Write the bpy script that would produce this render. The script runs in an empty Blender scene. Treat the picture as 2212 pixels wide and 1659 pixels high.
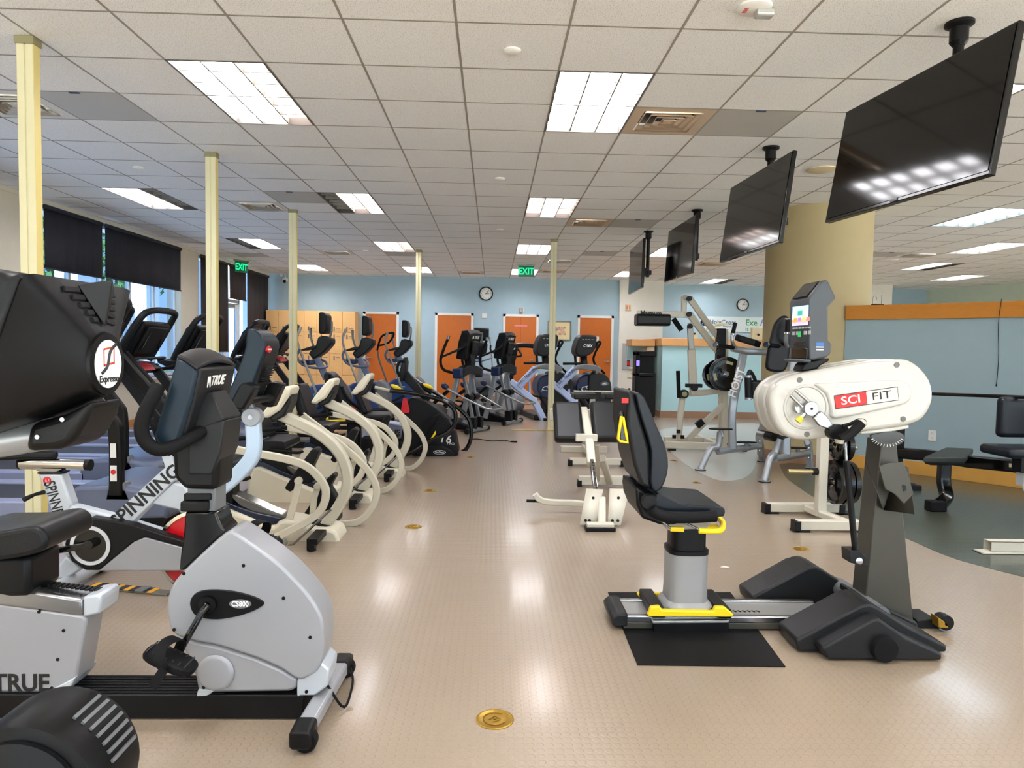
import bpy, bmesh, math, random
from mathutils import Vector, Matrix
random.seed(7)
S = bpy.context.scene
COL = S.collection
R = math.radians
PI = math.pi
# ------------------------------------------------------------------ camera, world, exposure
CAMZ = 1.32            # eye height
HZ = 3.063             # ceiling height
FPX, YAW, PIT, ROL = 1495.6, 0.02834, 0.05205, 0.01686
cam_data = bpy.data.cameras.new('camera')
cam = bpy.data.objects.new('camera', cam_data); COL.objects.link(cam)
cam_data.sensor_width = 36.0
cam_data.lens = FPX / 2212 * 36.0
cam_data.clip_start = 0.05
cam_data.clip_end = 200
_f = Vector((math.sin(YAW) * math.cos(PIT), math.cos(YAW) * math.cos(PIT), -math.sin(PIT)))
_r0 = Vector((math.cos(YAW), -math.sin(YAW), 0)); _u0 = _r0.cross(_f)
_r = math.cos(ROL) * _r0 + math.sin(ROL) * _u0
_u = -math.sin(ROL) * _r0 + math.cos(ROL) * _u0
mt = Matrix((_r, _u, -_f)).transposed().to_4x4(); mt.translation = Vector((0, 0, CAMZ))
cam.matrix_world = mt
S.camera = cam
S.view_settings.view_transform = 'Standard'
S.view_settings.look = 'None'
S.view_settings.gamma = 1.0
S.view_settings.use_curve_mapping = False
S.view_settings.exposure = 1.0
try:
    S.cycles.max_bounces = 8; S.cycles.diffuse_bounces = 5; S.cycles.glossy_bounces = 3
    S.cycles.transmission_bounces = 4; S.cycles.use_denoising = True
    S.cycles.caustics_reflective = False; S.cycles.caustics_refractive = False
    S.cycles.sample_clamp_indirect = 6.0
except Exception: pass
LIGHT = 13           # strength of the troffer lenses
W = bpy.data.worlds.new('world'); S.world = W; W.use_nodes = True
_n = W.node_tree.nodes; _l = W.node_tree.links; _n.clear()
_o = _n.new('ShaderNodeOutputWorld'); _b = _n.new('ShaderNodeBackground')
_sk = _n.new('ShaderNodeTexSky'); _sk.sky_type = 'HOSEK_WILKIE'; _sk.turbidity = 3.0
_sk.sun_direction = Vector((0.5, -0.4, 0.6)).normalized()
_mx = _n.new('ShaderNodeMix'); _mx.data_type = 'RGBA'; _mx.inputs[0].default_value = 0.55
_mx.inputs[7].default_value = (0.62, 0.80, 1.0, 1)
_l.new(_sk.outputs[0], _mx.inputs[6]); _l.new(_mx.outputs[2], _b.inputs[0]); _l.new(_b.outputs[0], _o.inputs[0])
_b.inputs[1].default_value = 2.2
_sl = bpy.data.lights.new('sun', 'SUN'); _sl.energy = 22.0; _sl.angle = .02; _sl.color = (1, .97, .93)
_so = bpy.data.objects.new('sun', _sl); COL.objects.link(_so); _so.rotation_euler = (R(48), R(8), 0)

# ------------------------------------------------------------------ pixel ray (2212 x 1659 frame) to world
def ray(px, py):
    return (_f + _r * ((px - 1106) / FPX) - _u * ((py - 829.5) / FPX))
CP = Vector((0, 0, CAMZ))
def onz(px, py, h=0.0):
    r = ray(px, py); return CP + r * ((h - CAMZ) / r.z)
def ony(px, py, Y):
    r = ray(px, py); return CP + r * (Y / r.y)
def onx(px, py, X):
    r = ray(px, py); return CP + r * (X / r.x)
class Frame:
    """local frame of a thing: origin (x, y) on the floor, heading h; u along heading, v to its left, w up"""
    def __init__(s, x, y, h=0.0, z=0.0):
        s.o = Vector((x, y, z)); s.h = h
        s.du = Vector((math.cos(h), math.sin(h), 0)); s.dv = Vector((-math.sin(h), math.cos(h), 0))
    def loc(s, P):
        d = P - s.o; return Vector((d.dot(s.du), d.dot(s.dv), d.z))
    def p(s, px, py, v=0.0):
        r = ray(px, py); t = (v - (CP - s.o).dot(s.dv)) / r.dot(s.dv); return s.loc(CP + r * t)
    def q(s, px, py, u=0.0):
        r = ray(px, py); t = (u - (CP - s.o).dot(s.du)) / r.dot(s.du); return s.loc(CP + r * t)
    def side(s, pts, v=0.0):
        return [(a.x, a.z) for a in (s.p(x, y, v) for x, y in pts)]
    def front(s, pts, u=0.0):
        return [(a.y, a.z) for a in (s.q(x, y, u) for x, y in pts)]
def zm(s, ox, oy):
    return lambda *pts: [(ox + pts[i] / s, oy + pts[i + 1] / s) for i in range(0, len(pts), 2)]

# ------------------------------------------------------------------ materials
def lin(h):
    h = h.lstrip('#'); c = [int(h[i:i + 2], 16) / 255 for i in (0, 2, 4)]
    return tuple((x / 12.92 if x <= .04045 else ((x + .055) / 1.055) ** 2.4) for x in c) + (1,)
MATS = {}
def mat(name, col, rough=.5, metal=0.0, bump=0.0, bscale=200, var=0.0, vscale=6, emit=None, es=0, coat=0, spec=None, trans=0, ani=None):
    if name in MATS: return MATS[name]
    m = bpy.data.materials.new(name); m.use_nodes = True
    nt = m.node_tree; b = nt.nodes['Principled BSDF']
    c = lin(col) if isinstance(col, str) else tuple(col) + (1,)
    b.inputs['Base Color'].default_value = c
    b.inputs['Roughness'].default_value = rough; b.inputs['Metallic'].default_value = metal
    if spec is not None: b.inputs['Specular IOR Level'].default_value = spec
    if coat: b.inputs['Coat Weight'].default_value = coat; b.inputs['Coat Roughness'].default_value = .08
    if trans: b.inputs['Transmission Weight'].default_value = trans
    if emit is not None:
        b.inputs['Emission Color'].default_value = lin(emit) if isinstance(emit, str) else tuple(emit) + (1,)
        b.inputs['Emission Strength'].default_value = es
    tc = nt.nodes.new('ShaderNodeTexCoord')
    # faint wear and grain keep every surface procedural
    nz = nt.nodes.new('ShaderNodeTexNoise'); nz.inputs['Scale'].default_value = vscale; nz.inputs['Detail'].default_value = 3
    mp = nt.nodes.new('ShaderNodeMapping'); nt.links.new(tc.outputs['Object'], mp.inputs[0]); nt.links.new(mp.outputs[0], nz.inputs['Vector'])
    if ani: mp.inputs['Scale'].default_value = ani
    v = var if var else .04
    mr = nt.nodes.new('ShaderNodeMapRange'); mr.inputs['To Min'].default_value = 1 - v; mr.inputs['To Max'].default_value = 1 + v
    nt.links.new(nz.outputs['Fac'], mr.inputs['Value'])
    mul = nt.nodes.new('ShaderNodeMix'); mul.data_type = 'RGBA'; mul.blend_type = 'MULTIPLY'; mul.inputs[0].default_value = 1
    mul.inputs[6].default_value = c
    cb = nt.nodes.new('ShaderNodeCombineColor')
    for i in range(3): nt.links.new(mr.outputs[0], cb.inputs[i])
    nt.links.new(cb.outputs[0], mul.inputs[7]); nt.links.new(mul.outputs[2], b.inputs['Base Color'])
    if bump:
        n2 = nt.nodes.new('ShaderNodeTexNoise'); n2.inputs['Scale'].default_value = bscale; n2.inputs['Detail'].default_value = 2
        nt.links.new(tc.outputs['Object'], n2.inputs['Vector'])
        bp = nt.nodes.new('ShaderNodeBump'); bp.inputs['Strength'].default_value = bump; bp.inputs['Distance'].default_value = .002
        nt.links.new(n2.outputs['Fac'], bp.inputs['Height']); nt.links.new(bp.outputs[0], b.inputs['Normal'])
    MATS[name] = m; return m

# ------------------------------------------------------------------ mesh builder
def catmull(pts, n=6, closed=False):
    P = [Vector(p) for p in pts]
    if len(P) < 3: return P
    out = []; L = len(P)
    rng = range(L) if closed else range(L - 1)
    for i in rng:
        if closed: a, b, c, d = P[(i - 1) % L], P[i], P[(i + 1) % L], P[(i + 2) % L]
        else:
            b, c = P[i], P[i + 1]
            a = P[i - 1] if i > 0 else b * 2 - c
            d = P[i + 2] if i + 2 < L else c * 2 - b
        for k in range(n):
            t = k / n
            out.append(.5 * ((2 * b) + (c - a) * t + (2 * a - 5 * b + 4 * c - d) * t * t + (3 * b - a - 3 * c + d) * t ** 3))
    if not closed: out.append(P[-1])
    return out
def sm2(pts, n=4):
    return [(p.x, p.y) for p in catmull([(a, b, 0) for a, b in pts], n, True)]
class MB:
    def __init__(s): s.bm = bmesh.new()
    def add(s, vs, fs):
        V = [s.bm.verts.new(v) for v in vs]; s.bm.verts.index_update()
        for f in fs:
            try: s.bm.faces.new([V[i] for i in f])
            except ValueError: pass
        return s
    def box(s, c, d, rot=None):
        a, b, e = d[0] / 2, d[1] / 2, d[2] / 2
        vs = [Vector((x, y, z)) for x in (-a, a) for y in (-b, b) for z in (-e, e)]
        if rot: vs = [Matrix.Rotation(rot[1], 3, rot[0]) @ v for v in vs]
        vs = [v + Vector(c) for v in vs]
        return s.add(vs, [(0, 1, 3, 2), (4, 6, 7, 5), (0, 4, 5, 1), (2, 3, 7, 6), (0, 2, 6, 4), (1, 5, 7, 3)])
    def bb(s, x0, x1, y0, y1, z0, z1):
        return s.box(((x0 + x1) / 2, (y0 + y1) / 2, (z0 + z1) / 2), (abs(x1 - x0), abs(y1 - y0), abs(z1 - z0)))
    def prism(s, pts, a, b, ax='v', smooth=0, taper=None):
        """profile extruded: ax v: (u,w) profile along v; ax u: (v,w) along u; ax w: (u,v) along w"""
        if smooth: pts = sm2(pts, smooth)
        A = sum(pts[i][0] * pts[(i + 1) % len(pts)][1] - pts[(i + 1) % len(pts)][0] * pts[i][1] for i in range(len(pts)))
        if A < 0: pts = pts[::-1]
        if ax == 'v': f = lambda p, t: (p[0], t, p[1]); fl = True
        elif ax == 'u': f = lambda p, t: (t, p[0], p[1]); fl = False
        else: f = lambda p, t: (p[0], p[1], t); fl = False
        n = len(pts); cx = sum(p[0] for p in pts) / n; cy = sum(p[1] for p in pts) / n
        def tp(p, k): return (cx + (p[0] - cx) * k, cy + (p[1] - cy) * k)
        k0, k1 = taper if taper else (1, 1)
        vs = [f(tp(p, k0), a) for p in pts] + [f(tp(p, k1), b) for p in pts]
        fs = [list(range(n))[::-1], list(range(n, 2 * n))] + [(i, (i + 1) % n, n + (i + 1) % n, n + i) for i in range(n)]
        if fl != (b < a): fs = [tuple(g)[::-1] for g in fs]
        return s.add(vs, fs)
    def loft(s, rings, cap=True):
        n = len(rings[0]); vs = [v for r in rings for v in r]; fs = []
        for k in range(len(rings) - 1):
            for i in range(n):
                j = (i + 1) % n; fs.append((k * n + i, k * n + j, (k + 1) * n + j, (k + 1) * n + i))
        if cap: fs += [tuple(range(n))[::-1], tuple(range((len(rings) - 1) * n, len(rings) * n))]
        return s.add(vs, fs)
    def tube(s, pts, r, n=10, smooth=0, sec=None, ref=None, closed=False, cap=True):
        """round tube, or sec=(width along ref, height) for a rectangular one with softened corners"""
        P = [Vector(p) for p in pts]
        m0 = len(P)
        if smooth: P = catmull(P, smooth, closed)
        L = len(P)
        def rr(i):
            if isinstance(r, (list, tuple)):
                t = i / max(1, L - 1) * (len(r) - 1); k = min(int(t), len(r) - 2); return r[k] + (r[k + 1] - r[k]) * (t - k)
            return r
        T = []
        for i in range(L):
            if closed: d = P[(i + 1) % L] - P[i - 1]
            else: d = P[min(i + 1, L - 1)] - P[max(i - 1, 0)]
            T.append(d.normalized() if d.length > 1e-9 else Vector((0, 0, 1)))
        nrm = Vector(ref) if ref else (Vector((0, 0, 1)) if abs(T[0].z) < .9 else Vector((1, 0, 0)))
        rings = []
        for i in range(L):
            if ref: nn = Vector(ref)
            else: nn = nrm
            nn = nn - T[i] * nn.dot(T[i])
            if nn.length < 1e-6: nn = T[i].orthogonal()
            nn.normalize(); nrm = nn; b = T[i].cross(nn)
            if sec:
                a, c = sec[0] / 2, sec[1] / 2; q = min(a, c) * .3; sc = rr(i) if r else 1
                pr = [(a, -c + q), (a, c - q), (a - q, c), (-a + q, c), (-a, c - q), (-a, -c + q), (-a + q, -c), (a - q, -c)]
                rings.append([P[i] + nn * (x * sc) + b * (y * sc) for x, y in pr])
            else:
                q = rr(i)
                rings.append([P[i] + nn * (q * math.cos(2 * PI * k / n)) + b * (q * math.sin(2 * PI * k / n)) for k in range(n)])
        if closed: rings.append(rings[0]); cap = False
        return s.loft(rings, cap)
    def cyl(s, p0, p1, r, r1=None, n=16):
        return s.tube([p0, p1], [r, r if r1 is None else r1], n=n)
    def lathe(s, prof, c=(0, 0, 0), axis=(0, 0, 1), n=24):
        """prof [(radius, along axis)]"""
        A = Vector(axis).normalized(); U = A.orthogonal().normalized(); Vv = A.cross(U); c = Vector(c)
        rings = [[c + A * h + (U * math.cos(2 * PI * k / n) + Vv * math.sin(2 * PI * k / n)) * max(q, 1e-4) for k in range(n)] for q, h in prof]
        return s.loft(rings, prof[0] != prof[-1])
    def ell(s, c, rad, rot=None, n=16, m=10, pw=1.0):
        c = Vector(c); rings = []
        def sp(x): return math.copysign(abs(x) ** pw, x)
        for i in range(1, m):
            a = -PI / 2 + PI * i / m; rg = []
            for k in range(n):
                t = 2 * PI * k / n
                v = Vector((rad[0] * sp(math.cos(a)) * sp(math.cos(t)), rad[1] * sp(math.cos(a)) * sp(math.sin(t)), rad[2] * sp(math.sin(a))))
                if rot: v = Matrix.Rotation(rot[1], 3, rot[0]) @ v
                rg.append(c + v)
            rings.append(rg)
        return s.loft(rings, True)
def finish(bm, name, m, parent=None, bevel=0, seg=2, sharp=35, label=None):
    bmesh.ops.recalc_face_normals(bm, faces=bm.faces)
    me = bpy.data.meshes.new(name); bm.to_mesh(me); bm.free()
    if m is not None: me.materials.append(m)
    for p in me.polygons: p.use_smooth = True
    try: me.set_sharp_from_angle(angle=R(sharp))
    except Exception: pass
    o = bpy.data.objects.new(name, me); COL.objects.link(o)
    if parent is not None: o.parent = parent
    if bevel:
        b = o.modifiers.new('bevel', 'BEVEL'); b.width = bevel; b.segments = seg; b.limit_method = 'ANGLE'; b.angle_limit = R(30)
        b.harden_normals = False
    if label: o['label'] = label
    return o
def part(name, mb, m, parent, bevel=0, label=None, seg=2, sharp=35):
    return finish(mb.bm, name, m, parent, bevel, seg, sharp, label)
def parts(name, mb, m, parent, bevel=0, label=None):
    """every loose piece of the builder becomes a part of its own"""
    bm = mb.bm; bm.verts.ensure_lookup_table(); seen = set(); out = []
    for v0 in bm.verts:
        if v0.index in seen: continue
        st = [v0]; grp = []; seen.add(v0.index)
        while st:
            v = st.pop(); grp.append(v)
            for e in v.link_edges:
                w = e.other_vert(v)
                if w.index not in seen: seen.add(w.index); st.append(w)
        n = bmesh.new(); mp = {v.index: n.verts.new(v.co) for v in grp}; fs = {f for v in grp for f in v.link_faces}
        for f in fs: n.faces.new([mp[v.index] for v in f.verts])
        out.append(finish(n, name, m, parent, bevel, 2, 35, label))
    bm.free(); return out
def thing(name, label, cat, loc=(0, 0, 0), rotz=0, group=None):
    o = bpy.data.objects.new(name, None); COL.objects.link(o); o.empty_display_size = .1
    o.location = loc; o.rotation_euler = (0, 0, rotz); o['label'] = label; o['category'] = cat
    if group: o['group'] = group
    return o
def tag(o, label, cat, group=None, kind=None):
    o['label'] = label; o['category'] = cat
    if group: o['group'] = group
    if kind: o['kind'] = kind
    return o
def struct(name, mb, m, bevel=0, parent=None):
    o = finish(mb.bm, name, m, parent, bevel)
    if parent is None: o['kind'] = 'structure'
    return o
def copy_tree(o, loc=None, rotz=None, label=None, parent=None, group=None):
    c = o.copy(); COL.objects.link(c)
    if parent is not None: c.parent = parent
    if loc is not None: c.location = loc
    if rotz is not None: c.rotation_euler = (0, 0, rotz)
    if label: c['label'] = label
    if group: c['group'] = group
    for ch in [x for x in KIDS.get(o.name, [])]: copy_tree(ch, parent=c)
    return c
KIDS = {}
def index_kids():
    KIDS.clear()
    for o in COL.objects:
        if o.parent: KIDS.setdefault(o.parent.name, []).append(o)
def text(name, body, size, m, parent, loc, xdir, ydir, extrude=.001, bold=0.0, align='CENTER', squeeze=1.0, shear=0, label=None, spacing=1.0):
    """lettering as real raised mesh: xdir = reading direction, ydir = up direction of the letters"""
    cu = bpy.data.curves.new(name, 'FONT'); cu.body = body; cu.size = size; cu.extrude = extrude; cu.offset = bold
    cu.align_x = align; cu.align_y = 'CENTER'; cu.shear = shear; cu.resolution_u = 3; cu.space_character = spacing
    t = bpy.data.objects.new(name, cu); COL.objects.link(t)
    bpy.context.view_layer.update()
    me = bpy.data.meshes.new_from_object(t.evaluated_get(bpy.context.evaluated_depsgraph_get()))
    bpy.data.objects.remove(t); bpy.data.curves.remove(cu)
    X = Vector(xdir).normalized(); Y = Vector(ydir); Y = (Y - X * Y.dot(X)).normalized(); Z = X.cross(Y)
    M = Matrix((X * squeeze, Y, Z)).transposed().to_4x4(); M.translation = Vector(loc)
    me.transform(M); me.name = name
    me.materials.clear(); me.materials.append(m)
    o = bpy.data.objects.new(name, me); COL.objects.link(o)
    if parent is not None: o.parent = parent
    if label: o['label'] = label
    return o

# ------------------------------------------------------------------ palette
BLK = mat('black plastic', '#0b0b0c', .42, bump=.08, bscale=500, spec=.25)
BLKG = mat('black gloss', '#0a0b0c', .14)
BLKM = mat('black matte rubber', '#0d0d0e', .7, bump=.2, bscale=300, spec=.2)
CHAR = mat('charcoal plastic', '#1a1b1d', .42, bump=.08, bscale=500, spec=.3)
GREY = mat('grey plastic', '#6a6d70', .45)
DGREY = mat('dark grey painted steel', '#45433b', .4, metal=.2, bump=.15, bscale=400)
TEAL = mat('blue black plastic', '#10222f', .36, bump=.06, bscale=500, spec=.3)
NAVY = mat('navy plastic', '#14244c', .3)
BLUEP = mat('blue painted shell', '#2c4a86', .3)
SILV = mat('silver painted plastic', '#9fa1a6', .33, metal=.2, bump=.06, bscale=900)
SILV2 = mat('light silver paint', '#bfc6ce', .4, metal=.2)
STEEL = mat('brushed steel', '#98989a', .27, metal=.95)
CHROME = mat('chrome', '#bdbdbd', .1, metal=1)
TUBE = mat('silver powder coat', '#a3a8ad', .32, metal=.55)
CREAM = mat('cream powder coat', '#e4e0ce', .35, bump=.05)
BEIGE = mat('beige nylon coat', '#c8c2ae', .38, bump=.1, bscale=600, var=.06)
BEIGEP = mat('beige plastic shell', '#d8d1bb', .4, var=.05)
WHITE = mat('white gloss plastic', '#c0beb6', .22)
WHITEP = mat('white paint', '#ebe9e3', .55)
YEL = mat('yellow plastic', '#f2d41a', .4)
RED = mat('red plastic', '#d6202a', .35)
REDG = mat('red gloss', '#cc1420', .2)
LEATH = mat('black vinyl upholstery', '#0e0f11', .38, bump=.3, bscale=260, spec=.3)
LEATHB = mat('blue black vinyl upholstery', '#0d141d', .36, bump=.3, bscale=260, spec=.35)
LETW = mat('white lettering', '#f2f2f0', .5)
LETB = mat('black lettering', '#161616', .5)
LETR = mat('red lettering', '#d2262b', .5)
BRASS = mat('aged brass', '#a8842f', .35, metal=.7, var=.35, vscale=60)
# ================================================================== THE ROOM
XL, YF = -5.6, 17.48
GX, GY, T = -.2241, 3.8209 * 1.0, .61
GS = (HZ - CAMZ) / 1.743
# floor with round studs
def stud_mat(name, col, col2, rough, pitch=.0322):
    m = bpy.data.materials.new(name); m.use_nodes = True; nt = m.node_tree; b = nt.nodes['Principled BSDF']
    N = nt.nodes.new; L = nt.links.new
    tc = N('ShaderNodeTexCoord')
    sc = N('ShaderNodeVectorMath'); sc.operation = 'SCALE'; sc.inputs['Scale'].default_value = 1 / pitch; L(tc.outputs['Object'], sc.inputs[0])
    fr = N('ShaderNodeVectorMath'); fr.operation = 'FRACTION'; L(sc.outputs[0], fr.inputs[0])
    sb = N('ShaderNodeVectorMath'); sb.operation = 'SUBTRACT'; sb.inputs[1].default_value = (.5, .5, 0); L(fr.outputs[0], sb.inputs[0])
    mz = N('ShaderNodeVectorMath'); mz.operation = 'MULTIPLY'; mz.inputs[1].default_value = (1, 1, 0); L(sb.outputs[0], mz.inputs[0])
    ln = N('ShaderNodeVectorMath'); ln.operation = 'LENGTH'; L(mz.outputs[0], ln.inputs[0])
    mr = N('ShaderNodeMapRange'); mr.interpolation_type = 'SMOOTHSTEP'
    mr.inputs['From Min'].default_value = .33; mr.inputs['From Max'].default_value = .43; mr.inputs['To Min'].default_value = 1; mr.inputs['To Max'].default_value = 0
    L(ln.outputs['Value'], mr.inputs['Value'])
    nz = N('ShaderNodeTexNoise'); nz.inputs['Scale'].default_value = .9; nz.inputs['Detail'].default_value = 5; L(tc.outputs['Object'], nz.inputs['Vector'])
    nf = N('ShaderNodeTexNoise'); nf.inputs['Scale'].default_value = 25; nf.inputs['Detail'].default_value = 3; L(tc.outputs['Object'], nf.inputs['Vector'])
    mx = N('ShaderNodeMix'); mx.data_type = 'RGBA'; mx.inputs[6].default_value = lin(col); mx.inputs[7].default_value = lin(col2); L(nz.outputs['Fac'], mx.inputs[0])
    # dark ring painted around every stud, standing in for its rim shade
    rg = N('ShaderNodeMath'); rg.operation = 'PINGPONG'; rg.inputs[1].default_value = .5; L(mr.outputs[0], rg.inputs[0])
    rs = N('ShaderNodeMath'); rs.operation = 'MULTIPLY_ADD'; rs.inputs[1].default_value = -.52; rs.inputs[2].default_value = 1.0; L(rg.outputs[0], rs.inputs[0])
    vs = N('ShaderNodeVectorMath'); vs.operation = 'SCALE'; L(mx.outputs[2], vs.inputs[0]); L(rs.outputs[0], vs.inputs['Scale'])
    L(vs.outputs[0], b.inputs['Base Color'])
    rr = N('ShaderNodeMapRange'); rr.inputs['To Min'].default_value = rough - .03; rr.inputs['To Max'].default_value = rough + .05; L(nf.outputs['Fac'], rr.inputs['Value'])
    L(rr.outputs[0], b.inputs['Roughness'])
    bp = N('ShaderNodeBump'); bp.inputs['Strength'].default_value = .5; bp.inputs['Distance'].default_value = .0008
    L(mr.outputs[0], bp.inputs['Height'])
    L(bp.outputs[0], b.inputs['Normal'])
    b.inputs['Specular IOR Level'].default_value = .6
    b.inputs['Coat Weight'].default_value = .35; b.inputs['Coat Roughness'].default_value = .12
    return m
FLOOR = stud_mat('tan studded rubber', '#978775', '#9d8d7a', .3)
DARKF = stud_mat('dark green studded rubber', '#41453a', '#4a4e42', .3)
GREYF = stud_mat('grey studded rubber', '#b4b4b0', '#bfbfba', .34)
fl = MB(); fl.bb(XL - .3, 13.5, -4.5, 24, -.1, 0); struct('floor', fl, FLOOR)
dk = [onz(*q) for q in [(1683, 1003), (1697, 1030), (1725, 1052), (1762, 1076), (1850, 1119), (1957, 1163), (2045, 1201), (2130, 1226), (2212, 1247)]]
dk = [(p.x, p.y) for p in catmull(dk, 5)]
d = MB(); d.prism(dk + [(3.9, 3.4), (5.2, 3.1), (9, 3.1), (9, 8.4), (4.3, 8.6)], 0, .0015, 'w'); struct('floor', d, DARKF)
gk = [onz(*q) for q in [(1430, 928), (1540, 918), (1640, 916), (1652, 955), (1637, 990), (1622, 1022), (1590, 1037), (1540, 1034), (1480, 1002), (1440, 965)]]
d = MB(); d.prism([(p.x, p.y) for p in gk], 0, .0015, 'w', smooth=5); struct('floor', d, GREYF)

# ceiling tiles
def ceil_mat():
    m = bpy.data.materials.new('mineral fibre ceiling tile'); m.use_nodes = True; nt = m.node_tree; b = nt.nodes['Principled BSDF']
    N = nt.nodes.new; L = nt.links.new
    tc = N('ShaderNodeTexCoord')
    nz = N('ShaderNodeTexNoise'); nz.inputs['Scale'].default_value = 160; nz.inputs['Detail'].default_value = 3; L(tc.outputs['Object'], nz.inputs['Vector'])
    n2 = N('ShaderNodeTexNoise'); n2.inputs['Scale'].default_value = .8; n2.inputs['Detail'].default_value = 3; L(tc.outputs['Object'], n2.inputs['Vector'])
    cr = N('ShaderNodeValToRGB'); cr.color_ramp.elements[0].position = .34; cr.color_ramp.elements[0].color = lin('#cfccc6'); cr.color_ramp.elements[1].position = .48; cr.color_ramp.elements[1].color = lin('#f3f3f2')
    L(nz.outputs['Fac'], cr.inputs[0])
    mr = N('ShaderNodeMapRange'); mr.inputs['To Min'].default_value = .94; mr.inputs['To Max'].default_value = 1.05; L(n2.outputs['Fac'], mr.inputs['Value'])
    vm = N('ShaderNodeVectorMath'); vm.operation = 'SCALE'; L(cr.outputs[0], vm.inputs[0]); L(mr.outputs[0], vm.inputs['Scale'])
    L(vm.outputs[0], b.inputs['Base Color']); b.inputs['Roughness'].default_value = .9
    return m
CEIL = ceil_mat()
TBAR = mat('ceiling grid metal', '#989389', .6)
WHT_EM = mat('lit troffer lens', '#ffffff', .5, emit='#fbfaff', es=LIGHT)
DIM_EM = mat('ageing troffer lens', '#f3e9e4', .5, emit='#ffe9e4', es=LIGHT * .45)
BLU_EM = mat('cool lit troffer lens', '#dff2ff', .5, emit='#d4ecff', es=LIGHT)
OFF_EM = mat('unlit troffer bay', '#8f8d8a', .4)
def gx(i): return (GX + T * i) * GS
def gy(j): return (GY + T * j) * GS
# lights: (column, row, (three bays))
w_, d_, o_, b_ = 'w', 'd', 'o', 'b'
LIGHTS = [(-3, 1, 'wwd'), (1, 1, 'www'), (5, 1, 'www'), (-7, 7, 'wwo'), (-3, 7, 'odw'), (1, 7, 'dwd'), (-7, 13, 'oww'), (-3, 13, 'wwd'), (1, 13, 'www'),
          (-7, 19, 'www'), (-3, 19, 'www'), (1, 19, 'www'), (5, 13, 'www'), (5, 19, 'wwo'), (10, 7, 'bbb'), (13, 11, 'www'), (14, 15, 'wwo'), (10, 16, 'www'), (9, 21, 'wwo'), (17, 13, 'www'), (17, 18, 'www'), (14, 21, 'www'),
          (-7, 1, 'www'), (-7, -5, 'www'), (-3, -5, 'www'), (1, -5, 'www'), (5, -5, 'www'), (10, 1, 'www'), (10, -5, 'www'), (14, 4, 'www'), (14, -2, 'www'), (1, -10, 'www'), (-4, -10, 'www'), (6, -10, 'www')]
SKIP = set()
for i, j, s_ in LIGHTS:
    SKIP.add((i, j)); SKIP.add((i, j + 1))
VENTS = [(2, 2), (2, 9), (-6, 2), (-5, 8), (8, 9), (2, 16), (2, 19), (-5, 15), (-1, 20), (7, 16), (12, 13), (12, 19), (7, 21)]
PANELS = [(3, 2), (3, 9), (-5, 2), (-4, 7), (3, 14), (-3, 15), (-8, 16), (11, 13)]
for q in VENTS + PANELS: SKIP.add(q)
cm = MB(); tb = MB()
I0, I1, J0, J1 = -10, 23, -14, 26
for i in range(I0, I1):
    for j in range(J0, J1):
        if (i, j) in SKIP: continue
        x0, x1, y0, y1 = gx(i), gx(i + 1), gy(j), gy(j + 1)
        cm.add([(x0, y0, HZ), (x1, y0, HZ), (x1, y1, HZ), (x0, y1, HZ)], [(0, 3, 2, 1)])
for i in range(I0, I1 + 1): tb.box((gx(i), (gy(J0) + gy(J1)) / 2, HZ + .0005), (.014, gy(J1) - gy(J0), .004))
for j in range(J0, J1 + 1): tb.box(((gx(I0) + gx(I1)) / 2, gy(j), HZ + .0005), (gx(I1) - gx(I0), .014, .0038))
# roof slab above the tiles closes the plenum
tb2 = MB(); tb2.bb(gx(I0), gx(I1), gy(J0), gy(J1), HZ + .25, HZ + .3)
ceil_o = struct('ceiling', cm, CEIL)
g_ = finish(tb.bm, 'ceiling_grid', TBAR, ceil_o)
g_ = finish(tb2.bm, 'ceiling_slab', WHITEP, ceil_o)
# troffers
def troffer(bays):
    t = thing('ceiling_light', 'x', 'ceiling light')
    fr = MB(); h = .07; e = .012
    for a, b, c_, d_ in ((0, T, 0, e), (0, T, 2 * T - e, 2 * T), (0, e, 0, 2 * T), (T - e, T, 0, 2 * T)): fr.bb(a, b, c_, d_, HZ - .004, HZ + h)
    part('frame', fr, mat('troffer frame', '#55524d', .5), t)
    lv = MB()
    for k in (1, 2): lv.bb(T * k / 3 - .005, T * k / 3 + .005, e, 2 * T - e, HZ + .004, HZ + h - .02)
    for k in range(1, 6): lv.bb(e, T - e, 2 * T * k / 6 - .005, 2 * T * k / 6 + .005, HZ + .012, HZ + h - .02)
    part('louver', lv, mat('louver metal', '#8d8b86', .5), t)
    for k, c in enumerate(bays):
        ln = MB(); ln.bb(e + (T - 2 * e) * k / 3, e + (T - 2 * e) * (k + 1) / 3, e, 2 * T - e, HZ + h - .018, HZ + h)
        part('lens', ln, {'w': WHT_EM, 'd': DIM_EM, 'o': OFF_EM, 'b': BLU_EM}[c], t)
    return t
protos = {}
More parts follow.
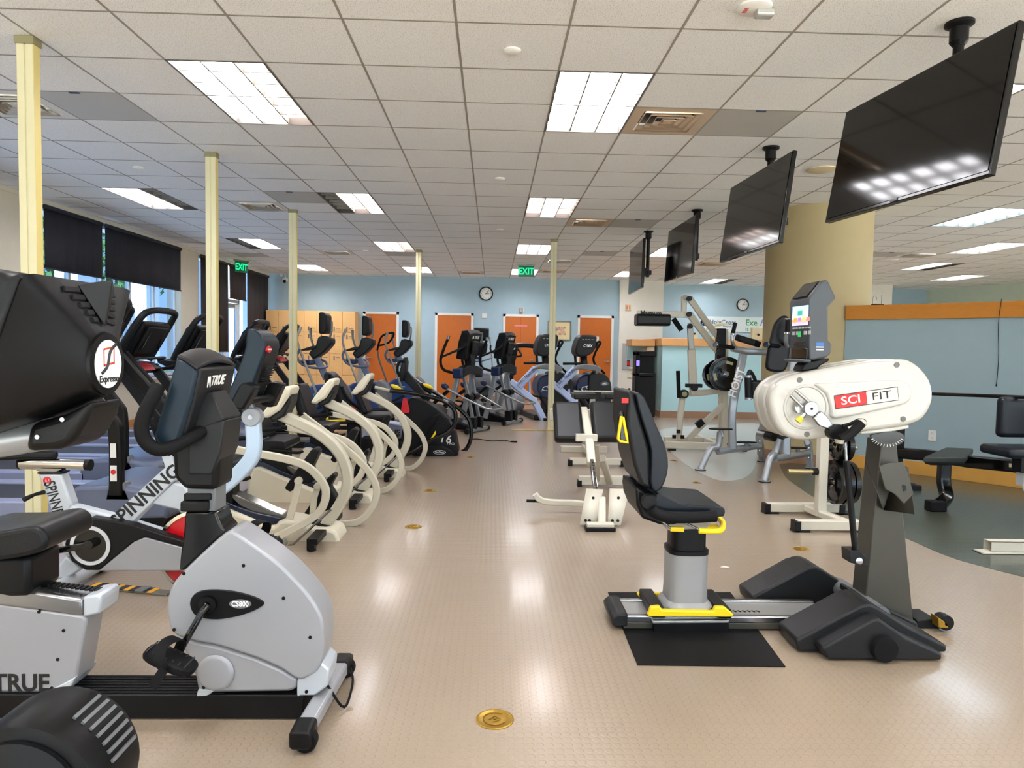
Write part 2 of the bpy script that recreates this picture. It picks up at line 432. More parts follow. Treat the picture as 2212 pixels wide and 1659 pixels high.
LL = {(-3, 1): 'large ceiling light nearest on the left, its right strip dimmer', (1, 1): 'large bright ceiling light nearest the middle, beside a beige vent',
      (5, 1): 'ceiling light showing past the right edge of the biggest screen', (-7, 7): 'ceiling light over the dark window shades with its right strip unlit',
      (-3, 7): 'ceiling light with its left strip unlit, second from camera on the left', (1, 7): 'second ceiling light down the middle aisle, centre strip brightest',
      (-7, 13): 'ceiling light behind the second pole with its left strip unlit', (-3, 13): 'third ceiling light of the left aisle row, right strip dim',
      (1, 13): 'third ceiling light down the middle aisle, left of the free standing pole', (-7, 19): 'far left ceiling light behind the third pole',
      (-3, 19): 'ceiling light at the head of the fourth pole near the blue wall', (1, 19): 'ceiling light directly behind the hanging green sign',
      (5, 13): 'ceiling light between the third and fourth hanging screens', (5, 19): 'small far ceiling light above the red wall alarm',
      (10, 7): 'bluish ceiling light right of the round column', (13, 11): 'long looking ceiling light at right edge above the half wall',
      (14, 15): 'far ceiling light right of the column near teal wall', (10, 16): 'ceiling light just left of the round column',
      (9, 21): 'small ceiling light above the far wall clock', (17, 13): 'ceiling light at far right edge above wooden cap', (17, 18): 'distant ceiling light over the pale right wall', (14, 21): 'distant ceiling light above the teal end wall'}
for i, j, s_ in LIGHTS:
    lab = LL.get((i, j), 'ceiling light behind the camera position')
    if s_ not in protos:
        t = troffer(s_); protos[s_] = t; index_kids(); t['label'] = lab
        t.location = (gx(i), gy(j), 0)
    else: t = copy_tree(protos[s_], (gx(i), gy(j), 0), label=lab)
    t['group'] = 'ceiling lights'
# vents: stepped square diffusers
VM = mat('beige vent metal', '#cbb59b', .5); VMW = mat('pale vent metal', '#d6d2c8', .5); VD = mat('vent duct dark', '#1c1b19', .8)
def vent(m, slot=False):
    t = thing('ceiling_vent', 'x', 'vent')
    p = MB(); c = T / 2
    def ring(r0, r1, z0, z1):
        q = [(c + a * r, c + b * r, z) for r, z in ((r0, z0), (r1, z1)) for a, b in ((-1, -1), (1, -1), (1, 1), (-1, 1))]
        p.add(q, [(k, (k + 1) % 4, 4 + (k + 1) % 4, 4 + k) for k in range(4)])
    ring(T / 2 - .004, T * .36, HZ - .001, HZ - .001); 
    part('face_plate', p, m, t)
    p2 = MB(); p2.box((c, c, HZ + .06), (T * .72, T * .72, .01)); part('duct', p2, VD, t)
    p = MB()
    for k in range(4):
        a = T * (.35 - .085 * k); ring(a, a - .032, HZ - .008, HZ + .03)
    p.box((c, c, HZ - .002), (.06, .06, .006))
    o = part('louver', p, m, t); o.modifiers.new('solid', 'SOLIDIFY').thickness = .003
    return t
VL = {(2, 2): 'beige square ceiling vent beside the nearest middle light', (2, 9): 'beige ceiling vent beside the second middle light', (-6, 2): 'pale ceiling vent cut by the left edge behind first pole',
      (-5, 8): 'pale ceiling vent just right of the second pole', (8, 9): 'ceiling vent right of the column below biggest screen', (2, 16): 'ceiling vent right of the free standing pole head',
      (2, 19): 'ceiling vent right of the hanging green sign', (-5, 15): 'small ceiling vent right of the third pole', (-1, 20): 'small ceiling vent near blue wall left of clock', (7, 16): 'ceiling vent between column and third screen',
      (12, 13): 'far ceiling vent right of the column', (12, 19): 'distant ceiling vent above teal wall right', (7, 21): 'small far ceiling vent over the banner wall'}
VP = {}
for k, (i, j) in enumerate(VENTS):
    mm = VM if (i, j) in ((2, 2), (2, 9), (2, 19), (-1, 20), (7, 16)) else VMW
    if mm not in VP: t = vent(mm); VP[mm] = t; index_kids(); t.location = (gx(i), gy(j), 0); t['label'] = VL[(i, j)]
    else: t = copy_tree(VP[mm], (gx(i), gy(j), 0), label=VL[(i, j)])
    t['group'] = 'ceiling vents'
PM = mat('smooth access panel', '#b9b7b1', .6)
PL_ = {(3, 2): 'smooth grey access panel beside the beige ceiling vent', (3, 9): 'grey access panel beside the second middle vent', (-5, 2): 'bluish grey access panel right of first pole head',
       (-4, 7): 'access panel right of the vent behind second pole', (3, 14): 'far access panel right of free standing pole', (-3, 15): 'access panel near the far smoke detector', (-8, 16): 'brownish access panel over the last dark shades', (11, 13): 'access panel beyond the column'}
for i, j in PANELS:
    p = MB(); p.bb(gx(i) + .006, gx(i + 1) - .006, gy(j) + .006, gy(j + 1) - .006, HZ - .001, HZ + .006)
    c_ = thing('access_panel', PL_[(i, j)], 'ceiling panel', (0, 0, 0), group='ceiling access panels')
    part('panel', p, PM, c_)
    p = MB(); p.bb((gx(i) + gx(i + 1)) / 2 - .035, (gx(i) + gx(i + 1)) / 2 + .035, gy(j) + (.0), gy(j) + .02, HZ - .008, HZ - .001)
    part('latch', p, mat('latch blue', '#2c3a55', .5), c_)
# sprinkler / detector discs
DET = [((1107, 108), 'white sprinkler cap in the ceiling tile nearest the top middle', .05), ((1080, 385), 'sprinkler cap in middle of the ceiling further back', .05), ((298, 361), 'sprinkler cap above the left window shades', .05),
       ((1080, 495), 'far sprinkler cap in the middle ceiling', .05), ((790, 541), 'small square detector left of far aisle light', .05), ((986, 580), 'flat sprinkler disc hanging near the blue wall', .07), ((1933, 560), 'orange tinted detector beyond the column', .06), ((1775, 366), 'round beige ceiling speaker between the two nearest screens', .14)]
for q, lab, r in DET:
    p = onz(q[0], q[1], HZ); m = MB(); m.lathe([(r, 0), (r, -.008), (r * .8, -.016), (r * .3, -.02)], (p.x, p.y, HZ), n=20)
    tag(part('ceiling_speaker' if r > .1 else 'sprinkler_cap', m, mat('speaker beige', '#d8c9a8', .5) if r > .1 else WHITEP, None), lab, 'speaker' if r > .1 else 'sprinkler')
p = onz(1630, 14, HZ); t = thing('fire_strobe', 'ceiling fire alarm strobe with red lettering, cut by the top edge', 'fire alarm', (p.x, p.y, HZ))
m = MB(); m.lathe([(.085, 0), (.085, -.012), (.07, -.02)], n=28); part('base', m, WHITEP, t)
m = MB(); m.box((.05, 0, -.035), (.09, .06, .035)); part('strobe_lens', m, mat('strobe glass', '#c9c9c4', .1, metal=.4), t, .01)
text('lettering', 'FIRE', .03, LETR, t, (-.045, 0, -.021), (0, -1, 0), (-1, 0, 0), .0005)

# walls
WALLT = mat('teal wall paint', '#a9c2ce', .7, bump=.25, bscale=60)
WALLB = mat('blue grey wall paint', '#9bb0b8', .7, bump=.25, bscale=60)
WALLC = mat('cream wall paint', '#ded5c2', .7, bump=.2, bscale=60)
WALLW = mat('off white wall paint', '#e9e5da', .7, bump=.15, bscale=60)
w = MB(); w.bb(XL - .3, 3.16, YF, YF + .15, 0, HZ + .05); struct('wall_back', w, WALLT)
w = MB(); w.bb(3.16, 4.26, YF - .12, YF + 1.2, 0, HZ + .05); struct('wall_pier', w, WALLW)
w = MB(); w.bb(4.2, 13.5, 18.3, 18.45, 0, HZ + .05); struct('wall_far', w, WALLT)
w = MB(); w.bb(13.4, 13.55, 8, 18.45, 0, HZ + .05); struct('wall_right', w, mat('pale green wall', '#ccd8c6', .7))
q0 = ony(1870, 640, 17.6); q1 = ony(1908, 640, 17.6)
w = MB(); w.bb(q0.x - .7, q1.x, 17.2, 17.7, 0, HZ + .05); struct('wall_stub', w, WALLW)
q2 = ony(2050, 640, 17.4)
w = MB(); w.prism([(q2.x, 18.3), (q2.x + .15, 18.3), (13.4, 14.2), (13.4, 14.0)], 0, HZ, 'w'); struct('wall_angled', w, mat('pale green wall', '#ccd8c6', .7))
# window wall on the left
w = MB(); xw0, xw1 = XL - .25, XL
SILL = .74; HEAD = 3.0
for y0, y1 in ((-4.5, 4.0), (7.9, 8.75), (12.62, 13.38), (17.42, 17.5)): w.bb(xw0, xw1, y0, y1, 0, HZ)
w.bb(xw0, xw1, 4.0, 7.9, 0, SILL); w.bb(xw0, xw1, 8.75, 12.62, 0, SILL); w.bb(xw0, xw1, 13.38, 14.8, 0, .35); w.bb(xw0, xw1, 15.75, 17.42, 0, .35)
w.bb(xw0, xw1, 4.0, 7.9, HEAD, HZ); w.bb(xw0, xw1, 8.75, 12.62, HEAD, HZ); w.bb(xw0, xw1, 13.38, 17.42, HEAD, HZ)
struct('wall_left', w, WALLC)
WFR = mat('white window frame', '#dfe6ee', .4); GLASS = None
def glass_mat(nm='window glass', tint=(.92, .96, .97, 1)):
    m = bpy.data.materials.new(nm); m.use_nodes = True; nt = m.node_tree; n = nt.nodes
    n.clear(); o = n.new('ShaderNodeOutputMaterial'); t = n.new('ShaderNodeBsdfTransparent'); g = n.new('ShaderNodeBsdfGlossy'); g.inputs['Roughness'].default_value = .02
    t.inputs[0].default_value = tint
    x = n.new('ShaderNodeMixShader'); x.inputs[0].default_value = .07
    nt.links.new(t.outputs[0], x.inputs[1]); nt.links.new(g.outputs[0], x.inputs[2]); nt.links.new(x.outputs[0], o.inputs[0]); return m
GLASS = glass_mat(); TGLASS = glass_mat('outdoor dimming glass', (.42, .52, .66, 1))  # left window tint added to tone down the bright outdoors
def window(n, y0, y1, z0, z1, k):
    f = MB(); a = XL - .16; b = XL - .1; e = .05
    f.bb(a, b, y0, y1, z0, z0 + e); f.bb(a, b, y0, y1, z1 - e, z1)
    for i in range(k + 1):
        c = y0 + (y1 - y0) * i / k; f.bb(a, b, max(y0, c - e / 2), min(y1, c + e / 2), z0, z1)
    o = struct('window_%d' % n, f, WFR)
    g = MB(); g.bb(XL - .135, XL - .13, y0, y1, z0, z1); finish(g.bm, 'pane', TGLASS, o)
    g = MB(); g.bb(XL - .1, XL + .05, y0, y1, z0 - .03, z0); finish(g.bm, 'window_sill', WFR, o)
window(1, 8.75, 12.62, SILL, HEAD, 5)
window(2, 13.38, 14.8, .35, HEAD, 2)
window(3, 15.75, 17.42, .35, HEAD, 2)
window(4, 4.0, 7.9, SILL, HEAD, 5)
# added unseen glazing behind the camera and at right, letting bounced daylight reach the ceiling
f = MB()
for i in range(13):
    x = XL + (13.5 - XL) * i / 12; f.bb(x - .03, x + .03, -4.58, -4.5, 0, HZ)
f.bb(XL, 13.5, -4.58, -4.5, 0, .08); f.bb(XL, 13.5, -4.58, -4.5, 2.98, HZ)
for i in range(9):
    y = -4.5 + 12.5 * i / 8; f.bb(13.42, 13.5, y - .03, y + .03, 0, HZ)
o = struct('window_5', f, WFR); g = MB(); g.bb(XL, 13.5, -4.55, -4.545, 0, HZ); finish(g.bm, 'pane', GLASS, o)
f = MB(); f.bb(-14, 40, -30, -4.7, -.1, -.03); f.bb(13.7, 40, -4.7, 24, -.1, -.03); f.bb(-12.5, XL - .35, -4.7, 30, -.1, -.03); struct('floor', f, mat('added bounce pavement', '#efece6', .8))  # pavement added outside, pale to bounce sunlight up through the glazing
# glazed door between the last windows
f = MB(); a, b = XL - .16, XL - .09
f.bb(a, b, 14.8, 14.86, 0, HEAD); f.bb(a, b, 15.69, 15.75, 0, HEAD); f.bb(a, b, 14.8, 15.75, 2.2, 2.27)
do = struct('door_1', f, WFR)
f = MB()
for q in ((14.88, 14.98, 0.01, 2.19), (15.57, 15.67, 0.01, 2.19), (14.98, 15.57, 2.08, 2.19), (14.98, 15.57, 0.01, .25)): f.bb(a + .01, b - .01, *q)
lf = finish(f.bm, 'door_leaf', WFR, do)
g = MB(); g.bb(XL - .13, XL - .125, 14.98, 15.57, .25, 2.08); finish(g.bm, 'pane', TGLASS, lf)
g = MB(); g.bb(b - .01, b + .05, 14.95, 15.35, 2.1, 2.15); g.tube([(b + .04, 15.1, 2.15), (b + .12, 15.35, 2.17), (b + .02, 15.5, 2.17)], .01); finish(g.bm, 'door_closer', mat('closer metal', '#8b8c88', .4, metal=.6), lf)
for y0, y1, lab in ((-4.5, 14.8, 0), (15.75, 17.4, 0)):
    m = MB(); m.bb(XL, XL + .015, y0, y1, 0, .11); struct('baseboard_left', m, mat('wood base', '#b98452', .5))
# roller shades
SHM = mat('dark roller fabric', '#22242e', .8, bump=.4, bscale=180, var=.35, vscale=5, ani=(1, 6, .6))
SHB = mat('brown roller fabric', '#2a2426', .8, bump=.4, bscale=180, var=.25, vscale=5, ani=(1, 6, .6))
SH = [(8.8, 10.08, 2.22, SHM, 'dark roller shade nearest the camera, left of the thin light gap'), (10.16, 12.56, 2.24, SHM, 'wide dark roller shade right of the thin light gap'),
      (13.4, 14.76, 1.15, SHB, 'long brown black shade behind the second pole'), (14.83, 15.82, 2.28, SHB, 'short dark shade above the glazed door'), (15.9, 17.36, 1.1, SHB, 'long dark shade in the far left corner'),
      (4.05, 5.9, 2.2, SHM, 'dark roller shade beyond the left edge of the picture, nearer'), (5.96, 7.85, 2.2, SHM, 'dark roller shade beyond the left edge of the picture, farther')]
for y0, y1, z0, m_, lab in SH:
    t = thing('roller_shade', lab, 'window shade', (XL, y0, 0), group='roller shades')
    f = MB(); n = 30; vs = []
    for i in range(n + 1):
        y = (y1 - y0) * i / n; x = .03 + .007 * math.sin(i * .9 + y0) + .004 * math.sin(i * 2.3)
        vs += [(x, y, z0), (x * .6 + .012, y, (z0 + HEAD) / 2), (.03, y, HEAD - .02)]
    fs = []
    for i in range(n):
        for k in (0, 1): fs.append((i * 3 + k, (i + 1) * 3 + k, (i + 1) * 3 + k + 1, i * 3 + k + 1))
    f.add(vs, fs); o = part('fabric', f, m_, t); o.modifiers.new('solid', 'SOLIDIFY').thickness = .002
    f = MB(); f.box((.035, (y1 - y0) / 2, z0 - .005), (.014, y1 - y0, .022)); part('hem_bar', f, m_, t)
    f = MB(); f.cyl((.035, 0.01, HEAD - .03), (.035, y1 - y0 - .01, HEAD - .03), .028); part('roller', f, m_, t)
# outside: lawn, pale pillars, trees
o = MB(); o.bb(-40, XL - .3, -10, 40, -.3, -.12); tag(part('lawn', o, mat('grass', '#7fa35a', .9, var=.3), None), 'green lawn outside the windows', 'lawn', kind='structure')
def tree(x, y, h, lab):
    t = thing('tree', lab, 'tree', (x, y, -.12), group='trees outside the windows')
    m = MB(); m.tube([(0, 0, 0), (.1, .05, h * .35), (-.05, .1, h * .6)], [.16, .12, .07]); part('trunk', m, mat('bark', '#6b5a48', .9, bump=.6, bscale=20), t)
    m = MB(); rnd = random.Random(int(x * 10 + y))
    for k in range(900):
        a = rnd.random() * 2 * PI; b = rnd.uniform(-.9, 1); r = h * .38 * rnd.random() ** .4; c = math.sqrt(max(0, 1 - b * b))
        p = Vector((r * c * math.cos(a), r * c * math.sin(a), h * .72 + r * b * .8)); q = Vector((rnd.uniform(-1, 1), rnd.uniform(-1, 1), rnd.uniform(-1, 1))).normalized() * .16; s_ = q.orthogonal().normalized() * .09
        m.add([p - q, p + s_, p + q, p - s_], [(0, 1, 2, 3)])
    part('foliage', m, mat('leaves', '#55753d', .8, var=.3), t)
tree(-13, 21, 5.5, 'tree seen through the window just left of the white reveal'); tree(-16, 30, 7, 'tree seen through the glazed door'); tree(-14, 14.5, 5, 'tree seen low between the shade and the near console')
for y in (15.5, 18.5, 25.5):
    o = MB(); o.bb(-9.6, -9.1, y, y + .7, -.12, 4.2)
    tag(part('portico_pillar', o, mat('pale stucco', '#cfd6e6', .8), None), {15.5: 'pale outdoor pillar seen in the nearest window', 18.5: 'pale outdoor pillar next to the tree in the window', 25.5: 'pale outdoor pillar seen beyond the glazed door'}[y], 'pillar')
# round column
c = ony(1766, 560, 8.6); m = MB(); m.lathe([(.615, .0), (.615, HZ + .02)], (c.x, 8.6, 0), n=64)
struct('wall_column', m, mat('column paint', '#b8a880', .75, bump=.2, bscale=60))
m = MB(); m.lathe([(.63, 0), (.63, .12)], (c.x, 8.6, 0), n=64); struct('baseboard_column', m, mat('brown vinyl base', '#9a765c', .6))
# ceiling edge trims
m = MB(); m.bb(XL, XL + .02, -4.5, YF, HZ - .05, HZ); struct('trim_1', m, WALLC)
# doors in the back wall
WOOD = mat('stained oak veneer', '#c66710', .45, var=.22, vscale=10, ani=(14, 14, .7), coat=.15)
DOORS = [((785, 862), 680, 'l', -1), ((940, 1023), 680, 'r', 0), ((1087, 1164), 683, 'm', 1), ((1248, 1326), 683, 'r', 2)]
for n, ((x0, x1), yt, hd, k) in enumerate(DOORS):
    a = ony(x0, 680, YF).x; b = ony(x1, 680, YF).x
    f = MB(); e = .06
    f.bb(a, a + e, YF - .03, YF, 0, 2.17); f.bb(b - e, b, YF - .03, YF, 0, 2.17); f.bb(a, b, YF - .03, YF, 2.11, 2.17)
    o = struct('door_%d' % (n + 2), f, WHITEP)
    f = MB(); f.bb(a + e, b - e, YF - .015, YF - .002, .01, 2.11); lf = finish(f.bm, 'door_leaf', WOOD, o)
    x = a + e + .06 if hd == 'l' else b - e - .06
    f = MB(); f.cyl((x, YF - .02, 1.02), (x, YF - .06, 1.02), .028); f.tube([(x, YF - .06, 1.02), (x + (.11 if hd == 'l' else -.11), YF - .062, 1.02)], .01); finish(f.bm, 'door_handle', STEEL, lf)
    if hd == 'm':
        f = MB(); f.bb((a + b) / 2 - .16, (a + b) / 2 + .16, YF - .021, YF - .016, 1.86, 1.9); finish(f.bm, 'door_sign', mat('pink sign', '#e77f86', .5), lf)
        f = MB(); f.bb((a + b) / 2 - .002, (a + b) / 2 + .002, YF - .018, YF - .015, .01, 2.1); finish(f.bm, 'leaf_gap', BLK, lf)
m = MB(); m.bb(-3.3, 3.16, YF - .012, YF, 0, .1); struct('baseboard_back', m, mat('brown vinyl base', '#9a765c', .6))
# ================================================================== FIXTURES
def bpx(m, x0, y0, x1, y1, Y, dep):
    a = ony(x0, y0, Y); b = ony(x1, y1, Y); m.bb(a.x, b.x, Y, Y + dep, b.z, a.z); return a, b
# power poles
POLE = mat('cream power pole', '#dcd6b0', .45); POLS = mat('power pole side', '#e3cf84', .5)
PLAB = ['cream power pole nearest the camera at far left', 'cream power pole right of the widest dark shade', 'cream power pole in front of the maple lockers', 'cream power pole between two brown doors at the back', 'free standing cream power pole near the framed picture']
for k, q in enumerate([(60, 82), (457, 330), (633, 453), (905, 540), (1197, 517)]):
    p = onz(q[0], q[1], HZ); t = thing('power_pole', PLAB[k], 'pole', (p.x, p.y, 0), group='power poles')
    m = MB(); m.bb(-.047, -.004, -.032, .032, 0, HZ - .03); m.bb(.004, .047, -.032, .032, 0, HZ - .03); m.bb(-.006, .006, -.026, .026, 0, HZ - .03); part('shaft', m, POLE, t, .003)
    m = MB(); m.bb(.047, .0485, -.028, .028, 0, HZ - .03); part('side_cover', m, POLS, t)
    m = MB(); m.bb(-.055, .055, -.04, .04, HZ - .045, HZ - .001); part('ceiling_trim', m, mat('pole trim', '#8d8663', .5), t, .003)
    m = MB(); m.bb(-.055, .055, -.045, .045, 0.001, .02); part('base_plate', m, POLE, t)
# hanging screens
SCR = mat('screen glass', '#020203', .09, spec=.35)
def tv(x, y, z, h, tilt, Wd, mx, my, lab):
    Hh = Wd * .5625; t = thing('hanging_television', lab, 'television', (x, y, z), h, 'ceiling hung televisions')
    rot = ((1, 0, 0), tilt)
    # local: x along the width, -y faces the viewer side, screen normal -y... tilt about x
    A = Matrix.Rotation(-tilt, 3, 'X')
    def bx(m, c, d): 
        n0 = len(m.bm.verts); m.box(c, d); m.bm.verts.ensure_lookup_table()
        for v in m.bm.verts[n0:]: v.co = A @ v.co
    m = MB(); bx(m, (0, .02, 0), (Wd, .035, Hh)); part('bezel', m, BLKG, t, .004)
    m = MB(); bx(m, (0, .001, .004), (Wd - .018, .004, Hh - .03)); part('screen', m, SCR, t)
    m = MB(); bx(m, (0, .055, -.05), (Wd * .62, .05, Hh * .6)); part('back_housing', m, BLK, t, .012)
    m = MB(); bx(m, (0, .0, -Hh / 2 + .012), (.05, .006, .012)); part('logo_badge', m, GREY, t)
    # mount: pole to ceiling in local coordinates
    d = Vector((mx - x, my - y, 0)); c, s_ = math.cos(-h), math.sin(-h); lx, ly = d.x * c - d.y * s_, d.x * s_ + d.y * c
    zt = HZ - z
    m = MB(); m.cyl((lx, max(ly, .2), -.12), (lx, max(ly, .2), zt), .026); part('mount_pole', m, BLK, t)
    m = MB(); m.lathe([(.07, 0), (.07, -.015), (.045, -.03), (.045, -.1), (.03, -.12)], (lx, max(ly, .2), zt), n=20); part('ceiling_cup', m, BLK, t)
    m = MB(); yy = max(ly, .2)
    m.bb(min(lx, 0) - .05, max(lx, 0) + .05, yy - .03, yy + .03, -.1, -.04); m.bb(-.03, .03, .06, yy, -.12, .0); m.bb(-.16, -.12, .07, .1, -.22, .18); m.bb(.12, .16, .07, .1, -.22, .18); m.bb(-.16, .16, .08, .11, -.1, .02)
    part('mount_bracket', m, BLK, t, .003)
tv(2.16, 3.66, 2.462, -1.448, .164, 1.22, 2.42, 3.66, 'biggest looking hanging television, nearest the camera at upper right')
tv(2.096, 5.66, 2.459, -1.535, .126, 1.2, 2.34, 5.93, 'second hanging television, left of the round column top')
tv(2.292, 8.62, 2.562, -1.558, .062, 1.2, 2.50, 8.6, 'third hanging television that mirrors the green sign')
tv(2.05, 10.09, 2.513, -1.62, .02, 1.2, 2.25, 10.2, 'farthest and narrowest looking hanging television')
# half wall with wooden cap
OAKC = mat('honey oak trim', '#c57d18', .45, var=.15, vscale=6, ani=(3, 3, 30), coat=.15)
OAKL = mat('pale oak base', '#d8a04a', .45, var=.12, vscale=6, coat=.15)
def ribbon(m, pts, t0, t1, z0, z1):
    """wall slab along plan points; t0,t1 offsets to the rear (positive = away from camera side)"""
    P = [Vector((a, b, 0)) for a, b in pts]; L = []; Q = []
    for i in range(len(P)):
        d = (P[min(i + 1, len(P) - 1)] - P[max(i - 1, 0)]).normalized(); n = Vector((-d.y, d.x, 0)); L.append(P[i] + n * t0); Q.append(P[i] + n * t1)
    poly = [(p.x, p.y) for p in L] + [(p.x, p.y) for p in reversed(Q)]
    m.prism(poly, z0, z1, 'w')
hp = [(p.x, p.y) for p in catmull([(4.10, 7.98, 0), (4.6, 7.53, 0), (5.056, 7.06, 0), (5.40, 6.62, 0), (5.7, 6.1, 0), (6.0, 5.3, 0), (6.2, 4.4, 0)], 5)]
m = MB(); ribbon(m, hp, 0, .14, 0, 1.74); hw = struct('wall_half', m, WALLB)
m = MB(); ribbon(m, hp, -.03, .17, 1.71, 1.875); struct('trim_2', m, OAKC, .006)
m = MB(); ribbon(m, hp, -.035, .175, 1.83, 1.85); struct('trim_3', m, OAKC)
m = MB(); ribbon(m, hp, -.018, 0.001, 0, .15); struct('baseboard_half', m, OAKL, .004)
# outlet on the half wall and thin wire
def onhw(px, py):
    best = None
    for i in range(len(hp) - 1):
        a = Vector((*hp[i], 0)); b = Vector((*hp[i + 1], 0)); d = (b - a); n = Vector((-d.y, d.x, 0)).normalized()
        r = ray(px, py); t = (a - CP).dot(n) / r.dot(n); P = CP + r * t; k = (P - a).dot(d) / d.dot(d)
        if -.01 <= k <= 1.01: return P, d.normalized(), -n
P, d_, n_ = onhw(2014, 941)
t = thing('wall_outlet', 'white wall outlet on the blue half wall above the black bench', 'outlet', P, math.atan2(d_.y, d_.x))
m = MB(); m.box((0, -.004, 0), (.075, .008, .115)); part('cover_plate', m, WHITEP, t, .003)
m = MB()
for z in (-.026, .026):
    m.cyl((0, -.007, z), (0, -.0095, z), .017); 
part('socket', m, mat('socket face', '#e2e0d8', .4), t)
m = MB()
for z in (-.026, .026):
    for x in (-.006, .006): m.box((x, -.0098, z + .004), (.002, .001, .008))
part('socket_slots', m, BLK, t)
P, d_, n_ = onhw(2158, 760); a = onhw(2165, 655)[0]; b = onhw(2153, 832)[0]; c = onhw(2158, 700)[0]; e = onhw(2157, 790)[0]
m = MB(); m.tube([Vector((a.x, a.y, 1.9)) + n_ * .03, a + n_ * .045, c + n_ * .02, P + n_ * .01, e + n_ * .014, b + n_ * .01], .003, smooth=5); m.ell(b + n_ * .01, (.007, .007, .012))
tag(part('hanging_wire', m, BLK, None), 'thin black wire hanging over the wooden cap of the half wall', 'wire')
# white bracket on cap end beyond column (two wire hoops on a pump bottle rack)
P = ony(1880, 650, 9.6)
# counter at the back
CT = mat('counter panel pale teal', '#b3dbe2', .6); OAKW = mat('light oak edge', '#dba265', .4, var=.1, vscale=8)
t = thing('reception_counter', 'pale teal reception counter with light oak top before the banner', 'counter', (3.3, 13.5, 0))
m = MB(); m.bb(.02, 3.2, .0, .12, .12, 1.42); m.bb(.02, .14, .12, 2.2, .12, 1.42); part('panel', m, CT, t)
m = MB(); m.bb(-.02, 3.25, -.06, .3, 1.41, 1.56); m.bb(-.02, .3, .3, 2.25, 1.41, 1.56); part('countertop', m, OAKW, t, .008)
m = MB(); m.bb(0, 3.22, -.012, .12, 0, .13); m.bb(0, .14, .12, 2.2, 0, .13); part('kick_base', m, mat('brown vinyl base', '#9a765c', .6), t)
t = thing('side_cabinet', 'light wood cabinet end with small shelves beside the counter', 'cabinet', (2.81, 13.9, 0))
m = MB(); m.bb(.3, .45, 0, .5, 0, 1.4); part('end_panel', m, mat('beige laminate', '#d8c3a0', .5), t)
m = MB(); m.bb(-.02, .45, -.03, .55, 1.4, 1.54); part('countertop', m, OAKW, t, .006)
for z, x0 in ((.93, .0), (.82, .05), (.73, -.02)):
    m = MB(); m.bb(x0, .32, -.1, .35, z, z + .035); part('shelf', m, mat('beige laminate', '#d8c3a0', .5), t)
m = MB(); m.bb(-.02, .3, .4, .5, 1.1, 1.4); part('valance', m, CT, t)
P = ony(1393, 893, 13.3)
t = thing('water_cooler', 'tall black water cooler with purple glow against the white pier', 'water cooler', (P.x, 13.3, 0))
m = MB(); m.bb(-.2, .2, 0, .33, 0.02, .88); m.bb(-.2, .2, .14, .33, .8, 1.3); m.bb(-.2, -.12, 0, .2, .8, 1.3); part('body', m, BLK, t, .02)
m = MB(); m.bb(-.2, .2, .0, .33, 1.2, 1.31); part('top_cover', m, BLK, t, .02)
m = MB(); m.bb(-.115, .15, .0, .14, .80, .815); part('drip_tray', m, STEEL, t)
m = MB(); m.bb(-.19, -.13, -.006, 0, 1.02, 1.12); part('display', m, mat('purple light', '#5a4ae0', .4, emit='#6a5cff', es=1.5), t)
# lockers
MAP = mat('maple laminate', '#f3bf7b', .45, var=.08, vscale=4, ani=(3, 3, .5), coat=.1)
yl = 17.02; a = ony(574, 672, yl); b = ony(767, 676, yl); n = 7; cw = (b.x - a.x) / n
t = thing('locker_cabinet', 'maple locker bank of four rows in the far left corner', 'lockers', (a.x, yl, 0))
m = MB(); m.bb(0, b.x - a.x, .02, .45, 0, 2.14); part('carcass', m, MAP, t)
hd = MB(); hd.tube([(0, 0, 0), (0, -.03, 0), (.09, -.03, 0), (.09, 0, 0)], .004, n=6)
lk = MB(); lk.bb(-.012, .012, -.012, 0, -.05, .05)
for c in range(n):
    for r in range(4):
        z1 = 2.14 - r * .52; z0 = z1 - .51; m = MB(); m.bb(c * cw + .004, (c + 1) * cw - .004, 0, .02, max(z0, .06), z1 - .004)
        dd = part('door', m, MAP, t, .002)
        hi = z1 - .09 if r in (1, 2) else z0 + .09
        h = MB(); h.tube([(c * cw + .17, 0, hi), (c * cw + .17, -.03, hi), (c * cw + .26, -.03, hi), (c * cw + .26, 0, hi)], .005, n=6); part('handle', h, STEEL, dd)
        h = MB(); h.bb(c * cw + .1, c * cw + .125, -.012, 0, hi - .06, hi + .04); part('lock', h, mat('lock metal', '#77736b', .4, metal=.6), dd)
# clocks
def clock(px, py, Y, r, lab):
    P = ony(px, py, Y); t = thing('wall_clock', lab, 'clock', (P.x, Y, P.z))
    m = MB(); m.lathe([(r, 0), (r, .03), (r * .96, .045), (r * .86, .045), (r * .84, .02), (r * .8, .012)], (0, -.0, 0), (0, -1, 0), 40); part('rim', m, BLKG, t)
    m = MB(); m.lathe([(r * .86, 0), (r * .86, .014)], (0, 0, 0), (0, -1, 0), 40); part('face', m, mat('clock face', '#f6f6f2', .5), t)
    for k in range(12):
        a = PI / 2 - (k + 1) * PI / 6
        text('numeral', str(k + 1), r * .26, LETB, t, (r * .66 * math.cos(a), -.0146, r * .66 * math.sin(a)), (1, 0, 0), (0, 0, 1), .0005)
    for nm, ang, L, w in (('hour_hand', 0, .42, .02), ('minute_hand', R(52), .62, .014)):
        m = MB(); m.tube([(-.1 * r * math.cos(ang), -.019, -.1 * r * math.sin(ang)), (r * L * math.cos(ang), -.019, r * L * math.sin(ang))], r * .03, n=6); part(nm, m, LETB, t)
clock(1050, 634.5, YF, .178, 'round black rimmed clock on blue wall between the second and third doors')
clock(1604, 658.5, 18.3, .165, 'round black rimmed clock on teal wall above the banner')
